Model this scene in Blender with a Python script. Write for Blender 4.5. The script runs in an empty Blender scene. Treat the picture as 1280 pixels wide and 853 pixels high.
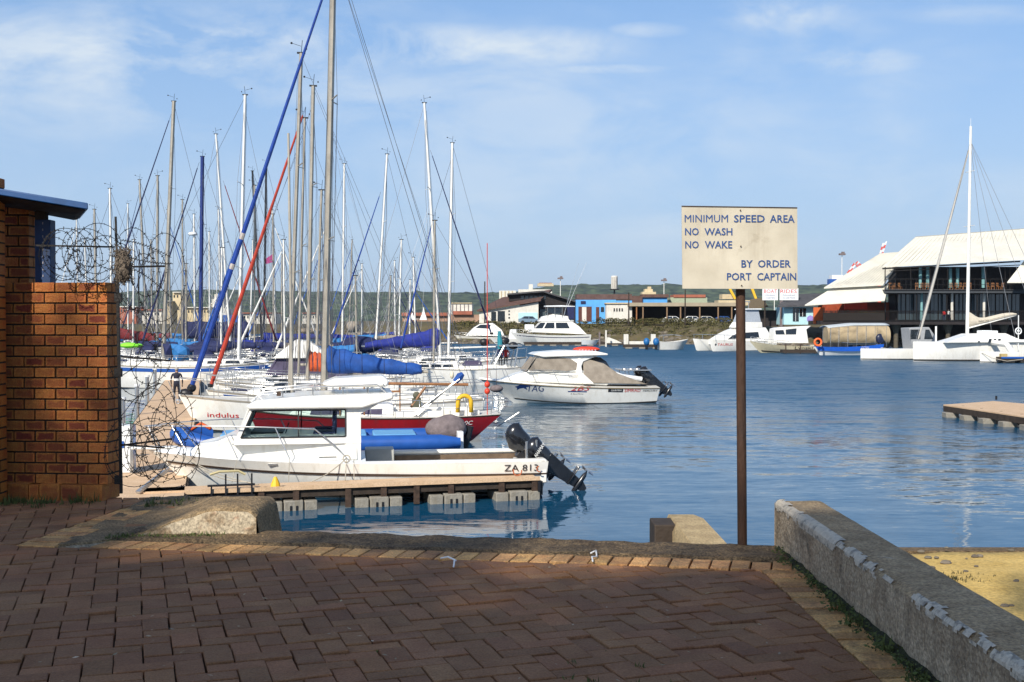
import bpy, math, random
from mathutils import Vector, Matrix, noise
random.seed(7)
S = bpy.context.scene
COL = S.collection
R = math.radians
# ------------------------------------------------------------------ camera
F = 1400.0; CX, CY = 640.0, 426.5; HOR = 400.0; CZ = 4.2
TH = math.atan((CY-HOR)/F)
cd = bpy.data.cameras.new('camera'); cam = bpy.data.objects.new('camera', cd); COL.objects.link(cam)
cam.location = (0, 0, CZ); cam.rotation_euler = (R(90)-TH, 0, 0)
cd.sensor_width = 36; cd.lens = 36*F/1280; cd.clip_end = 9000; cd.clip_start = .1
S.camera = cam
# ------------------------------------------------------------------ light
SUN_EL = 36.0; SUN_AZ = 205.0        # compass-like: direction the sun stands in, degrees from +Y clockwise
S.world = bpy.data.worlds.new('World'); S.world.use_nodes = True
def world():
    nt = S.world.node_tree; N = nt.nodes; L = nt.links; N.clear()
    out = N.new('ShaderNodeOutputWorld'); bg = N.new('ShaderNodeBackground')
    sky = N.new('ShaderNodeTexSky'); sky.sky_type = 'NISHITA'; sky.sun_disc = False
    sky.sun_elevation = R(SUN_EL); sky.sun_rotation = R(SUN_AZ)
    sky.air_density = 1.0; sky.dust_density = 0.6; sky.ozone_density = 2.2
    bg.inputs['Strength'].default_value = 0.1
    tc = N.new('ShaderNodeTexCoord'); sp = N.new('ShaderNodeSeparateXYZ'); L.new(tc.outputs['Generated'], sp.inputs[0])
    def m(op, a, b=None, c=None, clamp=False):
        n = N.new('ShaderNodeMath'); n.operation = op; n.use_clamp = clamp
        for i, v in enumerate((a, b, c)):
            if v is None: continue
            if isinstance(v, (int, float)): n.inputs[i].default_value = v
            else: L.new(v, n.inputs[i])
        return n.outputs[0]
    yy = m('MAXIMUM', m('ABSOLUTE', sp.outputs[1]), .05)
    u = m('DIVIDE', sp.outputs[0], yy); v = m('DIVIDE', sp.outputs[2], yy)
    cb = N.new('ShaderNodeCombineXYZ')
    L.new(m('MULTIPLY', u, 4.6), cb.inputs[0]); L.new(m('MULTIPLY', v, 11.0), cb.inputs[1]); L.new(sp.outputs[1], cb.inputs[2])
    def nz(scale, det, rough, dist=0.0):
        n = N.new('ShaderNodeTexNoise'); n.inputs['Scale'].default_value = scale; n.inputs['Detail'].default_value = det
        n.inputs['Roughness'].default_value = rough; n.inputs['Distortion'].default_value = dist
        L.new(cb.outputs[0], n.inputs['Vector']); return n.outputs[0]
    n1 = nz(1.6, 9, .62, .35); n2 = nz(.7, 4, .5, .2)
    tot = None
    # banks of cloud: centre and reach in picture-like angles (x/y, z/y), weight
    for (px, py, rx, ry, w) in [(170, 72, 430, 80, 1.05), (40, 120, 300, 75, .7), (560, 62, 290, 36, 1.15), (440, 50, 200, 26, 1.1), (760, 88, 100, 8, .8), (250, 45, 170, 22, 1.2), (420, 120, 330, 60, .55), (980, 24, 115, 34, .85), (1070, 78, 95, 22, .9),
                                (810, 40, 60, 12, .7), (1180, 250, 260, 60, .35), (760, 190, 260, 40, .3), (880, 290, 300, 50, .25), (380, 20, 160, 20, .6), (1200, 20, 140, 16, .4), (300, 260, 330, 90, .3)]:
        a = m('MULTIPLY', m('SUBTRACT', u, (px-CX)/F), F/rx); b = m('MULTIPLY', m('SUBTRACT', v, (HOR-py)/F), F/ry)
        r2 = m('ADD', m('MULTIPLY', a, a), m('MULTIPLY', b, b))
        e = m('MULTIPLY', m('SUBTRACT', 1.0, r2, clamp=True), w)
        tot = e if tot is None else m('MAXIMUM', tot, e)
    front = m('GREATER_THAN', sp.outputs[1], 0.0)
    gen = m('MULTIPLY', m('SUBTRACT', n2, .45, clamp=True), 2.2)
    mask = m('MAXIMUM', m('MULTIPLY', tot, front), gen)
    det = m('MULTIPLY', m('SUBTRACT', n1, .38, clamp=True), 4.4, clamp=True)
    cl = m('MULTIPLY', m('MULTIPLY', mask, det), .85, clamp=True)
    hz = m('SUBTRACT', .97, m('MULTIPLY', sp.outputs[2], 1.6), clamp=True); hv = m('MULTIPLY', sp.outputs[2], 3.7, clamp=True)
    # slight blue grade of the clear sky, then pale horizon, then cloud
    gr = N.new('ShaderNodeMix'); gr.data_type = 'RGBA'; gr.blend_type = 'MULTIPLY'; gr.inputs[0].default_value = 1
    L.new(sky.outputs[0], gr.inputs[6]); gr.inputs[7].default_value = (.98, 1.02, 1.12, 1)
    mh = N.new('ShaderNodeMix'); mh.data_type = 'RGBA'; L.new(hz, mh.inputs[0]); L.new(gr.outputs[2], mh.inputs[6]); hc = N.new('ShaderNodeMix'); hc.data_type = 'RGBA'; L.new(hv, hc.inputs[0]); hc.inputs[6].default_value = (4.0, 5.1, 6.45, 1); hc.inputs[7].default_value = (2.35, 4.1, 6.9, 1); L.new(hc.outputs[2], mh.inputs[7])
    mx = N.new('ShaderNodeMix'); mx.data_type = 'RGBA'; L.new(cl, mx.inputs[0]); L.new(mh.outputs[2], mx.inputs[6]); mx.inputs[7].default_value = (5.8, 6.5, 7.2, 1)
    L.new(mx.outputs[2], bg.inputs['Color']); L.new(bg.outputs[0], out.inputs['Surface'])
world()
sl = bpy.data.lights.new('sun', 'SUN'); so = bpy.data.objects.new('sun', sl); COL.objects.link(so)
sl.energy = 4.8; sl.angle = R(.5); sl.color = (1, .93, .82)
sdir = Vector((math.sin(R(SUN_AZ))*math.cos(R(SUN_EL)), math.cos(R(SUN_AZ))*math.cos(R(SUN_EL)), math.sin(R(SUN_EL))))
so.rotation_euler = sdir.to_track_quat('Z', 'Y').to_euler(); so.location = sdir*50
S.view_settings.view_transform = 'Standard'; S.view_settings.look = 'None'; S.view_settings.exposure = .35; S.view_settings.gamma = 1
S.cycles.max_bounces = 8; S.cycles.transparent_max_bounces = 12

# ------------------------------------------------------------------ pixel helpers (photograph read as bearings)
def ray(px, py):
    a = -(py-CY)/F; c, s = math.cos(TH), math.sin(TH)
    y = c + a*s; z = a*c - s
    return (px-CX)/F/y, z/y
def at(px, py, d):
    rx, rz = ray(px, py); return Vector((rx*d, d, CZ+rz*d))
def on(px, py, z=0.0):
    rx, rz = ray(px, py); d = (z-CZ)/rz; return Vector((rx*d, d, z))
def smooth01(t): t = max(0, min(1, t)); return t*t*(3-2*t)

# ------------------------------------------------------------------ materials
MATS = {}
def mat(name, col, rough=.55, metal=0.0, var=.12, scale=4.0, bump=0.0, bscale=30.0, rnd=0.0, col2=None, stain=None, trans=0.0, alpha=1.0, ior=1.45, coat=0.0, emit=None, sss=0, vec_scale=None, world_co=False, ramp=None, grain=None, streak=None):
    if name in MATS: return MATS[name]
    m = bpy.data.materials.new(name); m.use_nodes = True; nt = m.node_tree; N = nt.nodes; L = nt.links
    b = N['Principled BSDF']; b.inputs['Roughness'].default_value = rough; b.inputs['Metallic'].default_value = metal
    b.inputs['IOR'].default_value = ior; b.inputs['Coat Weight'].default_value = coat
    b.inputs['Transmission Weight'].default_value = trans; b.inputs['Alpha'].default_value = alpha
    tc = N.new('ShaderNodeTexCoord'); vec = tc.outputs['Object']
    if world_co:
        g = N.new('ShaderNodeNewGeometry'); vec = g.outputs['Position']
    if vec_scale:
        mp = N.new('ShaderNodeMapping'); mp.inputs['Scale'].default_value = vec_scale; L.new(vec, mp.inputs[0]); vec = mp.outputs[0]
    n = N.new('ShaderNodeTexNoise'); n.inputs['Scale'].default_value = scale; n.inputs['Detail'].default_value = 6; n.inputs['Roughness'].default_value = .6
    L.new(vec, n.inputs['Vector'])
    cr = N.new('ShaderNodeValToRGB'); cr.color_ramp.elements[0].position = .3 if not ramp else ramp[0]; cr.color_ramp.elements[1].position = .7 if not ramp else ramp[1]
    c2 = col2 or tuple(min(1, c*(1+var)) for c in col); c1 = tuple(c*(1-var) for c in col) if col2 is None else col
    cr.color_ramp.elements[0].color = (*c1, 1); cr.color_ramp.elements[1].color = (*c2, 1)
    L.new(n.outputs[0], cr.inputs[0]); cur = cr.outputs[0]
    if stain:
        sc, sscale, lo, hi, amt = stain
        n3 = N.new('ShaderNodeTexNoise'); n3.inputs['Scale'].default_value = sscale; n3.inputs['Detail'].default_value = 8; n3.inputs['Roughness'].default_value = .65; n3.inputs['Distortion'].default_value = .6
        L.new(vec, n3.inputs['Vector'])
        r3 = N.new('ShaderNodeMapRange'); r3.inputs[1].default_value = lo; r3.inputs[2].default_value = hi; r3.inputs[4].default_value = amt; L.new(n3.outputs[0], r3.inputs[0])
        mx = N.new('ShaderNodeMix'); mx.data_type = 'RGBA'; L.new(r3.outputs[0], mx.inputs[0]); L.new(cur, mx.inputs[6]); mx.inputs[7].default_value = (*sc, 1); cur = mx.outputs[2]
    if rnd:
        oi = N.new('ShaderNodeObjectInfo'); ge = N.new('ShaderNodeNewGeometry'); ad = N.new('ShaderNodeMath'); ad.operation = 'ADD'
        L.new(oi.outputs['Random'], ad.inputs[0]); L.new(ge.outputs['Random Per Island'], ad.inputs[1])
        fr = N.new('ShaderNodeMath'); fr.operation = 'FRACT'; L.new(ad.outputs[0], fr.inputs[0])
        mr = N.new('ShaderNodeMapRange'); mr.inputs[3].default_value = 1-rnd; mr.inputs[4].default_value = 1+rnd; L.new(fr.outputs[0], mr.inputs[0])
        hs = N.new('ShaderNodeHueSaturation'); L.new(cur, hs.inputs['Color']); L.new(mr.outputs[0], hs.inputs['Value']); cur = hs.outputs[0]
        mr2 = N.new('ShaderNodeMapRange'); mr2.inputs[3].default_value = .5-.02*rnd; mr2.inputs[4].default_value = .5+.03*rnd
        f2 = N.new('ShaderNodeMath'); f2.operation = 'MULTIPLY'; L.new(fr.outputs[0], f2.inputs[0]); f2.inputs[1].default_value = 7.31
        f3 = N.new('ShaderNodeMath'); f3.operation = 'FRACT'; L.new(f2.outputs[0], f3.inputs[0]); L.new(f3.outputs[0], mr2.inputs[0]); L.new(mr2.outputs[0], hs.inputs['Hue'])
    if streak:      # run-down dirt: (colour, amount)
        ms = N.new('ShaderNodeMapping'); ms.inputs['Scale'].default_value = (5.5, 5.5, .55); L.new(tc.outputs['Object'], ms.inputs[0])
        ns = N.new('ShaderNodeTexNoise'); ns.inputs['Scale'].default_value = 1.3; ns.inputs['Detail'].default_value = 7; ns.inputs['Roughness'].default_value = .7; L.new(ms.outputs[0], ns.inputs['Vector'])
        rs = N.new('ShaderNodeMapRange'); rs.inputs[1].default_value = .5; rs.inputs[2].default_value = .74; rs.inputs[4].default_value = streak[1]; L.new(ns.outputs[0], rs.inputs[0])
        xs = N.new('ShaderNodeMix'); xs.data_type = 'RGBA'; L.new(rs.outputs[0], xs.inputs[0]); L.new(cur, xs.inputs[6]); xs.inputs[7].default_value = (*streak[0], 1); cur = xs.outputs[2]
    if grain:
        ng = N.new('ShaderNodeTexNoise'); ng.inputs['Scale'].default_value = grain[0]; ng.inputs['Detail'].default_value = 3; ng.inputs['Roughness'].default_value = .7; L.new(vec, ng.inputs['Vector'])
        rg = N.new('ShaderNodeMapRange'); rg.inputs[1].default_value = .35; rg.inputs[2].default_value = .65; rg.inputs[3].default_value = 1-grain[1]; rg.inputs[4].default_value = 1+grain[1]; L.new(ng.outputs[0], rg.inputs[0])
        hg = N.new('ShaderNodeHueSaturation'); L.new(cur, hg.inputs['Color']); L.new(rg.outputs[0], hg.inputs['Value']); cur = hg.outputs[0]
    L.new(cur, b.inputs['Base Color'])
    if bump:
        n2 = N.new('ShaderNodeTexNoise'); n2.inputs['Scale'].default_value = bscale; n2.inputs['Detail'].default_value = 5; L.new(vec, n2.inputs['Vector'])
        bp = N.new('ShaderNodeBump'); bp.inputs['Strength'].default_value = min(1, bump); bp.inputs['Distance'].default_value = .02 if bump <= 1 else .02*bump
        L.new(n2.outputs[0], bp.inputs['Height']); L.new(bp.outputs[0], b.inputs['Normal'])
    if emit:
        b.inputs['Emission Color'].default_value = (*emit[0], 1); b.inputs['Emission Strength'].default_value = emit[1]
    MATS[name] = m; return m

WHITE = mat('gelcoat_white', (.76, .75, .70), .28, streak=((.4, .33, .22), .32), var=.05, scale=1.3, coat=.3, stain=((.5, .44, .33), .9, .52, .8, .4))
WHITE2 = mat('gelcoat_cool_white', (.74, .76, .76), .3, streak=((.38, .34, .26), .3), var=.05, scale=1.3, coat=.2, stain=((.45, .42, .36), 1.2, .55, .8, .35))
CREAM = mat('gelcoat_cream', (.68, .6, .45), .4, var=.08)
DECKM = mat('deck_offwhite', (.62, .6, .54), .6, var=.18, scale=2.5, bump=.2, stain=((.3, .27, .22), 1.6, .5, .75, .5))
ALU = mat("mast_aluminium", (.42, .38, .31), .42, metal=.35, streak=((.2, .17, .13), .5), var=.14, scale=1.2, stain=((.2, .17, .13), 2.2, .5, .7, .5))
ALUW = mat('mast_white', (.72, .71, .66), .4, var=.08, scale=2)
STEEL = mat('stainless', (.55, .55, .54), .25, .8)
WIRE = mat('wire', (.12, .12, .13), .5, .3)
WIREL = mat('wire_light', (.36, .36, .36), .5, .3)
BLUE = mat('canvas_blue', (.008, .06, .26), .75, var=.3, scale=3, bump=.5, bscale=6)
BLUE2 = mat('canvas_light_blue', (.02, .14, .36), .75, var=.25, scale=3, bump=.4, bscale=6)
NAVY = mat('canvas_navy', (.012, .018, .07), .8, var=.3, scale=3, bump=.4, bscale=7)
ROYAL = mat('canvas_royal', (.008, .02, .2), .75, var=.3, scale=3, bump=.5, bscale=7)
MAROON = mat('canvas_maroon', (.14, .014, .018), .8, var=.3, bump=.4, bscale=8)
REDS = mat('furled_red', (.34, .035, .018), .75, var=.3, scale=2.5, bump=.5, bscale=9)
DKRED = mat('hull_red', (.24, .01, .015), .3, streak=((.08, .03, .03), .5), var=.12, scale=2, coat=.3, stain=((.1, .01, .01), 1.5, .55, .8, .4))
ORANGE = mat('canvas_orange', (.55, .09, .02), .75, var=.3, bump=.5, bscale=12)
LIME = mat('canvas_lime', (.25, .85, .04), .7, var=.15, bump=.3)
PURPLE = mat('canvas_purple_grey', (.055, .045, .09), .7, var=.25)
TAN = mat('canvas_tan', (.19, .16, .125), .85, var=.2, scale=3, bump=.5, bscale=5, col2=(.3, .26, .21))
GREYC = mat('canvas_grey', (.16, .13, .13), .9, var=.3, scale=6, bump=.8, bscale=12)
BLACK = mat('black_paint', (.012, .012, .014), .45, var=.3)
RUBBER = mat('rubber_black', (.02, .02, .02), .7, var=.4)
ENGB = mat('engine_black', (.012, .013, .016), .22, var=.3, coat=.6)
ENGBL = mat('engine_blue_cover', (.01, .11, .3), .5, var=.2)
GLASS = mat('dark_glass', (.015, .02, .025), .06, var=.2, coat=.5)
GLASSC = mat('clear_glass', (.75, .85, .82), .03, trans=1.0, ior=1.1, var=.02)
IRON = mat('black_iron', (.012, .01, .009), .6, .3, var=.4, scale=20, bump=.3)
RUST = mat('rust_post', (.025, .013, .008), .75, streak=((.02, .01, .006), .7), var=.3, scale=9, col2=(.08, .034, .014), bump=.5, bscale=60, vec_scale=(1, 1, .25))
RUSTD = mat('rust_dark', (.05, .03, .02), .85, var=.5, scale=9, bump=.5)
WOODT = mat('dock_board', (.5, .34, .2), .8, grain=(30, .15), var=.12, scale=2.0, bump=.3, bscale=40, col2=(.6, .43, .28), stain=((.3, .19, .1), 2.5, .55, .8, .5))
WOODD = mat('wood_dark', (.035, .025, .018), .85, var=.4, scale=6, bump=.4)
WOODM = mat('wood_varnish', (.25, .11, .04), .5, var=.3)
FLOATM = mat('float_concrete', (.24, .225, .19), .85, streak=((.15, .12, .07), .6), var=.2, scale=5, bump=.6, bscale=25, stain=((.12, .1, .07), 5, .5, .7, .7))
FURLB = mat('furled_blue', (.006, .04, .24), .75, var=.25, scale=3, bump=.5, bscale=8)
YEL = mat('yellow_buoy', (.7, .42, .02), .6, var=.15)
REDB = mat('red_plastic', (.6, .05, .02), .45, var=.15)
ORNG = mat('orange_ring', (.85, .14, .03), .5)
SKIN = mat('skin', (.3, .17, .11), .6)
ROPE = mat('rope', (.35, .32, .26), .9, var=.3)
STRIPEB = mat('stripe_blue', (.015, .08, .32), .4)
TXTB = mat('print_black', (.015, .015, .02), .5)
TXTR = mat('print_red', (.5, .02, .02), .5)
TXTN = mat('print_navy', (.012, .04, .16), .5)
TXTW = mat('print_white', (.75, .75, .72), .5)
GOLD = mat('sign_blue_print', (.015, .06, .2), .5)

# ------------------------------------------------------------------ mesh builder
class MB:
    def __init__(s): s.v = []; s.f = []; s.mi = []; s.cur = 0
    def add(s, vs, fs):
        o = len(s.v); s.v += [tuple(v) for v in vs]; s.f += [tuple(i+o for i in f) for f in fs]; s.mi += [s.cur]*len(fs); return s
    def box(s, a, b, rz=0, c=None):
        x0, y0, z0 = a; x1, y1, z1 = b
        vs = [(x0,y0,z0),(x1,y0,z0),(x1,y1,z0),(x0,y1,z0),(x0,y0,z1),(x1,y0,z1),(x1,y1,z1),(x0,y1,z1)]
        if rz:
            c = c or ((x0+x1)/2, (y0+y1)/2); co, si = math.cos(rz), math.sin(rz)
            vs = [(c[0]+(x-c[0])*co-(y-c[1])*si, c[1]+(x-c[0])*si+(y-c[1])*co, z) for x, y, z in vs]
        return s.add(vs, [(0,3,2,1),(4,5,6,7),(0,1,5,4),(1,2,6,5),(2,3,7,6),(3,0,4,7)])
    def cbox(s, c, d, rz=0): return s.box((c[0]-d[0]/2,c[1]-d[1]/2,c[2]-d[2]/2),(c[0]+d[0]/2,c[1]+d[1]/2,c[2]+d[2]/2),rz)
    def hexa(s, v8): return s.add(v8, [(0,3,2,1),(4,5,6,7),(0,1,5,4),(1,2,6,5),(2,3,7,6),(3,0,4,7)])
    def beam(s, p, q, w, h=None):
        p, q = Vector(p), Vector(q); h = h or w; d = (q-p).normalized()
        up = Vector((0,0,1)) if abs(d.z) < .95 else Vector((1,0,0)); a = d.cross(up).normalized()*w/2; b = a.normalized().cross(d).normalized()*h/2
        return s.hexa([p-a-b, p+a-b, q+a-b, q-a-b, p-a+b, p+a+b, q+a+b, q-a+b])
    def tube(s, p, q, r, r2=None, n=6, cap=True): return s.path([p, q], [r, r if r2 is None else r2], n, cap)
    def path(s, pts, r, n=6, cap=True, sq=(1, 1), closed=False):
        pts = [Vector(p) for p in pts]; m = len(pts)
        if not isinstance(r, (list, tuple)): r = [r]*m
        vs = []; prev = None
        for i, p in enumerate(pts):
            if closed: d = pts[(i+1) % m]-pts[i-1]
            else: d = pts[min(i+1, m-1)]-pts[max(i-1, 0)]
            d = d.normalized() if d.length > 1e-9 else Vector((0,0,1))
            if prev is None:
                up = Vector((0,0,1)) if abs(d.z) < .9 else Vector((0,1,0)); a = d.cross(up).normalized()
            else:
                a = (prev - d*prev.dot(d)); a = a.normalized() if a.length > 1e-6 else d.orthogonal().normalized()
            prev = a; b = d.cross(a)
            for k in range(n):
                t = 2*math.pi*k/n; vs.append(p + a*(math.cos(t)*r[i]*sq[0]) + b*(math.sin(t)*r[i]*sq[1]))
        fs = []
        for i in range(m if closed else m-1):
            j = (i+1) % m
            for k in range(n): fs.append((i*n+k, i*n+(k+1) % n, j*n+(k+1) % n, j*n+k))
        if cap and not closed: fs.append(tuple(range(n-1, -1, -1))); fs.append(tuple((m-1)*n+k for k in range(n)))
        return s.add(vs, fs)
    def lathe(s, prof, c=(0,0,0), n=16, axis='z'):
        vs = []
        for (r, z) in prof:
            for k in range(n):
                t = 2*math.pi*k/n; x, y = r*math.cos(t), r*math.sin(t)
                v = (x, y, z) if axis == 'z' else ((z, x, y) if axis == 'x' else (x, z, y))
                vs.append((c[0]+v[0], c[1]+v[1], c[2]+v[2]))
        fs = [(i*n+k, i*n+(k+1) % n, (i+1)*n+(k+1) % n, (i+1)*n+k) for i in range(len(prof)-1) for k in range(n)]
        fs.append(tuple(range(n-1, -1, -1))); fs.append(tuple((len(prof)-1)*n+k for k in range(n)))
        return s.add(vs, fs)
    def ball(s, c, r, n=10, m=6, sc=(1,1,1)):
        vs = [(c[0], c[1], c[2]-r*sc[2])]
        for i in range(1, m):
            a = -math.pi/2+math.pi*i/m
            for k in range(n):
                t = 2*math.pi*k/n; vs.append((c[0]+r*sc[0]*math.cos(a)*math.cos(t), c[1]+r*sc[1]*math.cos(a)*math.sin(t), c[2]+r*sc[2]*math.sin(a)))
        vs.append((c[0], c[1], c[2]+r*sc[2])); fs = []
        for k in range(n):
            fs.append((0, 1+(k+1) % n, 1+k)); fs.append((len(vs)-1, 1+(m-2)*n+k, 1+(m-2)*n+(k+1) % n))
        for i in range(m-2):
            for k in range(n): fs.append((1+i*n+k, 1+i*n+(k+1) % n, 1+(i+1)*n+(k+1) % n, 1+(i+1)*n+k))
        return s.add(vs, fs)
    def torus(s, c, R0, r, ax=(0,1,0), n=20, k=8, a0=0, a1=2*math.pi):
        ax = Vector(ax).normalized(); u = ax.orthogonal().normalized(); w = ax.cross(u); full = abs(a1-a0-2*math.pi) < 1e-4
        pts = [Vector(c)+(u*math.cos(a0+(a1-a0)*i/n)+w*math.sin(a0+(a1-a0)*i/n))*R0 for i in range(n if full else n+1)]
        return s.path(pts, r, k, closed=full)
    def prism(s, prof, w, tum=0.0, zb=None, y0=None):
        # side profile (x,z) extruded across y = -w..w, leaning in by tum per metre above zb
        zb = min(p[1] for p in prof) if zb is None else zb; n = len(prof)
        f = lambda z: w - tum*(z-zb)
        vs = [(x, f(z), z) for x, z in prof]+[(x, -f(z), z) for x, z in prof]
        fs = [tuple(range(n)), tuple(range(2*n-1, n-1, -1))]+[(i, i+n, (i+1) % n+n, (i+1) % n) for i in range(n)]
        return s.add(vs, fs)
    def panel(s, prof, w, tum, zb, off=.012, th=.012, sides=(1, -1)):
        for sd in sides:
            f = lambda z, o: sd*(w - tum*(z-zb)+o); n = len(prof)
            vs = [(x, f(z, off), z) for x, z in prof]+[(x, f(z, off-th), z) for x, z in prof]
            s.add(vs, [tuple(range(n)), tuple(range(2*n-1, n-1, -1))]+[(i, i+n, (i+1) % n+n, (i+1) % n) for i in range(n)])
        return s
    def poly_prism(s, pts, z0, z1, inset=0.0):
        n = len(pts); cx = sum(p[0] for p in pts)/n; cy = sum(p[1] for p in pts)/n
        def ins(p, q):
            dx, dy = p[0]-cx, p[1]-cy; l = math.hypot(dx, dy) or 1; return (p[0]-dx/l*q, p[1]-dy/l*q)
        if inset:
            vs = [(x, y, z0) for x, y in pts]+[(x, y, z1-inset*.6) for x, y in pts]+[(*ins(p, inset), z1) for p in pts]
            fs = [tuple(range(2*n, 3*n))]+[(i, (i+1) % n, (i+1) % n+n, i+n) for i in range(n)]+[(i+n, (i+1) % n+n, (i+1) % n+2*n, i+2*n) for i in range(n)]
        else:
            vs = [(x, y, z0) for x, y in pts]+[(x, y, z1) for x, y in pts]
            fs = [tuple(range(n, 2*n)), tuple(range(n-1, -1, -1))]+[(i, (i+1) % n, (i+1) % n+n, i+n) for i in range(n)]
        return s.add(vs, fs)
    def grid(s, fn, nu, nv):
        vs = [fn(i/nu, j/nv) for j in range(nv+1) for i in range(nu+1)]
        return s.add(vs, [(j*(nu+1)+i, j*(nu+1)+i+1, (j+1)*(nu+1)+i+1, (j+1)*(nu+1)+i) for j in range(nv) for i in range(nu)])
    def mesh(s, name, m):
        me = bpy.data.meshes.new(name); me.from_pydata(s.v, [], s.f)
        for x in (m if isinstance(m, (list, tuple)) else [m]): me.materials.append(x)
        if isinstance(m, (list, tuple)): me.polygons.foreach_set('material_index', s.mi)
        me.validate(); me.update(); return me
    def build(s, name, m, parent=None, smooth=False, bevel=0, kind=None, label=None, seg=2):
        me = s.mesh(name, m); o = bpy.data.objects.new(name, me); COL.objects.link(o)
        if smooth:
            me.polygons.foreach_set('use_smooth', [True]*len(me.polygons))
            if smooth != 'full': me.set_sharp_from_angle(angle=R(40))
        if parent is not None: o.parent = parent
        if bevel:
            b = o.modifiers.new('bevel', 'BEVEL'); b.width = bevel; b.segments = seg; b.limit_method = 'ANGLE'; b.angle_limit = R(30)
            me.polygons.foreach_set('use_smooth', [True]*len(me.polygons)); me.set_sharp_from_angle(angle=R(50))
        if kind: o['kind'] = kind
        if label: o['label'] = label
        return o
def tag(o, label, cat, group=None):
    o['label'] = label; o['category'] = cat
    if group: o['group'] = group
    return o
def thing(name, label, cat, loc=(0,0,0), rz=0, group=None):
    o = bpy.data.objects.new(name, None); COL.objects.link(o); o.location = loc; o.rotation_euler = (0,0,rz); o.empty_display_size = .3
    return tag(o, label, cat, group)
def place(name, me, parent, loc=(0,0,0), rot=(0,0,0), scale=None):
    o = bpy.data.objects.new(name, me); COL.objects.link(o); o.parent = parent; o.location = loc; o.rotation_euler = rot
    if scale: o.scale = scale
    return o
_txt = {}
def text_verts(body, off=0.0, res=2):
    key = (body, off)
    if key not in _txt:
        c = bpy.data.curves.new('txt', 'FONT'); c.body = body; c.resolution_u = res; c.extrude = 0; c.offset = off
        o = bpy.data.objects.new('txt', c); COL.objects.link(o); dg = bpy.context.evaluated_depsgraph_get()
        me = bpy.data.meshes.new_from_object(o.evaluated_get(dg)); 
        vs = [tuple(v.co) for v in me.vertices]; fs = [tuple(p.vertices) for p in me.polygons]
        bpy.data.objects.remove(o); bpy.data.curves.remove(c); bpy.data.meshes.remove(me)
        xs = [v[0] for v in vs]; ys = [v[1] for v in vs]; x0, x1, y0, y1 = min(xs), max(xs), min(ys), max(ys)
        _txt[key] = ([((v[0]-x0)/(x1-x0), (v[1]-y0)/(y1-y0)) for v in vs], fs)
    return _txt[key]
def text(name, body, m, parent, fn, off=0.0):
    # fn maps (u,v) in 0..1 to a point in the parent's space
    vs, fs = text_verts(body, off); b = MB(); b.add([fn(u, v) for u, v in vs], fs); return b.build(name, m, parent)

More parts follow.
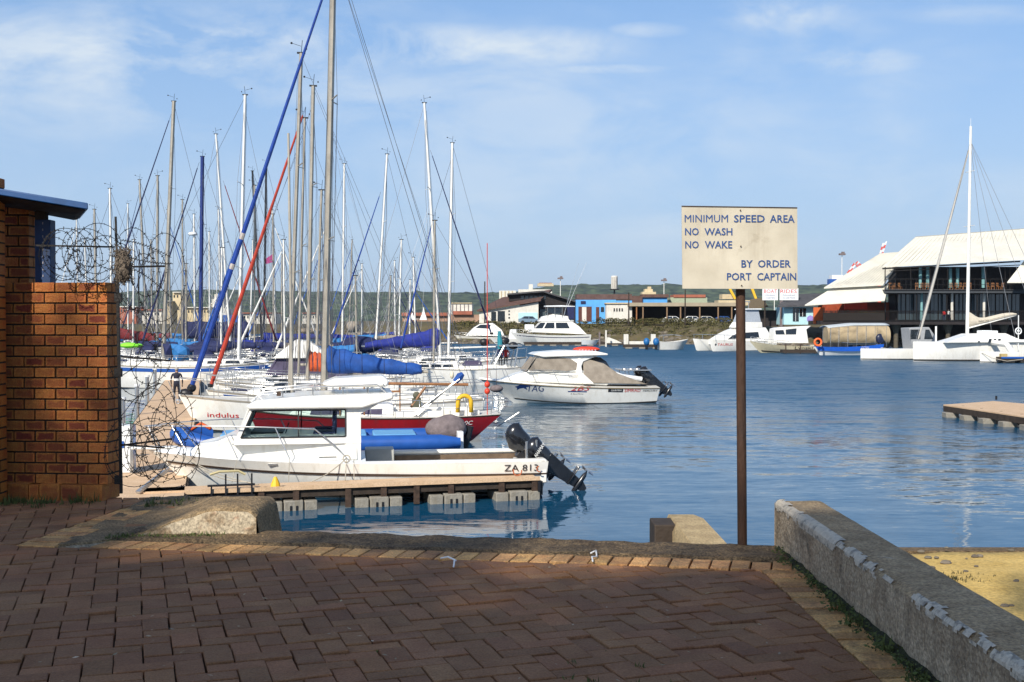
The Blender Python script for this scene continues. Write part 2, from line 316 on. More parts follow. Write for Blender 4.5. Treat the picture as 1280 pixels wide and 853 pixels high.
# ================================================================== WATER, SKYLINE, GROUND
ZP = 2.9      # level of the paved quay above the water
def water():
    m = bpy.data.materials.new('harbour_water'); m.use_nodes = True; nt = m.node_tree; N = nt.nodes; L = nt.links; b = N['Principled BSDF']
    b.inputs['Base Color'].default_value = (.005, .056, .115, 1); b.inputs['Roughness'].default_value = .04; b.inputs['IOR'].default_value = 1.333
    g = N.new('ShaderNodeNewGeometry')
    def layer(sc, scale, det, dist=0.0):
        mp = N.new('ShaderNodeMapping'); mp.inputs['Scale'].default_value = sc; mp.inputs['Rotation'].default_value = (0,0,R(8)); L.new(g.outputs['Position'], mp.inputs[0])
        n = N.new('ShaderNodeTexNoise'); n.inputs['Scale'].default_value = scale; n.inputs['Detail'].default_value = det; n.inputs['Distortion'].default_value = dist
        L.new(mp.outputs[0], n.inputs['Vector']); return n.outputs[0]
    big = layer((1, 1, 1), .035, 2)
    # wind: calm in the lee by the quay and between the boats, ruffled further out
    sp = N.new('ShaderNodeSeparateXYZ'); L.new(g.outputs['Position'], sp.inputs[0])
    def mth(op, x, y=None, cl=False):
        n = N.new('ShaderNodeMath'); n.operation = op; n.use_clamp = cl
        for i, v in enumerate((x, y)):
            if v is None: continue
            if isinstance(v, (int, float)): n.inputs[i].default_value = v
            else: L.new(v, n.inputs[i])
        return n.outputs[0]
    wy = mth('DIVIDE', mth('SUBTRACT', sp.outputs[1], 22), 45, True)
    wx = mth('DIVIDE', mth('ADD', sp.outputs[0], 8), 22, True); wx = mth('MULTIPLY', wx, wx)
    far = mth('DIVIDE', mth('SUBTRACT', sp.outputs[1], 70), 60, True)
    wind = mth('ADD', mth('MULTIPLY', mth('MAXIMUM', mth('MULTIPLY', wy, wx), mth('MULTIPLY', far, 1.1)), 1.0), .075)
    wind = mth('MULTIPLY', wind, mth('ADD', mth('MULTIPLY', big, 1.1), .45))
    rg = mth('ADD', mth('MULTIPLY', mth('MAXIMUM', mth('MULTIPLY', mth('MULTIPLY', wy, wx), .65), far), .45), .04); L.new(rg, b.inputs['Roughness'])
    # slopes straight from vector noise, so that far wavelets still tilt the surface
    def slopes(sc, scale, det, amp):
        mp = N.new('ShaderNodeMapping'); mp.inputs['Scale'].default_value = sc; mp.inputs['Rotation'].default_value = (0,0,R(6)); L.new(g.outputs['Position'], mp.inputs[0])
        n = N.new('ShaderNodeTexNoise'); n.inputs['Scale'].default_value = scale; n.inputs['Detail'].default_value = det; n.inputs['Roughness'].default_value = .6; L.new(mp.outputs[0], n.inputs['Vector'])
        v = N.new('ShaderNodeVectorMath'); v.operation = 'SUBTRACT'; L.new(n.outputs['Color'], v.inputs[0]); v.inputs[1].default_value = (.5, .5, .5)
        u = N.new('ShaderNodeVectorMath'); u.operation = 'MULTIPLY'; L.new(v.outputs[0], u.inputs[0]); u.inputs[1].default_value = (amp*.45, amp, 0); return u.outputs[0]
    s1 = slopes((.35, 1.5, 1), 1.1, 4, 1.5); s2 = slopes((.5, 1.9, 1), 4.5, 3, 1.3)
    ad = N.new('ShaderNodeVectorMath'); ad.operation = 'ADD'; L.new(s1, ad.inputs[0]); L.new(s2, ad.inputs[1])
    sc = N.new('ShaderNodeVectorMath'); sc.operation = 'SCALE'; L.new(ad.outputs[0], sc.inputs[0]); L.new(mth('MULTIPLY', wind, 1.0), sc.inputs['Scale'])
    a2 = N.new('ShaderNodeVectorMath'); a2.operation = 'ADD'; L.new(sc.outputs[0], a2.inputs[0]); a2.inputs[1].default_value = (0, 0, 1)
    nn = N.new('ShaderNodeVectorMath'); nn.operation = 'NORMALIZE'; L.new(a2.outputs[0], nn.inputs[0]); L.new(nn.outputs[0], b.inputs['Normal'])
    w = MB(); w.add([(-3500,-60,0),(3500,-60,0),(3500,4500,0),(-3500,4500,0)], [(0,1,2,3)]); o = w.build('water', m, kind='structure')
water()
def hills():
    m = mat('hill_bush', (.008, .02, .012), .95, scale=.05, col2=(.075, .105, .05), ramp=(.4, .62), bump=0, stain=((.14, .13, .08), .012, .62, .72, .35), world_co=True)
    b = MB(); nx, ny = 420, 26
    def prof(x):
        t = (x+2600)/5200
        base = 62 + 16*noise.noise(Vector((x/700, 3.1, 0))) + 7*noise.noise(Vector((x/170, 9.7, 0)))
        px = CX+F*x/2150
        if px < 640: base = 57 + 6*noise.noise(Vector((x/400, 3.1, 0)))+3*noise.noise(Vector((x/120, 5, 0)))
        else: base = 57+ 14*smooth01((px-640)/60)+8*noise.noise(Vector((x/300, 3.1, 0)))
        return base
    def fn(u, v):
        x = -2600+5200*u; y = 1750+600*v; s = math.sin(min(1, v*1.25)*math.pi/2)
        z = prof(x)*s; 
        z += 6.5*abs(noise.noise(Vector((x/16, y/16, 1))))*(1 if v > .05 else 0)+6*noise.noise(Vector((x/90, y/60, 4)))*s*(1-v*.7)
        return (x, y, z - (2 if v == 0 else 0))
    b.grid(fn, nx, ny); b.build('hills', m, smooth=True, kind='structure')
hills()
# ================================================================== FOREGROUND: QUAY, PAVING, WALLS
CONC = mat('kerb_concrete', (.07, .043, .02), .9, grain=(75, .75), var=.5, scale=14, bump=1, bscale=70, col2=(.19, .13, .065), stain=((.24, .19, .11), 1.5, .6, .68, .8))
CONCW = mat('parapet_concrete', (.3, .215, .13), .9, streak=((.1, .07, .04), .55), grain=(60, .35), scale=7, bump=1, bscale=45, col2=(.6, .47, .31), stain=((.05, .045, .03), 5, .55, .72, .75))
CONCT = mat('parapet_top', (.3, .2, .1), .9, grain=(70, .4), scale=9, bump=1, bscale=60, col2=(.5, .36, .2), stain=((.5, .45, .36), 6, .62, .72, .6))
SLABM = mat('slab_concrete', (.17, .115, .055), .92, grain=(75, .55), scale=9, bump=1, bscale=50, col2=(.3, .21, .11), stain=((.04, .035, .025), 3, .5, .7, .7))
PEEL = mat('peeling_whitewash', (.2, .14, .08), .9, grain=(55, .4), scale=6, bump=1, bscale=30, col2=(.34, .28, .19), ramp=(.40, .5), stain=((.25, .1, .05), 9, .6, .7, .7))
PAVE = mat('paver_clay', (.24, .106, .044), .85, grain=(110, .22), scale=6, bump=.5, bscale=90, rnd=.17, col2=(.32, .15, .066), stain=((.4, .23, .11), 2.2, .52, .75, .5))
BORD = mat('border_brick', (.46, .22, .08), .85, grain=(90, .3), scale=10, bump=.6, bscale=80, rnd=.28, col2=(.62, .36, .14), stain=((.1, .06, .035), 5, .5, .7, .7))
SANDJ = mat('joint_sand', (.05, .03, .018), .95, var=.4, scale=20, stain=((.2, .16, .06), 9, .66, .72, .6))
BRICK = mat('face_brick', (.43, .155, .03), .75, grain=(120, .25), scale=7, bump=.5, bscale=60, rnd=.16, col2=(.36, .095, .018), ramp=(.42, .62), stain=((.07, .02, .012), 5, .6, .72, .8))
def burnt_centre(m):
    nt = m.node_tree; N = nt.nodes; L = nt.links; b = N['Principled BSDF']; cur = b.inputs['Base Color'].links[0].from_socket
    tc = N.new('ShaderNodeTexCoord'); sp = N.new('ShaderNodeSeparateXYZ'); L.new(tc.outputs['Generated'], sp.inputs[0]); oi = N.new('ShaderNodeObjectInfo')
    def mt(op, a, c=None, d=None, cl=False):
        n = N.new('ShaderNodeMath'); n.operation = op; n.use_clamp = cl
        for i, v in enumerate((a, c, d)):
            if v is None: continue
            if isinstance(v, (int, float)): n.inputs[i].default_value = v
            else: L.new(v, n.inputs[i])
        return n.outputs[0]
    ex = mt('MULTIPLY', mt('ABSOLUTE', mt('SUBTRACT', sp.outputs[0], .5)), 2); ez = mt('MULTIPLY', mt('ABSOLUTE', mt('SUBTRACT', sp.outputs[2], .5)), 2)
    no = N.new('ShaderNodeTexNoise'); no.inputs['Scale'].default_value = 22; no.noise_dimensions = '4D'; L.new(tc.outputs['Object'], no.inputs['Vector']); L.new(mt('MULTIPLY', oi.outputs['Random'], 50), no.inputs['W'])
    e = mt('ADD', mt('MAXIMUM', mt('POWER', ex, 3.0), mt('POWER', ez, 2.0)), mt('MULTIPLY', mt('SUBTRACT', no.outputs[0], .5), 1.3))
    f = mt('MULTIPLY', mt('SUBTRACT', .75, e), 2.4, cl=True); f = mt('MULTIPLY', f, mt('ADD', mt('MULTIPLY', oi.outputs['Random'], .9), .1))
    mx = N.new('ShaderNodeMix'); mx.data_type = 'RGBA'; L.new(f, mx.inputs[0]); L.new(cur, mx.inputs[6]); mx.inputs[7].default_value = (.16, .022, .008, 1); L.new(mx.outputs[2], b.inputs['Base Color'])
burnt_centre(BRICK)
MORT = mat('mortar_dark', (.035, .022, .014), .95, var=.4, scale=20, bump=.6, bscale=60)
SAND = mat('sand', (.42, .28, .075), .95, grain=(28, .22), scale=2.5, bump=.8, bscale=25, col2=(.54, .38, .125), stain=((.25, .2, .08), 2.2, .62, .72, .6))
GRASS = mat('grass_blade', (.05, .07, .012), .8, col2=(.1, .12, .03), scale=12, rnd=.4)
MOSS = mat('moss_soil', (.018, .018, .009), .98, scale=15, bump=1, bscale=50, col2=(.045, .05, .018))

K0 = Vector((1.28, 5.80)); KE = Vector((-.988, .152)); KN = Vector((.152, .988))      # inner corner of the kerb brick row, along it, outward
def kp(t, n): return K0 + KE*t + KN*n
BX0 = lambda y: 1.29+(5.83-y)*.02       # left edge of the brick row beside the parapet
# structural bed under everything
b = MB()
b.poly_prism([tuple(kp(5.2, .6)), tuple(kp(-.75, .6)), (1.95, 6.4), (1.95, -14), (-14, -14), (-14, 7.0), (-2.3, 8.25)][::-1] if False else
    [(-60, -70), (30, -70), (30, -2), (1.77, -2), (1.77, 6.38), tuple(kp(-.1, .605)), tuple(kp(3.15, .605)), (-1.72, 7.0), (-1.9, 7.9), (-2.3, 8.28), (-60, 8.28)], -1.2, ZP-.03)
b.build('quay_bed', SANDJ, kind='structure')
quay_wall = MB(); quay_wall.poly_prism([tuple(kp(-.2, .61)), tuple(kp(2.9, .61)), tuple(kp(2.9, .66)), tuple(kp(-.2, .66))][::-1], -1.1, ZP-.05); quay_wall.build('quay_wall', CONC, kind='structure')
b = MB(); b.add([(-59, -69, ZP-.01), (29, -69, ZP-.01), (29, -2.2, ZP-.01), (1.3, -2.2, ZP-.01), (1.3, 3.45, ZP-.01), (-59, 3.45, ZP-.01)], [(0,1,2,3,4,5)])
b.build('bounce_pavement', mat('bounce_paving', (.42, .27, .15), .9, var=.2, scale=.5), kind='structure')  # unseen ground added behind the camera to bounce warm sunlight into the shade
# kerb strip with an uneven rough top
def kerb():
    b = MB(); nu, nv = 150, 12; t0, t1 = -.22, 3.72
    def fn(u, v):
        t = t0+(t1-t0)*u; nn = .205+.42*v; p = kp(t, nn); e = 1
        z = ZP+.012+.010*noise.noise(Vector((p.x*6, p.y*6, 0)))+.004*noise.noise(Vector((p.x*28, p.y*28, 2)))
        if v > .92: z -= .02; 
        if v == 0: z -= .02
        return (p.x, p.y, z)
    b.grid(fn, nu, nv); o = len(b.v)
    last = [nv*(nu+1)+i for i in range(nu+1)]
    b.v += [(b.v[i][0]+KN.x*.03, b.v[i][1]+KN.y*.03, ZP-.35) for i in last]
    for i in range(nu): b.f.append((last[i], last[i+1], o+i+1, o+i)); b.mi.append(0)
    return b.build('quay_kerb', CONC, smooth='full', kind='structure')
kerb()
# convex clipping of one piece by half-planes (point, inward normal)
def clip(poly, planes):
    for (q, n) in planes:
        out = []
        for i in range(len(poly)):
            a, c = poly[i], poly[(i+1) % len(poly)]; da = (a[0]-q[0])*n[0]+(a[1]-q[1])*n[1]; dc = (c[0]-q[0])*n[0]+(c[1]-q[1])*n[1]
            if da >= 0: out.append(a)
            if da*dc < 0:
                t = da/(da-dc); out.append((a[0]+(c[0]-a[0])*t, a[1]+(c[1]-a[1])*t))
        poly = out
        if len(poly) < 3: return []
    return poly
def area(p): return abs(sum(p[i][0]*p[(i+1) % len(p)][1]-p[(i+1) % len(p)][0]*p[i][1] for i in range(len(p))))/2
def visible(p):
    d = p[1]
    return d > 3.75 and abs(p[0])/d < .50
def paving():
    root = bpy.data.objects.new('pavement', None); COL.objects.link(root); root['kind'] = 'structure'
    g = .1095; ang = R(18.7); ax = Vector((math.cos(ang), math.sin(ang))); ay = Vector((-math.sin(ang), math.cos(ang)))*.85
    r1 = [((K0.x, K0.y), (-KN.x, -KN.y)), ((1.29, 5.83), (-1, -.02))]
    r2 = [((K0.x-KN.x*0, K0.y), (KN.x, KN.y)), ((-2.86, 6.5), (-.99, .14)), ((0, 8.16), (0, -1))]
    G = .0027; pieces = []
    for i in range(-70, 80):
        for j in range(-14, 125):
            c = (i-j) % 4
            if c == 0: rect = (i, j, i+2, j+1)
            elif c == 2: rect = (i, j-1, i+1, j+1)
            else: continue
            x0, y0, x1, y1 = rect; gp = G/g
            gq = gp*2.1; cor = [(x0+gp, y0+gq), (x1-gp, y0+gq), (x1-gp, y1-gq), (x0+gp, y1-gq)]
            o = Vector((-1.0, 1.0))
            jx, jy = random.gauss(0, .0012), random.gauss(0, .0012)
            W = [tuple(o + ax*(p[0]*g) + ay*(p[1]*g) + Vector((jx, jy))) for p in cor]
            cen = (sum(p[0] for p in W)/4, sum(p[1] for p in W)/4)
            if not visible(cen) : continue
            for reg in (r1, r2):
                q = clip(W, reg)
                if len(q) >= 3 and area(q) > .0012: pieces.append((cen[1], q))
    pieces.sort(key=lambda t: t[0])
    rest = MB()
    for k, (d, q) in enumerate(pieces):
        dz = random.gauss(0, .0022); b = rest if k >= 290 else MB()
        s = len(b.v); b.poly_prism(q, ZP-.05, ZP+dz, .005)
        tx, ty = random.gauss(0, .012), random.gauss(0, .012); cx, cy = q[0]
        b.v[s:] = [(x, y, z+(x-cx)*tx+(y-cy)*ty) for x, y, z in b.v[s:]]
        if k < 290: b.build('paver', PAVE, root)
    rest.build('paver', PAVE, root, kind='stuff')
    # kerb-side row of yellow bricks
    t = -.28
    while t < 4.35:
        w = .106+random.uniform(-.003, .003)
        q = [tuple(kp(t+.005, .006)), tuple(kp(t+w-.005, .006)), tuple(kp(t+w-.005-.02, .198)), tuple(kp(t+.005-.02, .198))][::-1]
        if t+w < 3.8:
            b = MB(); b.poly_prism(q, ZP-.05, ZP+.004+random.gauss(0, .002), .006); b.build('edge_brick', BORD, root)
        t += w
    # row beside the parapet
    y = 5.80; k = 0
    while y > 3.5:
        h = .098+random.uniform(-.003, .003); x0 = BX0(y)+.008; x1 = x0+.225+random.uniform(-.004, .004); sl = .012
        b = MB(); b.poly_prism([(x0, y-h+.004), (x1, y-h+.004+sl), (x1, y-.004+sl), (x0, y-.004)], ZP-.05, ZP+.002+random.gauss(0, .0025), .005)
        b.build('edge_brick', BORD, root); y -= h
    # diagonal row on the left, up to the gate
    A = Vector((-2.86, 6.42)); u = Vector((.14, .99)).normalized(); w = Vector((.99, -.14)).normalized(); s = 0
    while s < 1.75:
        h = .105+random.uniform(-.003, .003); ln = .24
        q = [A+u*(s+.004)+w*.006, A+u*(s+.004)+w*ln, A+u*(s+h-.004)+w*ln, A+u*(s+h-.004)+w*.006]
        b = MB(); b.poly_prism([tuple(p) for p in q], ZP-.05, ZP+.003+random.gauss(0, .003), .005); b.build('edge_brick', BORD, root)
        if s > .55 and s < 1.5:
            q = [A+u*(s+.004)+w*(ln+.012), A+u*(s+.004)+w*(ln+.23), A+u*(s+h-.004)+w*(ln+.23), A+u*(s+h-.004)+w*(ln+.012)]
            b = MB(); b.poly_prism([tuple(p) for p in q], ZP-.05, ZP-.002+random.gauss(0, .003), .005); b.build('edge_brick', PAVE, root)
        s += h
paving()
# broken slab at the left end of the kerb: flat at the gate, heaved up to a rounded end over the water
def slab():
    b = MB(); nu, nv = 44, 26
    def hgt(x, y):
        s = smooth01((x+2.35)/.6)
        return .004+max(0, min(.165*s, 1.3-222.5*y/1400))
    def fn(u, v):
        x0 = -2.66+.04*(1-v); x = x0+(-1.54-x0)*u
        yf = 6.44+(x+2.62)*.62 if x < -2.1 else 6.762+(x+2.1)*-.05+.11*0
        yf = min(yf, 6.90-(x+2.1)*.02 if x > -2.1 else 9)
        yb = 8.22-.55*smooth01((x+2.4)/.6)-.45*smooth01((x+1.75)/.3)
        y = yf+(yb-yf)*v
        r = 0
        if u > .93: r = -.045*((u-.93)/.07)**2
        if v < .08 and x > -2.1: r -= .012*(1-v/.08)*smooth01((x+2.1)/.2)
        z = ZP+hgt(x, y)+r+.008*noise.noise(Vector((x*7, y*7, 0)))+.004*noise.noise(Vector((x*25, y*25, 0)))
        return (x, y, z)
    b.grid(fn, nu, nv)
    top = b.v[:]; b.cur = 0
    # right end and back drop to the water
    R0 = [j*(nu+1)+nu for j in range(nv+1)]; o = len(b.v)
    b.v += [(top[i][0]+.05+.02*noise.noise(Vector((0, top[i][1]*5, 0))), top[i][1], ZP-.25) for i in R0]+[(top[i][0]+.12, top[i][1], -1) for i in R0]; n = len(R0)
    for j in range(n-1):
        b.f.append((R0[j], o+j, o+j+1, R0[j+1])); b.mi.append(0); b.f.append((o+j, o+n+j, o+n+j+1, o+j+1)); b.mi.append(0)
    B0 = [nv*(nu+1)+i for i in range(nu+1)]; o = len(b.v)
    b.v += [(top[i][0], top[i][1]+.02, -1) for i in B0]
    for j in range(len(B0)-1): b.f.append((B0[j], B0[j+1], o+j+1, o+j)); b.mi.append(0)
    # front face: peeling whitewash
    b.cur = 1; F0 = [i for i in range(nu+1)]; o = len(b.v); 
    b.v += [(top[i][0]+.0, top[i][1]-.012, min(top[i][2]-.012, ZP+.2)) for i in F0]+[(top[i][0]+.01, top[i][1]-.05, ZP-.06) for i in F0]; n = nu+1
    for j in range(nu):
        b.f.append((F0[j], o+j, o+j+1, F0[j+1])); b.mi.append(0)
        b.f.append((o+j, o+n+j, o+n+j+1, o+j+1)); b.mi.append(1)
    b.build('broken_slab', [SLABM, PEEL], smooth=True, kind='structure')
slab()
# parapet
def parapet():
    root = thing('parapet_wall', 'low weathered concrete wall with a worn white painted edge, right of the brick paving', 'wall', (1.5, 6.38, ZP))
    b = MB(); nu, nv = 90, 10; yA, yB = 6.38, 1.2
    def top(u, v):
        y = yA+(yB-yA)*u; x = 1.5+.275*v
        e = .022*((abs(v-.5)*2)**8) + (.03*(1-u/.006) if u < .006 else 0)
        return (x-1.5, y-6.38, .275-e+.004*noise.noise(Vector((x*9, y*9, 0))))
    b.grid(top, nu, nv); b.build('wall_top', CONCT, root, smooth='full')
    b = MB()
    def left(u, v):
        y = yA+(yB-yA)*u; z = .255*v+(-.1)*(1-v)
        return (.004*noise.noise(Vector((0, y*6, z*9)))-.0+.03*(1-v)*.2, y-6.38, z)
    b.grid(left, nu, 8)
    def right(u, v):
        y = yA+(yB-yA)*u; return (.275, y-6.38, .255*(1-v)-2.9*v)
    b.grid(right, nu, 3)
    b.add([(0,0,.255),(.275,0,.255),(.275,0,-3.5),(0,0,-3.5)], [(0,1,2,3)])
    b.add([(0,yB-yA,.255),(.275,yB-yA,.255),(.275,yB-yA,-.5),(0,yB-yA,-.5)], [(0,1,2,3)])
    b.build('wall_face', CONCW, root, smooth=True)
    # flaking strip of white paint on the arris: separate flakes
    b = MB(); rr = random.Random(12); ny = 300; dy = 3.9/ny
    prof = [(-.0045, .222), (-.0045, .233), (-.0045, .245), (-.003, .2568), (.010, .2722), (.022, .2772), (.036, .2785), (.05, .279)]
    for q in range(ny):
        y0 = -.02-q*dy; big = noise.noise(Vector((0, y0*1.7, 3)))*.9+(.55 if y0 > -1.2 else -.05 if y0 > -2.2 else .12)
        for r in range(len(prof)-1):
            keep = big+noise.noise(Vector((r*.55, y0*14, 7)))*.55+.35-abs(r-3.2)*.2
            if keep > .12:
                (x0, z0), (x1, z1) = prof[r], prof[r+1]; j0, j1 = rr.uniform(-.0015, .0015), rr.uniform(-.0015, .0015)
                b.add([(x0, y0+j0, z0), (x0, y0-dy-.001, z0), (x1, y0-dy-.001+j1, z1), (x1, y0, z1)], [(0,1,2,3)])
    b.build('paint_edge', mat('worn_white_paint', (.68, .59, .45), .8, var=.15, scale=30, bump=.8, bscale=60, stain=((.2,.18,.15), 20, .5, .62, .8)), root, kind='stuff')
parapet()
# soil and moss at the wall foot, weeds
def tuft(b, c, n, h, spread, rr=random):
    for _ in range(n):
        a = rr.uniform(0, 6.28); r = spread*math.sqrt(rr.random()); x, y = c[0]+r*math.cos(a), c[1]+r*math.sin(a); hh = h*rr.uniform(.4, 1.2); w = rr.uniform(.002, .005)
        dx, dy = rr.uniform(-.5, .5)*hh, rr.uniform(-.5, .5)*hh; ca, sa = math.cos(a)*w, math.sin(a)*w
        b.add([(x-ca, y-sa, c[2]), (x+ca, y+sa, c[2]), (x+dx*.5+ca*.7, y+dy*.5+sa*.7, c[2]+hh*.6), (x+dx*.5-ca*.7, y+dy*.5-sa*.7, c[2]+hh*.6), (x+dx, y+dy, c[2]+hh)], [(0,1,2,3), (3,2,4)])
def leafy(b, c, n, r, h):
    for _ in range(n):
        a = random.uniform(0, 6.28); q = r*random.random(); p = Vector((c[0]+q*math.cos(a), c[1]+q*math.sin(a), c[2]+h*random.random())); s = random.uniform(.004, .010)
        u = Vector((random.uniform(-1,1), random.uniform(-1,1), random.uniform(-.2,.6))).normalized(); w = u.orthogonal().normalized()
        b.add([p-u*s, p+w*s*.6, p+u*s, p-w*s*.6], [(0,1,2,3)])
def greens():
    b = MB()
    def so(u, v):
        y = 6.3-4.2*u; x = 1.515-.0*u; w = .035+.03*smooth01(u*2)+.03*noise.noise(Vector((0, y*3, 0))); xx = x-w*2+w*2*v
        return (max(xx, 1.30) if v < 1 else 1.515, y, ZP-.03+.075*v*v+(.012*noise.noise(Vector((xx*30, y*12, 0))) if v > 0 else 0))
    b.grid(so, 120, 6); b.build('soil_strip', MOSS, smooth='full', kind='structure')
    b = MB()
    for _ in range(120):
        y = random.uniform(3.6, 6.2); x = 1.5-abs(random.gauss(0, .03))-.01
        leafy(b, (x, y, ZP+.005), random.randint(4, 14), random.uniform(.015, .035), .035)
    for y in (4.95, 4.35, 3.95, 4.7): leafy(b, (1.43, y, ZP+.01), 60, .06, .04); tuft(b, (1.44, y, ZP+.01), 14, .06, .04)
    b.build('weeds', GRASS, kind='stuff')
    b = MB()
    for _ in range(70):      # grass along the foot of the brick wall
        x = random.uniform(-4.3, -2.95); y = 8.0-abs(random.gauss(0, .09))-.02; tuft(b, (x, y, ZP-.01), random.randint(8, 26), random.uniform(.03, .08), .05)
    for c in [(-2.13, 6.64, ZP), (-2.0, 6.62, ZP), (-2.25, 6.66, ZP), (-1.9, 6.66, ZP), (-1.78, 6.68, ZP), (-2.35, 6.62, ZP)]: tuft(b, (*c[:2], ZP+.0), 40, .035, .06); leafy(b, c, 40, .07, .02)
    for _ in range(14): tuft(b, (random.uniform(-2.6, -2.2), random.uniform(7.7, 8.1), ZP), 12, .04, .04)
    for _ in range(6): tuft(b, (random.uniform(.2, .6), random.uniform(3.9, 4.3), ZP-.01), 8, .03, .02)
    b.build('grass', GRASS, kind='stuff')
greens()
# the two scraps of white cord lying on the bricks
def scrap(pts, lab):
    P = [on(*p, ZP+.02)+Vector((0,0,.012 if k % 2 else 0)) for k, p in enumerate(pts)]; b = MB(); q = []
    for i in range(len(P)-1):
        for k in range(4): q.append(P[i].lerp(P[i+1], k/4))
    q.append(P[-1]); b.path(q, .0045, 6); o = b.build('plastic_scrap', mat('white_plastic', (.8, .8, .78), .5), smooth='full'); tag(o, lab, 'litter')
scrap([(551, 698), (560, 699), (570, 701), (568, 704), (567, 709)], 'hooked scrap of white plastic cord lying on the yellow edge bricks, left of the two')
scrap([(738, 692), (745, 691), (746, 696), (740, 699), (741, 702)], 'curled scrap of white plastic cord lying on the dark kerb, right of the two')
# sloping ramp cheek behind the kerb, with a dark steel block
def cheek():
    m = mat('ramp_concrete', (.30, .215, .11), .9, grain=(60, .3), scale=6, bump=.8, bscale=50, col2=(.5, .38, .2), stain=((.12, .1, .05), 3, .55, .7, .6))
    t = thing('ramp_cheek', 'pale concrete ramp cheek rising from the water behind the kerb', 'ramp', (1.3, 7.0, 1.2))
    z0, z1 = ZP-.2, ZP-.2
    L1, R1 = on(843, 648, z1), on(878, 648, z1); d0 = 6.75
    L1, R1 = on(842, 648, z0), on(879, 648, z0); d0 = 6.6
    b = MB(); L0, R0 = Vector((L1.x-.03, d0, z0)), Vector((R1.x-.01, d0, z0)); o = Vector((1.3, 7.0, 1.2))
    lo = Vector((0, 0, -2.8)); sh = Vector((-.03, 0, -.07))
    F1, G1 = L1+Vector((.0, .28, -.02)), R1+Vector((-.03, .28, -.02))
    b.add([p-o for p in (L0, R0, R1, G1, F1, L1)], [(0,1,2,5), (5,2,3,4)])
    b.add([p-o for p in (L0, L1, F1, L0+sh, L1+sh, F1+sh, L0+sh+lo, L1+sh+lo, F1+sh+lo)], [(0,1,4,3), (1,2,5,4), (3,4,7,6), (4,5,8,7)])
    b.add([p-o for p in (R0, R1, G1, R0+lo, R1+lo, G1+lo, F1, F1+lo)], [(0,3,4,1), (1,4,5,2), (2,5,7,6)])
    b.build('cheek', m, t, bevel=.02)
    q = on(832, 668, ZP-.3); b = MB(); b.box((q.x-.09, q.y-.06, ZP-1.4), (q.x+.075, q.y+.25, ZP-.22)); o = b.build('mooring_block', WOODD, bevel=.01); tag(o, 'dark timber fender block beside the pale ramp cheek', 'fender')
cheek()
# sand beach beyond the parapet
def beach():
    b = MB()
    def fn(u, v):
        x = 1.9+12*u; y = 2+(13.1-2)*v; z = 1.55+.05*noise.noise(Vector((x, y, 0)))+.015*noise.noise(Vector((x*5, y*5, 0)))
        if v > .97: z -= (v-.97)*12
        return (x, y, z)
    b.grid(fn, 60, 60); o = len(b.v); b.build('sand', SAND, smooth='full', kind='structure')
    b = MB(); b.box((1.9, 13.02, -1), (14, 13.25, 1.5)); b.build('sand_kerb', CONC, kind='structure')
    b = MB()
    for _ in range(90): tuft(b, (4.35+random.gauss(0, .22), 11.4+random.gauss(0, .1), 1.55), 6, .04, .05)
    b.build('seaweed', MOSS, kind='stuff')
beach()
# ------------------------------------------------------------------ brick wall, pillar, roof
BL, BH, BG = .160, .0772, .013
def brickwork(root, x0, y0, rz, width, rows, z0, off=0.0, thick=.22, side=True, ends=True):
    # front face at local y=0, going +x from 0 to width; each brick its own object
    co, si = math.cos(rz), math.sin(rz); me = {}
    b = MB(); b.box((0.004, .012, z0-.002), (width-.003, thick-.003, z0+rows*BH-BG)); o = b.build('mortar_core', MORT, root); o.location = (x0, y0, 0); o.rotation_euler = (0, 0, rz)
    def brick(xa, xb, ya, yb, r):
        k = (round(xb-xa, 3), round(yb-ya, 3))
        if k not in me:
            q = MB(); q.poly_prism([(0, 0), (xb-xa, 0), (xb-xa, yb-ya), (0, yb-ya)], 0, BH-BG, .004); me[k] = q.mesh('brick', BRICK)
        jx, jy = random.uniform(-.0015, .0015), random.uniform(-.003, .002)
        o = place('brick', me[k], root, (x0+(xa+jx)*co-(ya+jy)*si, y0+(xa+jx)*si+(ya+jy)*co, z0+r*BH), (random.gauss(0, .006), 0, rz+random.gauss(0, .004)))
    for r in range(rows):
        x = -(BL*.5 if (r % 2) else 0)-off*BL
        while x < width-.01:
            a, c = max(0, x), min(width, x+BL-BG)
            last = x+BL >= width-.02
            if last: c = width
            if c-a > .02: brick(round(a, 3), round(c, 3), 0, .075 if not (last and r % 2) else .11, r)
            if last: break
            x += BL
        if side:      # the return: bricks seen on the narrow right face
            st = .085 if not (r % 2) else .12
            brick(width-.08, width, round(st, 3), thick, r)
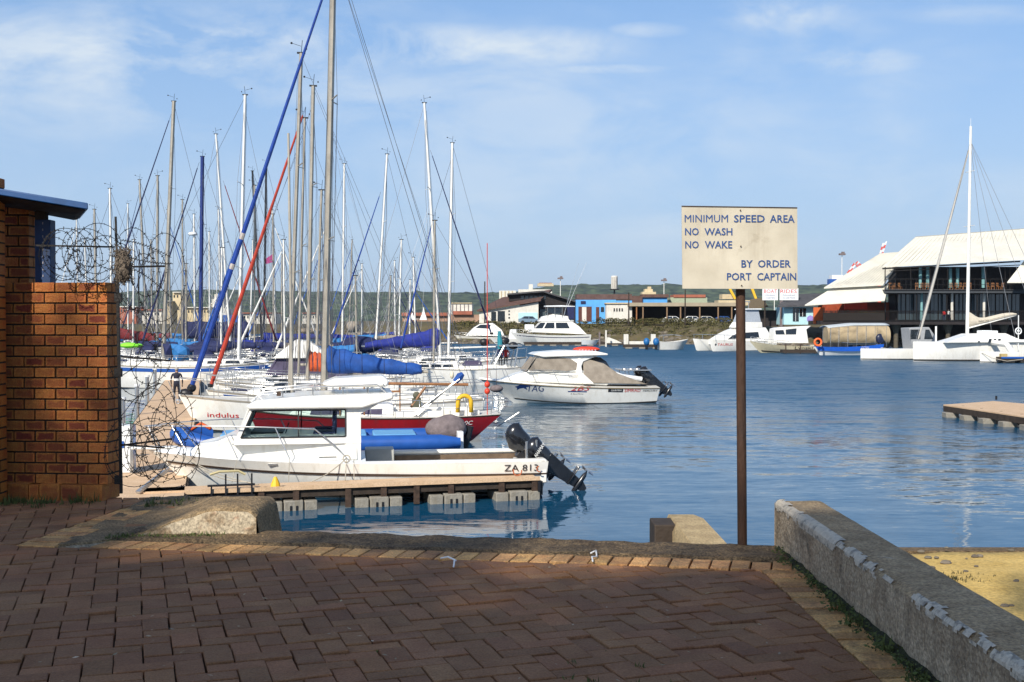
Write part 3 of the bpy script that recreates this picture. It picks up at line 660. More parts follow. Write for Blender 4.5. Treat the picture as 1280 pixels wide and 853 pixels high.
def wall():
    yF = 8.05; zb = ZP+.115
    t = thing('brick_wall', 'orange-brown face brick wall with a row of upright bricks at its foot, at the left edge', 'wall')
    xL = (0-640)/F*8.15; xR = (134-640)/F*yF
    rows = 19; w = xR-xL; rz = -.1
    brickwork(t, xL, yF+.09, rz, w, rows, zb, off=.3, thick=.2)
    # foot: bricks on end, projecting
    x = 0; co, si = math.cos(rz), math.sin(rz)
    while x < w-.02:
        bw = random.choice((.075, .08, .16)); bw = min(bw, w+.02-x+.008); q = MB(); q.poly_prism([(0, 0), (bw-.008, 0), (bw-.008, .28), (0, .28)], 0, .12+random.uniform(-.006, .006), .006)
        place('brick', q.mesh('brick', BRICK), t, (xL+x*co-(-.045)*si, yF+.09+x*si+(-.045)*co, ZP-.01), (0, 0, rz)); x += bw
    t2 = thing('brick_pillar', 'tall brick pillar under the blue roof, rising behind the lower brick wall', 'pillar')
    brickwork(t2, at(2, 400, 8.3).x-.02, 8.33, 0, (33-2)/F*8.33+.03, 29, ZP, off=.1, thick=.22)
    t3 = thing('brick_pillar', 'brick pillar cut off by the left edge of the picture, in front of the wall', 'pillar')
    brickwork(t3, at(-60, 400, 7.95).x, 7.8, 0, (66-3)/F*7.8, 30, ZP, off=.35, thick=.22)
    # blue roof: sheet on a dark soffit with a folded fascia
    t4 = thing('blue_roof', 'dark blue sheet metal roof edge jutting over the brick pillars', 'roof')
    A, B_ = at(-60, 226, 7.75), at(110, 254, 7.75)
    b = MB(); dz = Vector((0, 0, -.045))
    Aq, Bq = A+Vector((0, 1.3, .05)), B_+Vector((-.56, 1.3, .05))
    b.hexa([A+dz, B_+dz, Bq+dz, Aq+dz, A, B_, Bq, Aq]); b.build('fascia', mat('blue_sheet', (.008, .055, .17), .45, var=.3, scale=6), t4, bevel=.006)
    b = MB(); s = Vector((0, .03, -.05)); e = Vector((-.03, 0, 0)); b.hexa([A+s+Vector((0,.3,-.06)), B_+s+e*2+Vector((-.16,.3,0)), Bq+s+e*2, Aq+s+Vector((0,0,-.06)), A+s+Vector((0,0,.004)), B_+s+e+Vector((0,0,.004)), Bq+s+e+Vector((0,0,.004)), Aq+s+Vector((0,0,.004))])
    b.build('soffit', WOODD, t4)
    # blue post with bracket
    t5 = thing('blue_post', 'dark blue perforated steel post behind the razor wire, under the roof', 'post')
    b = MB(); p = at(45, 352, 8.22); q = at(64, 275, 8.22); b.box((p.x, 8.2, p.z-.9), (q.x, 8.3, q.z)); b.build('post', mat('blue_post_paint', (.006, .03, .1), .55, var=.3, scale=8), t5, bevel=.006)
    b = MB(); b.box((p.x-.0, 8.21, q.z), (p.x+.07, 8.28, q.z+.13)); b.build('bracket', WOODD, t5)
    me = MB(); me.cbox((0, 0, 0), (.006, .004, .016)); me = me.mesh('hole', mat('hole_rust', (.3, .28, .3), .7))
    for k in range(9): place('hole', me, t5, (p.x+.062, 8.197, p.z+.04+k*.048))
wall()
def gate():
    D = 8.0
    t = thing('iron_gate_frame', 'black iron gate frame bolted to the end of the brick wall', 'gate')
    def bar(x0, y0, x1, y1, w=.018, d=D, d1=None, nm='bar'):
        b = MB(); b.beam(at(x0, y0, d), at(x1, y1, d1 or d), w, w*.9); return b.build(nm, IRON, t)
    bar(144.5, 271, 147, 350, .014); bar(147, 350, 151.5, 617, .020); bar(45, 307, 143, 309, .013, 8.1); bar(146, 334, 205, 333, .014, D, 7.3)
    bar(152, 446, 212, 451, .012, D, 7.3); bar(151, 557, 214, 549, .014, D, 7.2); bar(151, 556, 205, 560, .012, D, 7.3)
    bar(174, 312, 173.5, 392, .006, 7.6)
    for y in (372, 466, 600):
        b = MB(); b.cbox(at(148, y, D), (.05, .03, .06)); b.build('hinge', IRON, t)
    # razor wire: three loose coils of wire, barbs along the wire
    def coil(cx, cy, r_px, half, turns, lab, ax=0, d=7.9, seed=1, squash=1.0, dep=.5):
        rr = random.Random(seed); rad = r_px/F*d; c = at(cx, cy, d); n = turns*34; P = []; ph = rr.uniform(0, 6)
        for i in range(n+1):
            t_ = i/n; a = t_*turns*2*math.pi+ph; rw = rad*(1+.34*math.sin(a*.37+seed)+.13*math.sin(a*1.7)+.12*math.sin(a*.81+1))
            s = (t_-.5)*2*half/F*d
            dx, dz = rw*math.cos(a), rw*math.sin(a)*squash
            if ax == 0: p = Vector((c.x+s+dx*.75, c.y+dx*.5+.03*math.sin(a*.9), c.z+dz))
            else: p = Vector((c.x+dx, c.y+dx*.4+s*.3, c.z+s+dz*.6))
            P.append(p)
        w = MB(); w.path(P, .0023, 5); L_ = 0
        bm = MB()
        for i in range(1, len(P)-1):
            if i % 2: continue
            p = P[i]; dv = (P[i+1]-P[i-1]).normalized(); o = dv.orthogonal().normalized(); o.rotate(Matrix.Rotation(rr.uniform(0, 6), 3, dv)); s = .0125
            bm.beam(p-o*s, p+o*s+dv*.004, .0042); 
        root = thing('razor_wire', lab, 'razor wire')
        w.build('wire', IRON, root, smooth='full'); bm.build('barbs', IRON, root, kind='stuff')
    coil(106, 318, 27, 36, 9, 'tangled razor wire coil on top of the brick wall', 0, 7.95, 3)
    coil(92, 326, 20, 26, 4, 'smaller razor wire loops hugging the blue post on the wall top', 0, 7.85, 23)
    coil(184, 345, 26, 24, 4, 'razor wire loops spreading from the gate top against the masts', 0, 7.6, 11, 1.5)
    coil(180, 452, 30, 22, 3, 'wide loose razor wire loops halfway down the gate', 0, 7.5, 5, 1.4)
    coil(190, 566, 31, 34, 9, 'dense razor wire coil at the foot of the gate before the cabin boat', 0, 7.5, 8, 1.05)
    coil(205, 530, 26, 22, 4, 'upper stray razor wire loops above the dense coil at the gate foot', 0, 7.45, 31, 1.4)
    w = MB()
    for (x0, y0, x1, y1, sg) in ((150, 318, 216, 330, 3), (150, 330, 214, 372, -6), (150, 360, 205, 430, 8), (152, 470, 222, 395, 10), (152, 520, 200, 480, -8), (150, 300, 214, 322, -4), (148, 395, 200, 460, 5), (152, 545, 245, 500, 14), (152, 500, 240, 545, -10)):
        P = [at(x0+(x1-x0)*k/10, y0+(y1-y0)*k/10+sg*math.sin(math.pi*k/10), 8.0-.5*k/10) for k in range(11)]; w.path(P, .0024, 5)
        for k in range(1, 20): p = P[k//2].lerp(P[min(10, k//2+1)], (k % 2)*.5); w.beam(p-Vector((.008, 0, .008)), p+Vector((.008, 0, .008)), .0038)
    o = w.build('barbed_wire', IRON); tag(o, 'slack strands of barbed wire strung out from the iron gate bar', 'barbed wire')
    # bundle of dry brush caught on the gate
    b = MB(); rr = random.Random(4); c = at(154, 333, 7.9)
    for _ in range(520):
        a = rr.uniform(0, 6.28); r = .062*math.sqrt(rr.random()); z = rr.uniform(-.12, .12); p = c+Vector((r*math.cos(a), r*math.sin(a), z))
        q = p+Vector((rr.uniform(-.03, .03), rr.uniform(-.03, .03), rr.uniform(-.045, .045))); b.beam(p, q, .0035)
    b.ball(c, .058, 12, 8, (1, 1, 2.0)); o = b.build('brush_bundle', mat('dry_brush', (.06, .045, .032), .95, scale=30, var=.4, bump=1, bscale=60, col2=(.2, .16, .12)), kind=None); tag(o, 'shaggy grey-brown bundle of dry brush stuck in the razor wire at the gate top', 'brush')
gate()
def sign():
    root = thing('warning_sign', 'cream metal speed notice with blue lettering on a rusty post at the quay edge', 'sign', on(929, 684, ZP+.01))
    o = root.location; p0 = Vector((0, .03, -.5)); pt = at(927, 345, 6.40)-o
    b = MB(); b.tube(Vector((.012, .035, -.9)), pt+Vector((0, .035, 0)), .0275, .0275, 16); b.build('post', RUST, root, smooth=True)
    A, Bq, C_, Dq = at(853, 361, 6.36), at(997, 361.5, 6.36), at(996.5, 259.5, 6.36), at(852, 257.5, 6.36)
    th = Vector((0, .006, 0)); b = MB(); b.hexa([A-o, Bq-o, Bq+th-o, A+th-o, Dq-o, C_-o, C_+th-o, Dq+th-o])
    m = mat('sign_face', (.46, .41, .31), .38, metal=.2, streak=((.25, .18, .1), .4), scale=2.2, col2=(.65, .59, .46), bump=.15, bscale=8, stain=((.2, .15, .09), 5, .6, .78, .5))
    b.build('board', m, root)
    b = MB(); e = 0.005
    b.beam(Dq-o+Vector((0,-.002,-.002)), C_-o+Vector((0,-.002,-.002)), .004, .005); b.build('top_edge', RUSTD, root)
    for (x, y) in ((925.5, 263), (926, 308), (927, 357)):
        b = MB(); c = at(x, y, 6.354)-o; b.lathe([(.004, -.003), (.004, .0), (.002, .001)], c, 8, 'y'); b.build('bolt', RUSTD, root)
    for body, x0, x1, y0, y1 in [('MINIMUM', 855.8, 910, 268.8, 278), ('SPEED', 917.5, 956, 268.9, 278.2), ('AREA', 962.3, 993.3, 269, 278.5), ('NO', 856.3, 873.5, 285.1, 294.3), ('WASH', 880.5, 915.5, 285.2, 294.4),
                                 ('NO', 856.5, 873.5, 301.5, 310.7), ('WAKE', 881, 915.3, 301.5, 310.7), ('BY', 926.8, 941, 325.4, 334.6), ('ORDER', 947.5, 988.5, 325.3, 334.6), ('PORT', 908.7, 939.3, 341.4, 350.6), ('CAPTAIN', 946.5, 995.3, 341.4, 350.7)]:
        def fn(u, v): return at(x0+(x1-x0)*u, y1+(y0-y1)*v, 6.3565)-o
        # words set one by one so that the gaps between them are as wide as on the board
        text('lettering', body, GOLD, root, fn, off=.012 if body != 'MINIMUM' else .0)
sign()
def shade_tree(x, y, lab, seed, R0=4.2, zc=11.0, nleaf=9000, hk=.75):
    rr = random.Random(seed); t = thing('broadleaf_tree', lab, 'tree', (x, y, ZP-.02))
    b = MB(); b.path([(0,0,-.3), (.1,0,1.5), (.05,.15,3.4), (0,.2,zc-ZP-1.5)], [.32, .24, .2, .1], 10)
    for k in range(9):
        a = k*2.4; h = 3.0+k*.5; q = Vector((math.cos(a), math.sin(a), 0)); b.path([(0.05,.1,h), tuple(q*1.4+Vector((0,0,h+1))), tuple(q*2.9+Vector((0,0,h+2.1)))], [.1, .07, .03], 6)
    b.build('trunk', mat('bark', (.1, .075, .05), .95, var=.35, scale=5, bump=1, bscale=14), t, smooth=True)
    b = MB(); cl = [(rr.uniform(-1,1), rr.uniform(-1,1), rr.uniform(-1,1), rr.uniform(.9, 1.5)) for _ in range(70)]
    cl = [(c[0]*R0*.8, c[1]*R0*.8, c[2]*R0*hk*.8+zc-ZP, c[3]) for c in cl if c[0]**2+c[1]**2+c[2]**2 < 1.15]
    for _ in range(nleaf):
        c = rr.choice(cl); v = Vector((rr.gauss(0,1), rr.gauss(0,1), rr.gauss(0,1))).normalized()*c[3]*rr.random()**.4; p = Vector(c[:3])+v
        u = Vector((rr.gauss(0,1), rr.gauss(0,1), rr.gauss(0,.5))).normalized(); w = u.orthogonal().normalized(); s = rr.uniform(.09, .17)
        b.add([p-u*s, p+w*s*.55, p+u*s, p-w*s*.55], [(0,1,2,3)])
    b.build('crown', mat('leaf_green', (.03, .06, .015), .7, var=.4, scale=3, rnd=.3), t)
SHX, SHY = sdir.x/sdir.z, sdir.y/sdir.z
for (gx, gy, lab, sd) in [(-.9, 2.5, 'broad leafy tree behind the viewer shading the middle of the paving', 1), (-6.0, 6.9, 'broad leafy tree behind the viewer shading the brick wall', 2), (2.7, 2.3, 'broad leafy tree behind the viewer shading the parapet', 3), (-3.6, 2.9, 'broad leafy tree behind the viewer shading the left paving', 4), (5.8, 6.7, 'leafy tree behind the viewer shading the lower sand', 5)]:
    zc = 23.0; shade_tree(gx+SHX*(zc-ZP), gy+SHY*(zc-ZP), lab, sd, R0=3.6 if sd != 5 else 2.3, zc=zc, nleaf=9000, hk=.5)
# ================================================================== BOAT BUILDERS
ORD = ['first', 'second', 'third', 'fourth', 'fifth', 'sixth', 'seventh', 'eighth', 'ninth', 'tenth', 'eleventh', 'twelfth', 'thirteenth', 'fourteenth', 'fifteenth', 'sixteenth']
class Hull:
    """rows of the shell from keel to sheer: (x_stern, x_bow, half beam, z_stern, z_mid, z_bow, transom share, bow fullness)"""
    def __init__(s, rows, ns=28, smax=.42): s.rows = rows; s.ns = ns; s.smax = smax
    def pt(s, j, t):
        j0 = min(int(j), len(s.rows)-2 if j > len(s.rows)-1 else int(j)); f = j-j0
        if f < 1e-6: return s._p(s.rows[j0], t)
        a, b = s._p(s.rows[j0], t), s._p(s.rows[j0+1], t); return tuple(a[k]+(b[k]-a[k])*f for k in range(3))
    def _p(s, r, t):
        x0, x1, w, za, zm, zb, tr, p = r; m = s.smax
        y = w*(tr+(1-tr)*math.sin(math.pi/2*t/m)) if t < m else w*max(0, math.cos(math.pi/2*((t-m)/(1-m))**p))
        z = za*(1-t)*(1-2*t)+4*zm*t*(1-t)+zb*t*(2*t-1)
        return (x0+(x1-x0)*t, y, z)
    def side(s, x, z, sd=1, off=.012):
        n = len(s.rows); best = None
        for j in range(n-1, 0, -1):
            def zy(k):
                r = s.rows[k]; t = max(0, min(1, (x-r[0])/(r[1]-r[0]))); p = s._p(r, t); return p[2], p[1]
            z1, y1 = zy(j); z0, y0 = zy(j-1)
            if z >= z0 or j == 1:
                f = (z-z0)/((z1-z0) or 1); return (x, sd*(y0+(y1-y0)*f+off), z)
    def shell(s, name, m, parent):
        b = MB(); ns = s.ns; nr = len(s.rows); per = nr*2
        for i in range(ns+1):
            t = (i/ns); t = t if i < ns else .9999
            L_ = [s.pt(j, t) for j in range(nr)]
            b.v += [L_[j] for j in range(nr-1, -1, -1)]+[(x, -y, z) for x, y, z in L_]
        for i in range(ns):
            for k in range(per-1): b.f.append((i*per+k, i*per+k+1, (i+1)*per+k+1, (i+1)*per+k)); b.mi.append(0)
        b.f.append(tuple(range(per-1, -1, -1))); b.mi.append(0)
        return b.build(name, m, parent, smooth=True)
    def deck(s, name, m, parent, t0=0, t1=1, drop=.03, camber=.05, inset=.0):
        b = MB(); ns = s.ns; top = len(s.rows)-1; nk = 6
        for i in range(ns+1):
            t = min(.9995, t0+(t1-t0)*i/ns); x, y, z = s.pt(top, t); y = max(.001, y-inset)
            for k in range(nk+1):
                q = 1-2*k/nk; b.v.append((x, y*q, z-drop+camber*(1-q*q)))
        for i in range(ns):
            for k in range(nk): a = i*(nk+1)+k; b.f.append((a, a+1, a+nk+2, a+nk+1)); b.mi.append(0)
        return b.build(name, m, parent, smooth='full')
    def band(s, name, m, parent, j0, j1, t0=0, t1=.995, off=.012, both=True):
        b = MB(); n = s.ns
        for sd in ((1, -1) if both else (1,)):
            o = len(b.v)
            for i in range(n+1):
                t = t0+(t1-t0)*i/n
                for j in (j0, j1): x, y, z = s.pt(j, t); b.v.append((x+off*.5*(t > .9), sd*(y+off), z))
            for i in range(n): b.f.append((o+2*i, o+2*i+1, o+2*i+3, o+2*i+2)); b.mi.append(0)
            for i in (0, 1):      # thin lips so that the band has thickness
                o2 = len(b.v)
                for k in range(n+1): v = b.v[o+2*k+i]; b.v.append((v[0], v[1]-sd*off*1.3, v[2]))
                for k in range(n): b.f.append((o+2*k+i, o+2*k+2+i, o2+k+1, o2+k)); b.mi.append(0)
        return b.build(name, m, parent)
    def rail(s, name, m, parent, t0, t1, h, nst, r=.014, inset=.05, lines=2, both=True, close=False, label=None):
        b = MB(); top = len(s.rows)-1
        for sd in ((1, -1) if both else (1,)):
            P = []
            for i in range(nst+1):
                x, y, z = s.pt(top, t0+(t1-t0)*i/nst); y = max(0, y-inset)*sd; P.append(Vector((x, y, z)))
                b.tube(P[-1], P[-1]+Vector((0, 0, h)), r, n=5)
            for l in range(lines):
                q = 1-l*.5; b.path([p+Vector((0, 0, h*q)) for p in P], r*(1 if l == 0 else .6), 5)
        return b.build(name, m, parent, smooth='full')
def hull_text(name, body, m, parent, H, x0, x1, z0, z1, sd=1, off=.02, slant=0):
    # reads left to right for a viewer on that side: port side (+1) runs from the bow aft
    def fn(u, v):
        x = (x1+(x0-x1)*u if sd == 1 else x0+(x1-x0)*u)+slant*v*(z1-z0)*(-sd); return H.side(x, z0+(z1-z0)*v, sd, off)
    return text(name, body, m, parent, fn)
FING = (-.9889, -.1486)
HD_L = math.atan2(FING[1], FING[0])          # bow to the left, as in the slips
HD_R = math.atan2(-FING[1], -FING[0])
def sail_hull(L, aft, beam, fb, transom=.72, rake=.75):
    f = L-aft
    return Hull([(-aft+.5, f-rake-1.3, beam*.12, -.15, -.5, -.1, .6, 1.1), (-aft+.25, f-rake-.1, beam*.40, .0, -.1, .02, transom*.8, 1.25), (-aft+.12, f-rake*.55, beam*.47, fb*.45, fb*.40, fb*.5, transom*.95, 1.45), (-aft, f, beam*.5, fb*.98, fb*.88, fb*1.15, transom, 1.6)])
def sailboat(label, xb, wl, xt, yt, fore, aft, hd='L', fb=1.15, beam=None, hullm=None, mr=.1, mm=None, furl=None, ftop=.93, fpx=None, boom=None, dodger=None, stripe=None, sm='white', spread=2, lines=True, name='sailing_yacht', deckd=1, group=None, backst=True, cabin=True, wires=True, bunting=None, rail=True):
    d = 5880.0/(wl-HOR); base = at(xb, HOR, d); hz = HD_L if hd == 'L' else HD_R
    t = thing(name, label, 'sailboat', (base.x, d, 0), hz, group or ('sailing yachts moored in the marina' if name == 'sailing_yacht' else 'distant yachts moored beyond the pier'))
    inv = Matrix.Rotation(-hz, 4, 'Z'); loc = lambda w: inv @ (w-Vector((base.x, d, 0)))
    L = fore+aft; beam = beam or L*.3; H = sail_hull(L, aft, beam, fb); hm = hullm or WHITE; mm = mm or ALU
    H.shell('hull', hm, t); H.deck('deck', DECKM, t, .02, 1)
    if stripe: H.band('stripe', stripe, t, 2.55, 2.85, .03, .93)
    H.band('boot_stripe', RUBBER, t, 1.0, 1.12, .02, .97)
    H.band('toe_rail', ALU if hm is not CREAM else WOODM, t, 2.93, 3.03, 0, .99, .015)
    zc = fb*.9
    if cabin:
        x0, x1 = -aft*.28, fore*.45; h = .42; w = beam*.28
        prof = [(x0, zc-.1), (x1+.5, zc-.1), (x1, zc+h*.75), (x0+.3, zc+h), (x0, zc+h)]
        b = MB(); b.prism(prof, w, .25, zc); c = b.build('cabin', WHITE, t, bevel=.04)
        me = MB(); n = 3
        for k in range(n):
            xa = x0+.35+(x1-x0-.6)*k/n; 
            for sd in ((1, -1) if d < 90 else (0,)):
                b2 = MB(); b2.panel([(xa, zc+.12), (xa+(x1-x0)/n*.7, zc+.12), (xa+(x1-x0)/n*.66, zc+.29), (xa+.05, zc+.3)], w, .25, zc, sides=(sd,) if sd else (1, -1)); b2.build('window', GLASS, c)
        b = MB(); xs, xe = -aft*.88, x0      # cockpit coamings
        for sd in (1, -1): b.box((xs, sd*beam*.29-.06, zc-.1), (xe, sd*beam*.29+.06, zc+.2))
        b.build('coaming', WHITE, t, bevel=.02)
        b = MB(); b.cbox((x1*.55, 0, zc+h*.9), (.5, .45, .12)); b.build('hatch', GLASS, t, bevel=.02)
        b = MB(); xw = xs*.8; b.tube((xw, 0, zc-.05), (xw, 0, zc+.45), .05); b.torus((xw-.05, 0, zc+.5), .3, .018, (1, 0, .1), 18, 5); b.build('wheel', STEEL, t, smooth=True)
    T = loc(at(xt, yt, d)); B0 = Vector((0, 0, zc))
    b = MB(); sq = (1.0, .72); n = 10
    b.path([B0+(T-B0)*k/6 for k in range(7)], [mr*(1-.12*k/6) for k in range(7)], n, sq=(.8, 1.15)); M_ = b.build('mast', mm, t, smooth=True)
    Hm = T.z-zc; U = lambda f: B0+(T-B0)*f
    w = MB(); wr = max(.009, d*.00017)
    sp_ = [(.52, beam*.36)] if spread == 1 else [(.36, beam*.36), (.67, beam*.28)]
    for f, sw in sp_:
        b = MB(); c = U(f); b.beam(c+Vector((-.25, sw, .05)), c, .05, .025); b.beam(c, c+Vector((-.25, -sw, .05)), .05, .025); b.build('spreader', mm, M_)
    b = MB(); b.cbox(tuple(T+Vector((0, 0, .02))), (.35, .12, .06)); b.tube(T, T+Vector((-.05, .0, .55)), .012, n=4); b.beam(T+Vector((.0, 0, .3)), T+Vector((.4, 0, .42)), .015); b.ball(tuple(T+Vector((.4, 0, .42))), .05, 6, 4); b.cbox(tuple(T+Vector((-.22, 0, .2))), (.05, .14, .05)); b.build('wind_vane', BLACK, M_)
    bow = Vector((fore-.08, 0, fb*1.15)); st = Vector((-aft+.1, 0, fb))
    if fpx: ft = loc(at(fpx[0], fpx[1], d)); ft.y = 0.0 if abs(ft.y) < 3 else ft.y; ft = loc(at(fpx[0], fpx[1], d))
    else: ft = U(ftop)+Vector((.05, 0, 0))
    if len(fpx or ()) == 4: bow = loc(at(fpx[2], fpx[3], d))
    if wires:
        for sd in (1, -1):
            P = [Vector((-.1, sd*beam*.46, fb))]+[U(f)+Vector((-.25, sd*sw, .05)) for f, sw in sp_]+[U(.97)]
            w.path(P, wr, 3); w.tube(Vector((-.35, sd*beam*.44, fb)), U(sp_[0][0]), wr, n=3); w.tube(Vector((.3, sd*beam*.44, fb)), U(sp_[0][0]), wr, n=3)
        if backst: w.tube(st, U(.995), wr, n=3)
        w.tube(bow, ft, wr, n=3)
        for k in range(2 if d < 75 else 1): w.tube(Vector((.14, .1-.2*k, zc+.3)), U(.97)+Vector((.12, 0, 0)), wr*.8, n=3)
        w.build('rigging', WIRE, t)
    if furl:
        m_, r_ = furl; b = MB(); n = 16; P = [bow.lerp(ft, .02+.95*k/n) for k in range(n+1)]
        rr = [r_*(.55+.45*min(1, (k+1)/3))*(1-.66*(k/n)**.8)*(1+.06*math.sin(k*2.1)) for k in range(n+1)]
        b.path(P, rr, 8); fo = b.build('furled_sail', m_, t, smooth=True)
        b = MB(); b.lathe([(.09, 0), (.13, .03), (.13, .12), (.08, .15)], tuple(bow+(ft-bow).normalized()*.1), 8); b.build('furler_drum', BLACK, fo)
    if boom:
        cm, bl, h0, h1, *o = boom; zb = zc+(o[0] if o else .95); up = o[1] if len(o) > 1 else .1; sg = -1
        b = MB(); A = Vector((-.12, 0, zb)); E = Vector((-bl, 0, zb+up)); b.tube(A, E+Vector((-.25, 0, .0)), .07, .06, 8); bo = b.build('boom', mm, t, smooth=True)
        if cm:
            b = MB(); n = 30; k8 = 14; rnd = random.Random(int(xb*7+wl)); vs = []
            for i in range(n+1):
                f = i/n; c = A.lerp(E, f); hh = h0+(h1-h0)*(f**.8); hh *= 1+.035*math.sin(i*.9+xb)+rnd.uniform(-.015, .015); wd = .16+.09*hh
                if i == 0: hh *= 1.05
                for k in range(k8):
                    a = 2*math.pi*k/k8; yy = math.sin(a)*wd; zz = (math.cos(a)*.5+.5)*hh-.12; yy *= 1-.55*max(0, math.cos(a))
                    vs.append((c.x, c.y+yy*(1+rnd.uniform(-.08, .08)), c.z+zz))
            vs = [(x, y+.05*noise.noise(Vector((x*2.2, y*5, z*5+xb))), z+.05*noise.noise(Vector((x*3.1, y*4, z*4)))) for x, y, z in vs]
            fs = [(i*k8+k, i*k8+(k+1) % k8, (i+1)*k8+(k+1) % k8, (i+1)*k8+k) for i in range(n) for k in range(k8)]+[tuple(range(k8-1, -1, -1)), tuple(n*k8+k for k in range(k8))]
            b.add(vs, fs); sc = b.build('sail_cover', cm, t, smooth='full')
            if d < 90:
                for i in range(4, n-1, 7):
                    q = MB(); q.path([Vector(vs[i*k8+k])+(Vector(vs[i*k8+k])-A.lerp(E, i/n)-Vector((0, 0, .1)))*.015 for k in range(k8)], .012, 4, closed=True); q.build('tie', mat('tie_dark', (.02, .03, .08), .8), sc)
            ww = MB()
            for f in (.25, .5, .75): ww.tube(A.lerp(E, f)+Vector((0, 0, h0+(h1-h0)*f-.1)), U(.62), wr*.7, n=3)
            ww.build('lazy_jack', WIREL, t)
    if dodger:
        b = MB(); x1 = -aft*.28+.5; n = 8
        def fn(u, v):
            a = math.pi*u; hh = .75*math.sin(math.pi/2*min(1, v*1.5+.25)); return (x1+.55-1.5*v, beam*.30*math.cos(a), zc+.3+hh*math.sin(a)**.6 if 0 < u < 1 else zc+.3)
        b.grid(fn, 12, 5); do = b.build('sprayhood', dodger, t, smooth='full'); sm_ = do.modifiers.new('thick', 'SOLIDIFY'); sm_.thickness = .02
    if rail:
        H.rail('guard_rail', STEEL, t, .1, .88, .6, 7, r=max(.011, d*.0002), lines=2)
        b = MB(); z = fb*1.12; x = fore; b.path([(x-.9, beam*.2, z), (x-.85, beam*.2, z+.58), (x-.05, .1, z+.68), (x-.05, -.1, z+.68), (x-.85, -beam*.2, z+.58), (x-.9, -beam*.2, z)], .018, 5); b.tube((x-.1, .1, z), (x-.05, .1, z+.68), .016, n=5); b.build('pulpit', STEEL, t)
        b = MB(); x = -aft; y = beam*.34; z = fb; b.path([(x+.9, y, z), (x+.85, y, z+.6), (x+.1, y*.9, z+.62), (x+.1, -y*.9, z+.62), (x+.85, -y, z+.6), (x+.9, -y, z)], .018, 5); b.build('pushpit', STEEL, t)
    return t, H, loc, d
def outboard(parent, x, y, z, tilt, m=None, s=1.0, name='outboard_motor', label=None):
    m = m or ENGB; root = bpy.data.objects.new(name, None); COL.objects.link(root); root.parent = parent; root.location = (x, y, z); root.rotation_euler = (0, tilt, 0); root.scale = (s, s, s)
    # built pointing down: cowl on top, leg, plate, gearcase, propeller; local -x is aft
    b = MB(); prof = [(.17, -.02), (.2, .1), (.22, .3), (.2, .5), (.13, .62), (.05, .66)]
    b.lathe(prof, (0, 0, 0), 14); b.v = [(v[0]*1.45-.22-.1*(v[2] > .45), v[1]*.95, v[2]) for v in b.v]
    b.build('cowl', m, root, smooth=True, bevel=0)
    b = MB(); b.hexa([(-.32,-.08,-1.0),(-.06,-.06,-1.0),(-.06,.06,-1.0),(-.32,.08,-1.0),(-.46,-.13,0),(.02,-.13,0),(.02,.13,0),(-.46,.13,0)])
    b.cbox((-.3, 0, -.82), (.55, .3, .035)); b.build('leg', ENGB, root, bevel=.015)
    b = MB(); b.lathe([(.01, -.62), (.06, -.5), (.075, -.2), (.06, .02), (.03, .1)], (.03, 0, -1.08), 10, 'x'); b.hexa([(-.22,-.01,-1.32),(-.1,-.01,-1.32),(-.1,.01,-1.32),(-.22,.01,-1.32),(-.34,-.02,-1.1),(-.05,-.02,-1.1),(-.05,.02,-1.1),(-.34,.02,-1.1)])
    b.build('gearcase', ENGB, root, smooth=True)
    b = MB()
    for k in range(3):
        a = k*2.094+.4; c, s_ = math.cos(a), math.sin(a); p = lambda r, w, dx: (-.60+dx, r*c-w*s_, -1.08+r*s_+w*c)
        b.add([p(.04, -.03, -.02), p(.17, -.09, -.05), p(.2, .03, .02), p(.04, .03, .03)], [(0,1,2,3)])
    pr = b.build('propeller', STEEL, root); sm_ = pr.modifiers.new('thick', 'SOLIDIFY'); sm_.thickness = .012
    b = MB(); b.cbox((.08, 0, -.12), (.16, .3, .34)); b.build('bracket', BLACK, root, bevel=.015)
    return root
def lift(o): return o
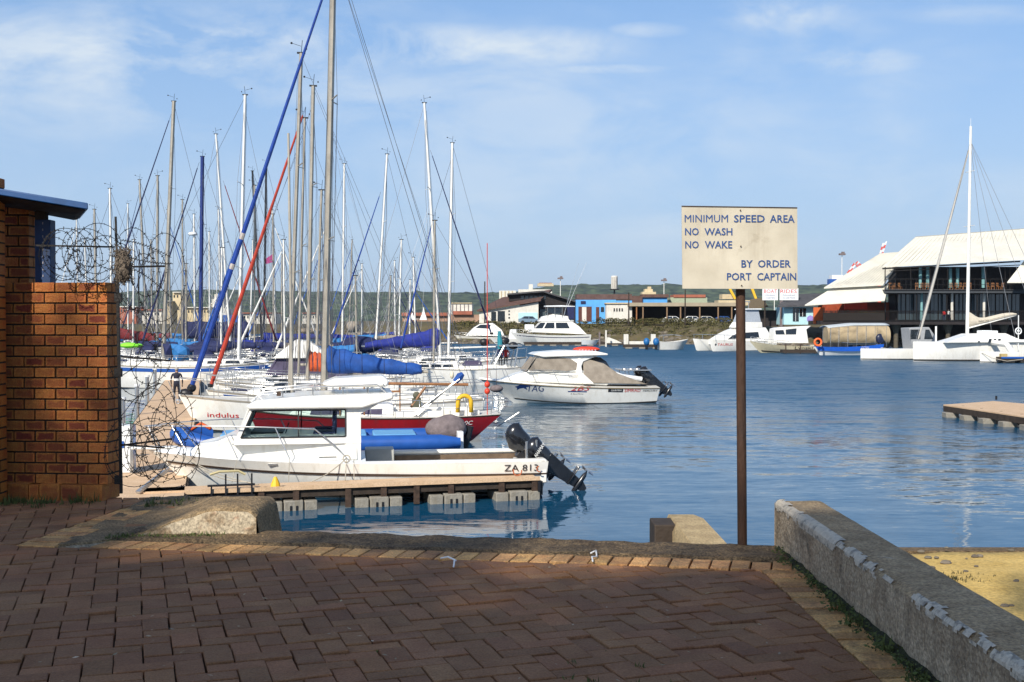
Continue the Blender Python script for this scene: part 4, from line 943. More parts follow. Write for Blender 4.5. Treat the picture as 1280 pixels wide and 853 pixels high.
# ================================================================== THE MARINA, NEAR BOATS
def at_local(t_loc, hz): 
    inv = Matrix.Rotation(-hz, 4, 'Z'); o = Vector(t_loc); return lambda w: inv @ (w-o)
def cabin_boat():       # the white cabin boat beside the finger dock
    D = 27.9; st = at(672, HOR, D); loc = (st.x, D, 0); t = thing('cabin_boat', 'white cabin motorboat numbered ZA 813 with two black outboards, moored at the near finger dock', 'motorboat', loc, HD_L)
    L = 9.35
    H = Hull([(.1, 7.9, .2, -.3, -.35, -.2, .8, 1.2), (.05, 8.45, .95, .05, .02, .12, .95, 1.35), (.0, 8.75, 1.18, .38, .36, .55, .95, 1.5), (-.02, 9.05, 1.24, .52, .60, .86, .95, 1.7), (-.05, L, 1.3, .82, .86, 1.1, .95, 2.0)], 36, .4)
    H.shell('hull', WHITE, t)
    H.band('rubbing_strake', mat('strake_dark', (.05, .03, .02), .6), t, 2.9, 3.08, 0, .985, .03)
    H.band('boot_stripe', RUBBER, t, 1.0, 1.18, 0, .97, .01)
    H.deck('foredeck', WHITE2, t, .46, 1, 0, .12)
    # cockpit: sole and inner lining
    b = MB(); b.box((.1, -1.12, .35), (4.3, 1.12, .42)); b.build('cockpit_sole', DECKM, t)
    for sd in (1, -1):
        b = MB(); b.box((.0, sd*1.1-.1, .78), (4.3, sd*1.1+.1, .88)) ; b.build('side_deck', WHITE, t, bevel=.03)
        b = MB(); b.box((.3, sd*.98-.015, .5), (4.2, sd*.98+.015, .76)); b.build('side_pocket', mat('liner_dark', (.12, .08, .05), .7, var=.4), t)
    b = MB(); b.box((-.02, -1.2, .3), (.14, 1.2, .86)); b.box((.14, -.5, .42), (.55, .5, .72)); b.build('transom', WHITE, t, bevel=.025)
    b = MB(); b.box((3.55, -.95, .42), (4.25, -.3, 1.0)); b.build('bait_locker', mat('locker_grey', (.4, .4, .37), .5), t, bevel=.02)
    # raised forward coach roof
    ZB = 1.0; w = 1.02; tm = .12
    b = MB(); b.prism([(4.45, .9), (8.45, .98), (8.2, 1.26), (7.7, 1.36), (7.35, 1.52), (6.4, 1.52), (4.45, 1.5)], w, .25, ZB)
    for i, v in enumerate(b.v):      # narrow towards the bow
        f = max(0, (v[0]-6.2)/2.6); b.v[i] = (v[0], v[1]*(1-.62*f*f-.1*f), v[2])
    b.build('coach_roof', WHITE, t, bevel=.05)
    # wheelhouse: pillars, sills and roof round glazed openings
    x0, x1 = 4.38, 7.28; zb = 1.46; w = .98
    top = 2.18
    b = MB(); sill = [(x0, 1.3), (x1+.06, 1.3), (x1, zb), (x0, zb)]; b.prism(sill, w+.01, .12, 1.0); b.build('sill', WHITE, t)
    rp = [(3.62, 2.33), (4.35, 2.12), (6.95, 2.12), (7.02, 2.2), (6.8, 2.32), (5.6, 2.42), (3.62, 2.47)]
    b = MB(); b.prism(rp, w+.02, .05, 2.1); b.build('roof', WHITE, t, bevel=.04)
    for sd in (1, -1):
        b = MB()
        def pil(pts):
            f = lambda z: sd*(w-.12*(z-1.0)); n = len(pts)
            vs = [(x, f(z), z) for x, z in pts]+[(x, f(z)-sd*.07, z) for x, z in pts]; b.add(vs, [tuple(range(n)), tuple(range(2*n-1, n-1, -1))]+[(i, i+n, (i+1) % n+n, (i+1) % n) for i in range(n)])
        pil([(4.38, .85), (4.74, .85), (4.74, 2.14), (4.38, 2.14)]); pil([(3.98, 2.2), (4.38, 1.98), (4.4, 2.14), (4.2, 2.3)])
        pil([(4.74, 2.07), (6.98, 2.07), (6.98, 2.14), (4.74, 2.14)])
        pil([(7.13, zb), (7.22, zb), (6.98, 2.14), (6.86, 2.14)])
        b.build('pillar', WHITE, t, bevel=.012)
    for sd in (1, -1): g = MB(); g.panel([(4.72, zb-.01), (7.16, zb-.01), (6.9, 2.09), (4.72, 2.09)], w, .12, 1.0, off=-.02, th=.015, sides=(sd,)); g.build('side_window', GLASSC, t)
    fr = MB()
    def strip(pts): 
        for i in range(len(pts)-1):
            for sd in (1, -1):
                a, c = pts[i], pts[i+1]; f = lambda z: sd*(w-.12*(z-1.0)+.006); fr.beam((a[0], f(a[1]), a[1]), (c[0], f(c[1]), c[1]), .035, .03)
    strip([(4.74, zb), (7.14, zb), (6.87, 2.08), (4.74, 2.08), (4.74, zb)]); strip([(5.83, zb), (5.83, 2.08)]); fr.build('window_frame', RUBBER, t)
    b = MB(); b.hexa([(7.2,-.9,zb),(7.23,-.9,zb),(7.23,.9,zb),(7.2,.9,zb),(6.93,-.84,2.14),(6.96,-.84,2.14),(6.96,.84,2.14),(6.93,.84,2.14)]); b.build('windscreen', GLASS, t)
    b = MB()
    for y in (-.88, -.3, .3, .88): b.beam((7.24, y, zb), (6.97, y*.95, 2.14), .06, .04)
    b.build('windscreen_pillar', WHITE, t)
    b = MB(); b.box((5.0, -.8, .9), (5.5, -.3, 1.55)); b.box((5.0, .25, .9), (5.5, .75, 1.55)); b.box((4.95,-.8,1.5),(5.05,-.3,1.95)); b.box((4.95,.25,1.5),(5.05,.75,1.95)); b.build('seat', NAVY, t, bevel=.03)
    b = MB(); b.box((6.2, -.6, 1.2), (6.95, .6, 1.56)); b.torus((6.12, .4, 1.6), .17, .014, (1, 0, .3), 14, 5); b.build('dashboard', BLACK, t, bevel=.02)
    # roof rack with a white canvas roll and rails
    b = MB(); z = 2.45
    for sd in (1, -1): b.path([(6.85, sd*.7, 2.3), (6.7, sd*.72, 2.5), (5.4, sd*.74, 2.62), (4.0, sd*.74, 2.66), (3.75, sd*.74, 2.45)], .018, 6)
    for x in (6.2, 5.5, 4.8, 4.2):
        b.tube((x, .73, 2.36), (x, .73, 2.6), .014); b.tube((x, -.73, 2.36), (x, -.73, 2.6), .014)
    b.tube((3.85, -.74, 2.66), (3.85, .74, 2.66), .016); b.build('roof_rail', STEEL, t, smooth=True)
    b = MB(); b.prism([(3.75, 2.6), (5.1, 2.6), (5.3, 2.68), (5.0, 2.8), (3.85, 2.86), (3.7, 2.74)], .66, .2, 2.6); b.build('roof_locker', WHITE, t, bevel=.05)
    b = MB(); b.cbox((6.3, .5, 2.46), (.1, .09, .12)); b.build('lamp', RUSTD, t)
    # bow rail sweeping up from the cabin, with raked stanchions
    P = [(4.72, 1.12, .98), (5.0, 1.1, 1.28), (5.45, 1.1, 1.66), (6.6, 1.12, 1.72), (7.7, .95, 1.74), (8.7, .5, 1.72), (9.45, .0, 1.68)]
    b = MB()
    for sd in (1, -1): b.path([(x, y*sd, z) for x, y, z in P], .017, 6)
    for (xa, ya, za, xt, yt, zt) in [(6.02, 1.24, 1.0, 6.35, 1.12, 1.71), (7.2, 1.16, 1.02, 7.55, .98, 1.74), (8.35, .78, 1.08, 8.75, .48, 1.72), (9.1, .25, 1.1, 9.35, .08, 1.69)]:
        for sd in (1, -1): b.tube((xa, ya*sd, za), (xt, yt*sd, zt), .014, n=6)
    b.build('bow_rail', STEEL, t, smooth=True)
    b = MB(); b.hexa([(8.7,-.18,1.12),(9.75,-.12,1.14),(9.75,.12,1.14),(8.7,.18,1.12),(8.7,-.18,1.19),(9.75,-.12,1.2),(9.75,.12,1.2),(8.7,.18,1.19)]); b.build('bow_platform', WHITE, t, bevel=.02)
    b = MB(); b.box((4.95, 1.17, 1.0), (5.35, 1.21, 1.02)); b.build('grab_handle', BLACK, t)
    for x, z in ((6.4, .86), ): b = MB(); b.cbox((x, H.side(x, z)[1], z), (.22, .03, .04)); b.build('vent', STEEL, t)
    hull_text('hull_number', 'ZA 813', TXTB, t, H, .2, 1.02, .60, .76, 1, .022)
    # fishing-rod holders and cleat posts at the stern
    for x, y in ((.15, .7), (.1, .35), (.1, -.1), (.45, 1.05)): b = MB(); b.tube((x, y, .8), (x, y, 1.28), .03, n=7); b.build('rod_holder', STEEL, t, smooth=True)
    e1 = outboard(t, .02, .55, .60, R(55), s=.95); e2 = outboard(t, .38, -.40, .86, R(52), s=.95)
    b = MB(); b.add([(-.36-.28*u, -.242+.0*v, .30+.16*v) for u, v in ((0,0),(1,0),(1,1),(0,1))], [(0,1,2,3)])
    b = MB(); vs, fs = text_verts('YAMAHA'); b.add([(-.30, 0, 0)]*0+[(-.08-.42*(1-u), .215, .27+.09*v) for u, v in vs], fs); b.v = [(x-.05, y, z) for x, y, z in b.v]; q = b.build('engine_lettering', TXTW, e1)
    # mooring lines
    b = MB()
    def rope(p, q, sag, r=.012, n=10): b.path([Vector(p).lerp(Vector(q), k/n)-Vector((0, 0, sag*math.sin(math.pi*k/n))) for k in range(n+1)], r, 5)
    rope((8.6, .75, 1.1), (6.65, 2.2, .55), .1); rope((8.5, .72, 1.1), (6.9, 2.1, .6), .18)
    rope((4.72, 1.2, .98), (4.75, 1.62, .52), 0); rope((4.72, 1.2, .98), (5.5, 1.7, .52), .06); rope((4.55, 1.2, .95), (4.55, 1.6, .52), 0, .008)
    rope((6.02, 1.24, 1.0), (6.03, 1.5, .5), 0, .008); rope((7.2, 1.2, 1.02), (7.3, 1.4, .5), 0, .008)
    b.torus((4.72, 1.28, .98), .08, .016, (0, 1, .3), 12, 5); b.build('mooring_line', ROPE, t, smooth='full')
    b = MB(); b.torus((.72, 1.38, .62), .1, .016, (0, 1, 0), 14, 6, .3, 4.2); b.build('orange_strop', mat('strop_orange', (.4, .12, .05), .7), t, smooth='full'); b = MB(); b.torus((.18, 1.36, .66), .07, .015, (0, 1, 0), 12, 6, -.5, 2.6); b.build('orange_strop', mat('strop_orange', (.4, .12, .05), .7), t, smooth='full')
    return H
cabin_boat()
def rib():
    D = 34.8; st = at(571, HOR, D); t = thing('inflatable_boat', 'long blue inflatable boat with a grey-covered outboard behind the cabin boat', 'boat', (st.x, D, 0), HD_L)
    L = 8.5
    for sd in (1, -1):
        P = [(x/12*(L-1.3), sd*1.05, .5) for x in range(13)]
        if sd == 1:
            for k in range(1, 10): a = math.pi*k/10; P.append((L-1.3+1.2*math.sin(a), 1.05*math.cos(a), .5+.28*math.sin(a)))
        b = MB(); b.path(P, [.14]+[.25]*(len(P)-1), 12); b.build('tube', STRIPEB, t, smooth=True)
    b = MB(); b.hexa([(0,-.9,.1),(L-1.2,-.7,.2),(L-1.2,.7,.2),(0,.9,.1),(0,-.9,.35),(L-.9,-.7,.42),(L-.9,.7,.42),(0,.9,.35)]); b.build('floor', BLUE2, t)
    b = MB()
    for k in range(4): b.box((1.3+k*1.5, -.78, .36), (2.6+k*1.5, .78, .74+.02*k))
    b.build('seat_box', mat('seat_blue', (.12, .32, .55), .6), t, bevel=.04)
    b = MB(); b.box((-.12, -.85, .1), (.06, .85, .8)); b.build('transom', WHITE2, t, bevel=.02)
    b = MB(); b.ball((.35, .1, .82), .5, 16, 10, (1.3, .95, .85))
    b.v = [(x+.05*noise.noise(Vector((x*4, y*4, z*4))), y+.05*noise.noise(Vector((x*4, y*4, z*4+5))), z+.07*noise.noise(Vector((x*3, y*3, z*3+9)))) for x, y, z in b.v]
    b.build('motor_cover', GREYC, t, smooth='full')
    b = MB(); b.tube((-.4, .1, .9), (-.15, .1, -.2), .12, .08); b.build('motor_leg', BLACK, t, smooth=True)
    b = MB(); b.path([(7.4, .4, .95), (7.7, .2, 1.1), (8.0, .0, .9)], .05, 6); b.build('bow_rope', ORANGE, t, smooth='full')
rib()
def red_yacht():
    d = 39.0; D0 = at(621, HOR, d); L = 8.6; aft = 7.0; t = thing('red_yacht', 'dark red racing yacht numbered SA590C with a yellow horseshoe buoy on its stern rail', 'sailboat', (D0.x-aft*math.cos(HD_L)*-1*-1, d, 0), HD_L)
    t.location = (D0.x+math.cos(HD_L)*aft, d+math.sin(HD_L)*aft, 0)
    H = Hull([(-aft+1.1, 0, .3, -.1, -.4, -.1, .5, 1.1), (-aft+.9, .7, 1.0, .12, -.05, .05, .7, 1.25), (-aft+.55, 1.2, 1.25, .5, .4, .5, .8, 1.45), (-aft+.0, 1.5, 1.35, .98, .92, 1.15, .8, 1.6)], 28)
    H.shell('hull', DKRED, t); H.deck('deck', DECKM, t, .0, 1, .0, .05)
    H.band('toe_rail', WOODD, t, 2.96, 3.04, 0, .99, .015)
    b = MB(); b.prism([(-3.4, .85), (.3, .9), (-.1, 1.2), (-3.2, 1.36), (-3.4, 1.3)], .72, .3, .9); c = b.build('cabin', WHITE, t, bevel=.04)
    for k in range(2): b = MB(); b.panel([(-3.0+k*1.35, 1.02), (-1.95+k*1.35, 1.02), (-2.0+k*1.35, 1.18), (-3.0+k*1.35, 1.2)], .72, .3, .9); b.build('window', PURPLE, c)
    b = MB(); b.box((-6.3, -.85, .9), (-3.4, -.7, 1.12)); b.box((-6.3, .7, .9), (-3.4, .85, 1.12)); b.build('coaming', WHITE, t, bevel=.02)
    H.rail('guard_rail', STEEL, t, .04, .9, .6, 9, r=.012)
    b = MB(); b.path([(-6.0, 1.0, .98), (-6.0, 1.0, 1.6), (-6.95, .8, 1.62), (-6.95, -.8, 1.62), (-6.0, -1.0, 1.6), (-6.0, -1.0, .98)], .018, 6); b.tube((-6.95, .8, .98), (-6.95, .8, 1.62), .016); b.tube((-6.95, -.8, .98), (-6.95, -.8, 1.62), .016); b.build('pushpit', STEEL, t, smooth=True)
    b = MB()
    for x, y in ((-4.4, .75), (-4.4, -.75), (-2.6, .5)): b.lathe([(.07, 0), (.09, .02), (.055, .08), (.06, .16), (.07, .17)], (x, y, 1.14), 10)
    b.build('winch', STEEL, t, smooth=True)
    b = MB(); b.tube((-3.6, .75, .95), (-3.6, .75, 1.9), .02); b.tube((-4.0, .2, 1.2), (-4.5, .2, 1.9), .05); b.tube((-1.5, 0, 2.05), (-6.0, 0, 1.95), .05, n=8); b.build('boom', WOODM, t, smooth=True)
    b = MB(); b.tube((0, 0, 1.1), (.1, 0, 10.5), .055, .04, 8); b.build('mast', ALU, t, smooth=True)
    b = MB(); b.cbox((-4.2, .1, 1.35), (.3, .28, .3)); b.ball((-4.2, .1, 1.6), .13, 8, 6); b.build('compass_box', mat('olive_bag', (.09, .09, .06), .9, bump=.5), t, smooth=True)
    # stern ladder, paddle and vane gear
    b = MB(); b.tube((-6.9, .35, .9), (-7.6, .35, .55), .02); b.tube((-6.9, .05, .9), (-7.6, .05, .55), .02); b.tube((-7.0, .2, .5), (-7.75, .2, .98), .02); b.build('stern_ladder', STEEL, t, smooth=True)
    hull_text('hull_number', 'SA590C', TXTW, t, H, -6.0, -5.22, .66, .80, 1, .02, .25)
    b = MB(); q = []
    for k in range(13): a = math.pi*k/12; q.append((-5.75+.22*math.cos(a), 1.1, 1.42+.22*math.sin(a)))
    q = [(-5.53+.01, 1.1, 1.08)]+q+[(-5.98, 1.1, 1.08)]; b.path(q, .075, 8); o = b.build('horseshoe_buoy', YEL, smooth='full'); o.matrix_world = Matrix.Translation(t.location) @ Matrix.Rotation(HD_L, 4, 'Z'); tag(o, 'yellow horseshoe lifebuoy hung on the stern rail of the red yacht', 'lifebuoy')
    # spars lashed along the stern, blue-capped bundle sticking up
    b = MB()
    for k in range(3): b.tube((-4.2+k*.1, .95, 1.0), (-5.55-k*.02, .9+k*.08, 2.2), .022)
    b.build('spar_bundle', STEEL, t, smooth=True)
    b = MB(); b.path([(-5.45, .95, 2.1), (-5.62, .95, 2.3), (-5.72, .95, 2.38)], [.1, .13, .07], 8); b.build('blue_cap', BLUE, t, smooth=True)
    b = MB(); b.ball((-6.55, .9, 2.0), .1, 10, 7, (1,1,1.1)); b.ball((-6.55, .9, 1.77), .1, 10, 7, (1,1,1.1)); b.tube((-6.55, .9, .98), (-6.55, .9, 6.8), .015, n=5); b.build('red_float', REDB, t, smooth=True)
    b = MB()
    b.tube((-2.4,.9,1.0),(-2.4,.9,2.0),.025); b.tube((-1.6,1.0,1.0),(-1.6,1.0,2.1),.025); b.beam((-1.0, .9, 1.75), (-3.6, .9, 1.8), .06); b.beam((-.8, .6, 1.45), (-3.0, .6, 1.5), .04); b.build('spar_rack', WOODM, t)
red_yacht()
def tag_boat():
    D = 57.6; st = at(816, HOR, D); k = D/F; t = thing('fishing_boat', 'white sport fishing boat with TAG on its bow and tan canvas covers', 'motorboat', (st.x, D, 0), HD_L)
    X = lambda px: (815-px)*k; Z = lambda py: CZ-(py-HOR)*k; L = 9.0
    H = Hull([(.2, 7.0, .3, -.3, -.35, -.2, .8, 1.2), (.1, 7.55, 1.15, .05, .0, .25, .95, 1.3), (.05, 8.25, 1.35, .5, .42, .72, .95, 1.5), (0, L, 1.5, .78, .88, 1.22, .95, 1.9)], 36, .4)
    H.shell('hull', WHITE, t); H.deck('deck', WHITE, t, 0, 1, 0, .1); H.band('boot_stripe', RUBBER, t, 1.0, 1.14, 0, .95); H.band('rubbing_strake', mat('strake_tan', (.25, .2, .12), .6), t, 2.9, 3.02, 0, .99, .03)
    b = MB(); b.prism([(2.6, .9), (8.0, 1.15), (7.2, 1.48), (6.6, 1.62), (2.9, 1.62), (2.6, 1.3)], 1.12, .3, 1.0)
    for i, v in enumerate(b.v): f = max(0, (v[0]-5.6)/2.6); b.v[i] = (v[0], v[1]*(1-.62*f*f), v[2])
    b.build('coach_roof', WHITE, t, bevel=.08)
    w = 1.0
    b = MB(); b.prism([(X(652), 1.6), (X(655), 1.72), (X(668), 2.38), (X(742), 2.42), (X(722), 2.1), (X(718), 1.7), (X(724), 1.6)], w, .2, 1.5); c = b.build('wheelhouse', WHITE, t, bevel=.05)
    b = MB(); b.prism([(X(660), 2.46), (X(666), 2.56), (X(700), 2.66), (X(738), 2.62), (X(752), 2.5), (X(752), 2.42), (X(672), 2.34)], 1.02, .1, 2.4); b.build('hardtop', WHITE, t, bevel=.05)
    b = MB(); pts = [(X(654), 1.68), (X(664), 2.28), (X(690), 2.34), (X(706), 2.25), (X(715), 2.0), (X(716.5), 1.72), (X(700), 1.64)]; b.panel(pts, w, .2, 1.5, .03, .02, sides=(1,)); b.build('side_cover', TAN, c); b = MB(); b.panel(pts, w, .2, 1.5, .03, .02, sides=(-1,)); b.build('side_cover', TAN, c)
    b = MB(); b.hexa([(X(652)+.03,-.95,1.66),(X(652)+.06,-.95,1.66),(X(652)+.06,.95,1.66),(X(652)+.03,.95,1.66),(X(664)+.03,-.82,2.32),(X(664)+.06,-.82,2.32),(X(664)+.06,.82,2.32),(X(664)+.03,.82,2.32)]); b.build('windscreen_cover', TAN, c)
    b = MB(); b.prism([(X(722), 1.05), (X(801), .95), (X(792), 1.08), (X(765), 1.5), (X(748), 2.0), (X(722), 2.3)], 1.2, .35, 1.0); b.build('cockpit_cover', TAN, t, bevel=.08)
    b = MB(); b.prism([(X(738), 1.9), (X(756), 1.8), (X(752), 2.1), (X(745), 2.3), (X(735), 2.32)], .98, .35, 1.0); b.build('clear_curtain', GLASS, t)
    b = MB(); b.prism([(X(720), 1.0), (X(734), 1.0), (X(720), 1.55), (X(718), 2.2), (X(728), 2.44), (X(716), 2.4), (X(712), 1.6)], 1.22, .28, 1.0); b.build('arch', WHITE, t, bevel=.03)
    b = MB()
    for sd in (1, -1):
        P = [(4.6, sd*1.2, 1.62), (5.5, sd*1.15, 1.7), (6.8, sd*.9, 1.72), (8.0, sd*.5, 1.72), (8.7, 0, 1.75)]; b.path(P, .016, 5)
        for x, y, x2 in ((8.4, .35, 8.5), (7.5, .72, 7.75), (6.3, 1.1, 6.55), (5.2, 1.28, 5.45)): b.tube((x, sd*y, 1.1), (x2, sd*y*.9, 1.71), .013, n=5)
    b.build('bow_rail', STEEL, t, smooth=True)
    b = MB()
    for x in (X(778), X(790), X(800)):
        for y in (.6, -.6): b.tube((x, y, 1.0), (x+.1, y, 1.62), .02)
    b.box((X(808), -.9, 1.62), (X(772), .9, 1.68)); 
    for k_ in range(4): b.ball((X(776+k_*8), .5, 1.7), .16, 8, 5, (1, 1, .4))
    b.build('bait_table', STEEL, t, bevel=.01)
    for y in (.5, -.45): outboard(t, .42, y, 1.0, R(56), s=1.08)
    b = MB(); b.path([(X(760), .9, 1.5), (X(770), .9, 1.35), (X(795), .9, 1.2)], .12, 8); b.build('white_fender', WHITE2, t, smooth=True)
    hull_text('lettering', 'TAG', TXTN, t, H, X(671), X(651), .64, .97, 1, .02)
    # leaping marlin emblem ahead of the letters
    b = MB(); pts = [(0,.45),(.25,.62),(.42,1.0),(.5,.75),(.75,.8),(1.0,.5),(.8,.42),(.92,.05),(.62,.3),(.35,.22),(.2,.0),(.18,.32)]; P = [H.side(X(637)-(X(637)-X(653.5))*u, .70+.38*v, 1, .018) for u, v in pts]; c = H.side(X(646), .87, 1, .018)
    b.add([c]+P, [(0, i+1, (i+1) % len(P)+1) for i in range(len(P))]); b.build('marlin_emblem', TXTN, t)
    hull_text('lettering', '2BS', TXTR, t, H, X(725), X(703), .68, .9, 1, .02, .6); hull_text('lettering', 'A Reel Party', TXTB, t, H, X(719), X(703), .48, .55, 1, .02, .3)
    b = MB(); b.add([H.side(X(x), z, 1, .016) for x, z in ((700, .62), (723, .60), (723, .65), (700, .67))], [(0,1,2,3)]); b.build('lettering_bar', TXTN, t)
    b = MB(); b.add([H.side(X(x), z, 1, .014) for x, z in ((749.5, .6), (768, .58), (768, .76), (749.5, .78))], [(0,1,2,3)]); b.build('sponsor_patch', TXTB, t)
    hull_text('lettering', 'GARMIN', TXTW, t, H, X(766), X(753), .635, .72, 1, .022)
    hull_text('lettering', 'SIMRAD', TXTR, t, H, X(790), X(770), .59, .75, 1, .02); hull_text('lettering', 'MERCURY', TXTB, t, H, X(811), X(793), .60, .69, 1, .02, .3)
    def fn(u, v): z = 1.36+.11*v; x = X(701)-(X(720)-X(701))*u*-1*-1; return (X(701)-(X(701)-X(720))*u, 1.12-.3*(z-1.0)+.02, z)
    text('lettering', 'Aquarius', mat('print_silver', (.25, .25, .28), .4), t, fn)
tag_boat()
# ================================================================== DOCKS
def finger_dock():
    hz = HD_R; A = Vector((at(668, HOR, 26.6).x, 26.55, 0)); t = thing('finger_dock', 'near floating finger dock with tan boards on grey float blocks and rusty posts', 'dock', A, HD_L+R(7))
    L = 8.9      # local +x runs towards the pier (left), +y towards the viewer
    b = MB(); b.box((0, -.42, .44), (L, .42, .50)); b.build('walkway', WOODT, t, bevel=.008)
    b = MB(); b.box((0, .425, .45), (L, .455, .54)); b.build('edge_board', WOODT, t)
    b = MB(); b.box((-.02, .30, .28), (L, .37, .438)); b.box((-.02, -.37, .28), (L, -.30, .438)); b.build('joist', WOODD, t)
    for x in (.05, .85, 2.05, 2.85, 3.6, 4.4, 5.55, 6.3): 
        b = MB(); b.box((x, .372, .02), (x+.13, .424, .45)); b.build('post', RUSTD, t)
    for x0 in (0., 1.55, 3.25, 5.15):
        for k, w in enumerate((.28, .42, .3)):
            x = x0+[0, .31, .76][k]; b = MB(); b.box((x, -.38, -.2), (x+w, .47+(.03 if k == 1 else 0), .2+.02*(k == 1))); f = b.build('float_block', FLOATM, t, bevel=.02)
            if k == 1:
                for q in range(2): b = MB(); b.cbox((x+.14+q*.13, .506, .06), (.05, .012, .1)); b.build('lug', BLACK, f)
    b = MB(); b.box((.0, .46, .2), (.06, .5, .45)); b.box((-.08, -.42, .1), (-.02, .42, .42)); b.build('end_plate', BLACK, t)
    # cleat and welded angle frame at the left end
    b = MB()
    for x in (6.55, 6.85, 7.1, 7.4): b.box((x, .46, .36), (x+.035, .50, .86 if x < 7.2 else .6))
    b.box((6.5, .45, .60), (7.5, .51, .64)); b.box((6.5, .45, .34), (7.5, .51, .40)); b.build('angle_frame', BLACK, t)
    b = MB(); b.path([(6.7, .48, .84), (6.85, .48, .92), (7.25, .48, .92), (7.45, .48, .86)], .03, 6); b.build('cleat', mat('cleat_yellow', (.45, .38, .2), .7), t, smooth=True)
    b = MB(); b.path([(6.05, .3, .5), (6.05, .3, .6), (6.05, .28, .74)], [.11, .09, .03], 8); b.build('rope_coil', YEL, t, smooth=True)
finger_dock()
def pier():
    # main pier running away between the slips, with a person on it
    a, c = Vector((at(172, HOR, 22.5).x-.2, 22.5, 0)), Vector((at(222, HOR, 58).x, 58, 0)); dr = (c-a).normalized(); hz = math.atan2(dr.y, dr.x)
    t = thing('main_pier', 'long tan floating pier running back between the moored boats at the left', 'dock', a, hz); L = (c-a).length+30
    w = 1.05
    n = int(L/2.4)
    for k in range(n):
        b = MB(); b.box((k*2.4+.01, -w, .42), (k*2.4+2.39, w, .50)); b.build('deck_section', WOODT, t, bevel=.006)
    b = MB(); b.box((0, -w-.05, .25), (n*2.4, -w+.03, .46)); b.box((0, w-.03, .25), (n*2.4, w+.05, .46)); b.box((0, -w+.1, -.1), (n*2.4, w-.1, .2)); b.build('frame', WOODD, t)
    for k in range(5):
        p = a+dr*(7+k*7.5); q = thing('mooring_post', ['grey steel mooring post at the pier near the cabin boat bow', 'second steel mooring post along the pier', 'third steel mooring post along the pier', 'fourth steel mooring post along the pier', 'farthest steel mooring post along the pier'][k], 'post', (p.x-1.2, p.y, 0), 0, 'mooring posts along the pier')
        b = MB(); b.tube((0,0,-1), (0,0,1.6), .09, n=10); b.build('pole', STEEL, q, smooth=True); b = MB(); b.tube((0,0,1.6), (0,0,1.68), .11, n=10); b.build('cap', WHITE2, q)
    p = on(158, 592, .5); t = thing('dock_locker', 'white dock locker with a grey corner post beside the razor wire', 'locker', (p.x, p.y, .5), .1)
    b = MB(); b.box((-.35, 0, 0), (.1, .6, 1.15)); b.build('box', WHITE2, t, bevel=.03); b = MB(); b.box((.1, -.03, 0), (.17, .05, 1.2)); b.build('corner_post', STEEL, t)
    b = MB(); b.cbox((-.1, -.01, .7), (.1, .02, .16)); b.build('socket', STRIPEB, t)
    t = thing('ramp_rail', 'slanted grey steel channel lying on the pier below the razor wire', 'rail', on(172, 617, .52))
    q = on(207, 589, .9)-t.location; b = MB(); b.beam((0,0,.02), q, .12, .05); b.beam((.08,0,.08), q+Vector((.08,0,.06)), .03, .06); b.build('channel', STEEL, t)
    # right-hand raft seen beyond the sign
    t = thing('floating_raft', 'small floating dock with tan boards at the right edge, alone on the water', 'dock', on(1180, 512, .5))
    A = on(1179, 506, .5)-t.location; B_ = on(1242, 501.5, .5)-t.location; C_ = on(1330, 509, .5)-t.location; D_ = on(1330, 528, .5)-t.location
    P = [A, D_, C_, B_]; b = MB(); b.poly_prism([(p.x, p.y) for p in P], -.05, .0); b.build('walkway', WOODT, t)
    b = MB(); pp = [(p.x, p.y) for p in P]; b.poly_prism(pp, -.3, -.055); b.build('frame', WOODD, t)
    for k in range(6):
        f = .08+k*.17; p = A.lerp(D_, f); b = MB(); b.cbox((p.x, p.y+.1, -.42), (.55, .5, .25)); b.build('float_block', FLOATM, t, bevel=.02); b = MB(); b.cbox((p.x+.5, p.y-.02, -.22), (.1, .08, .45)); b.build('post', RUSTD, t)
    b = MB(); p = on(1243, 499.5, .5)-t.location; b.tube((p.x, p.y-.2, 0), (p.x, p.y-.2, .18), .05); b.build('cleat', BLACK, t)
pier()
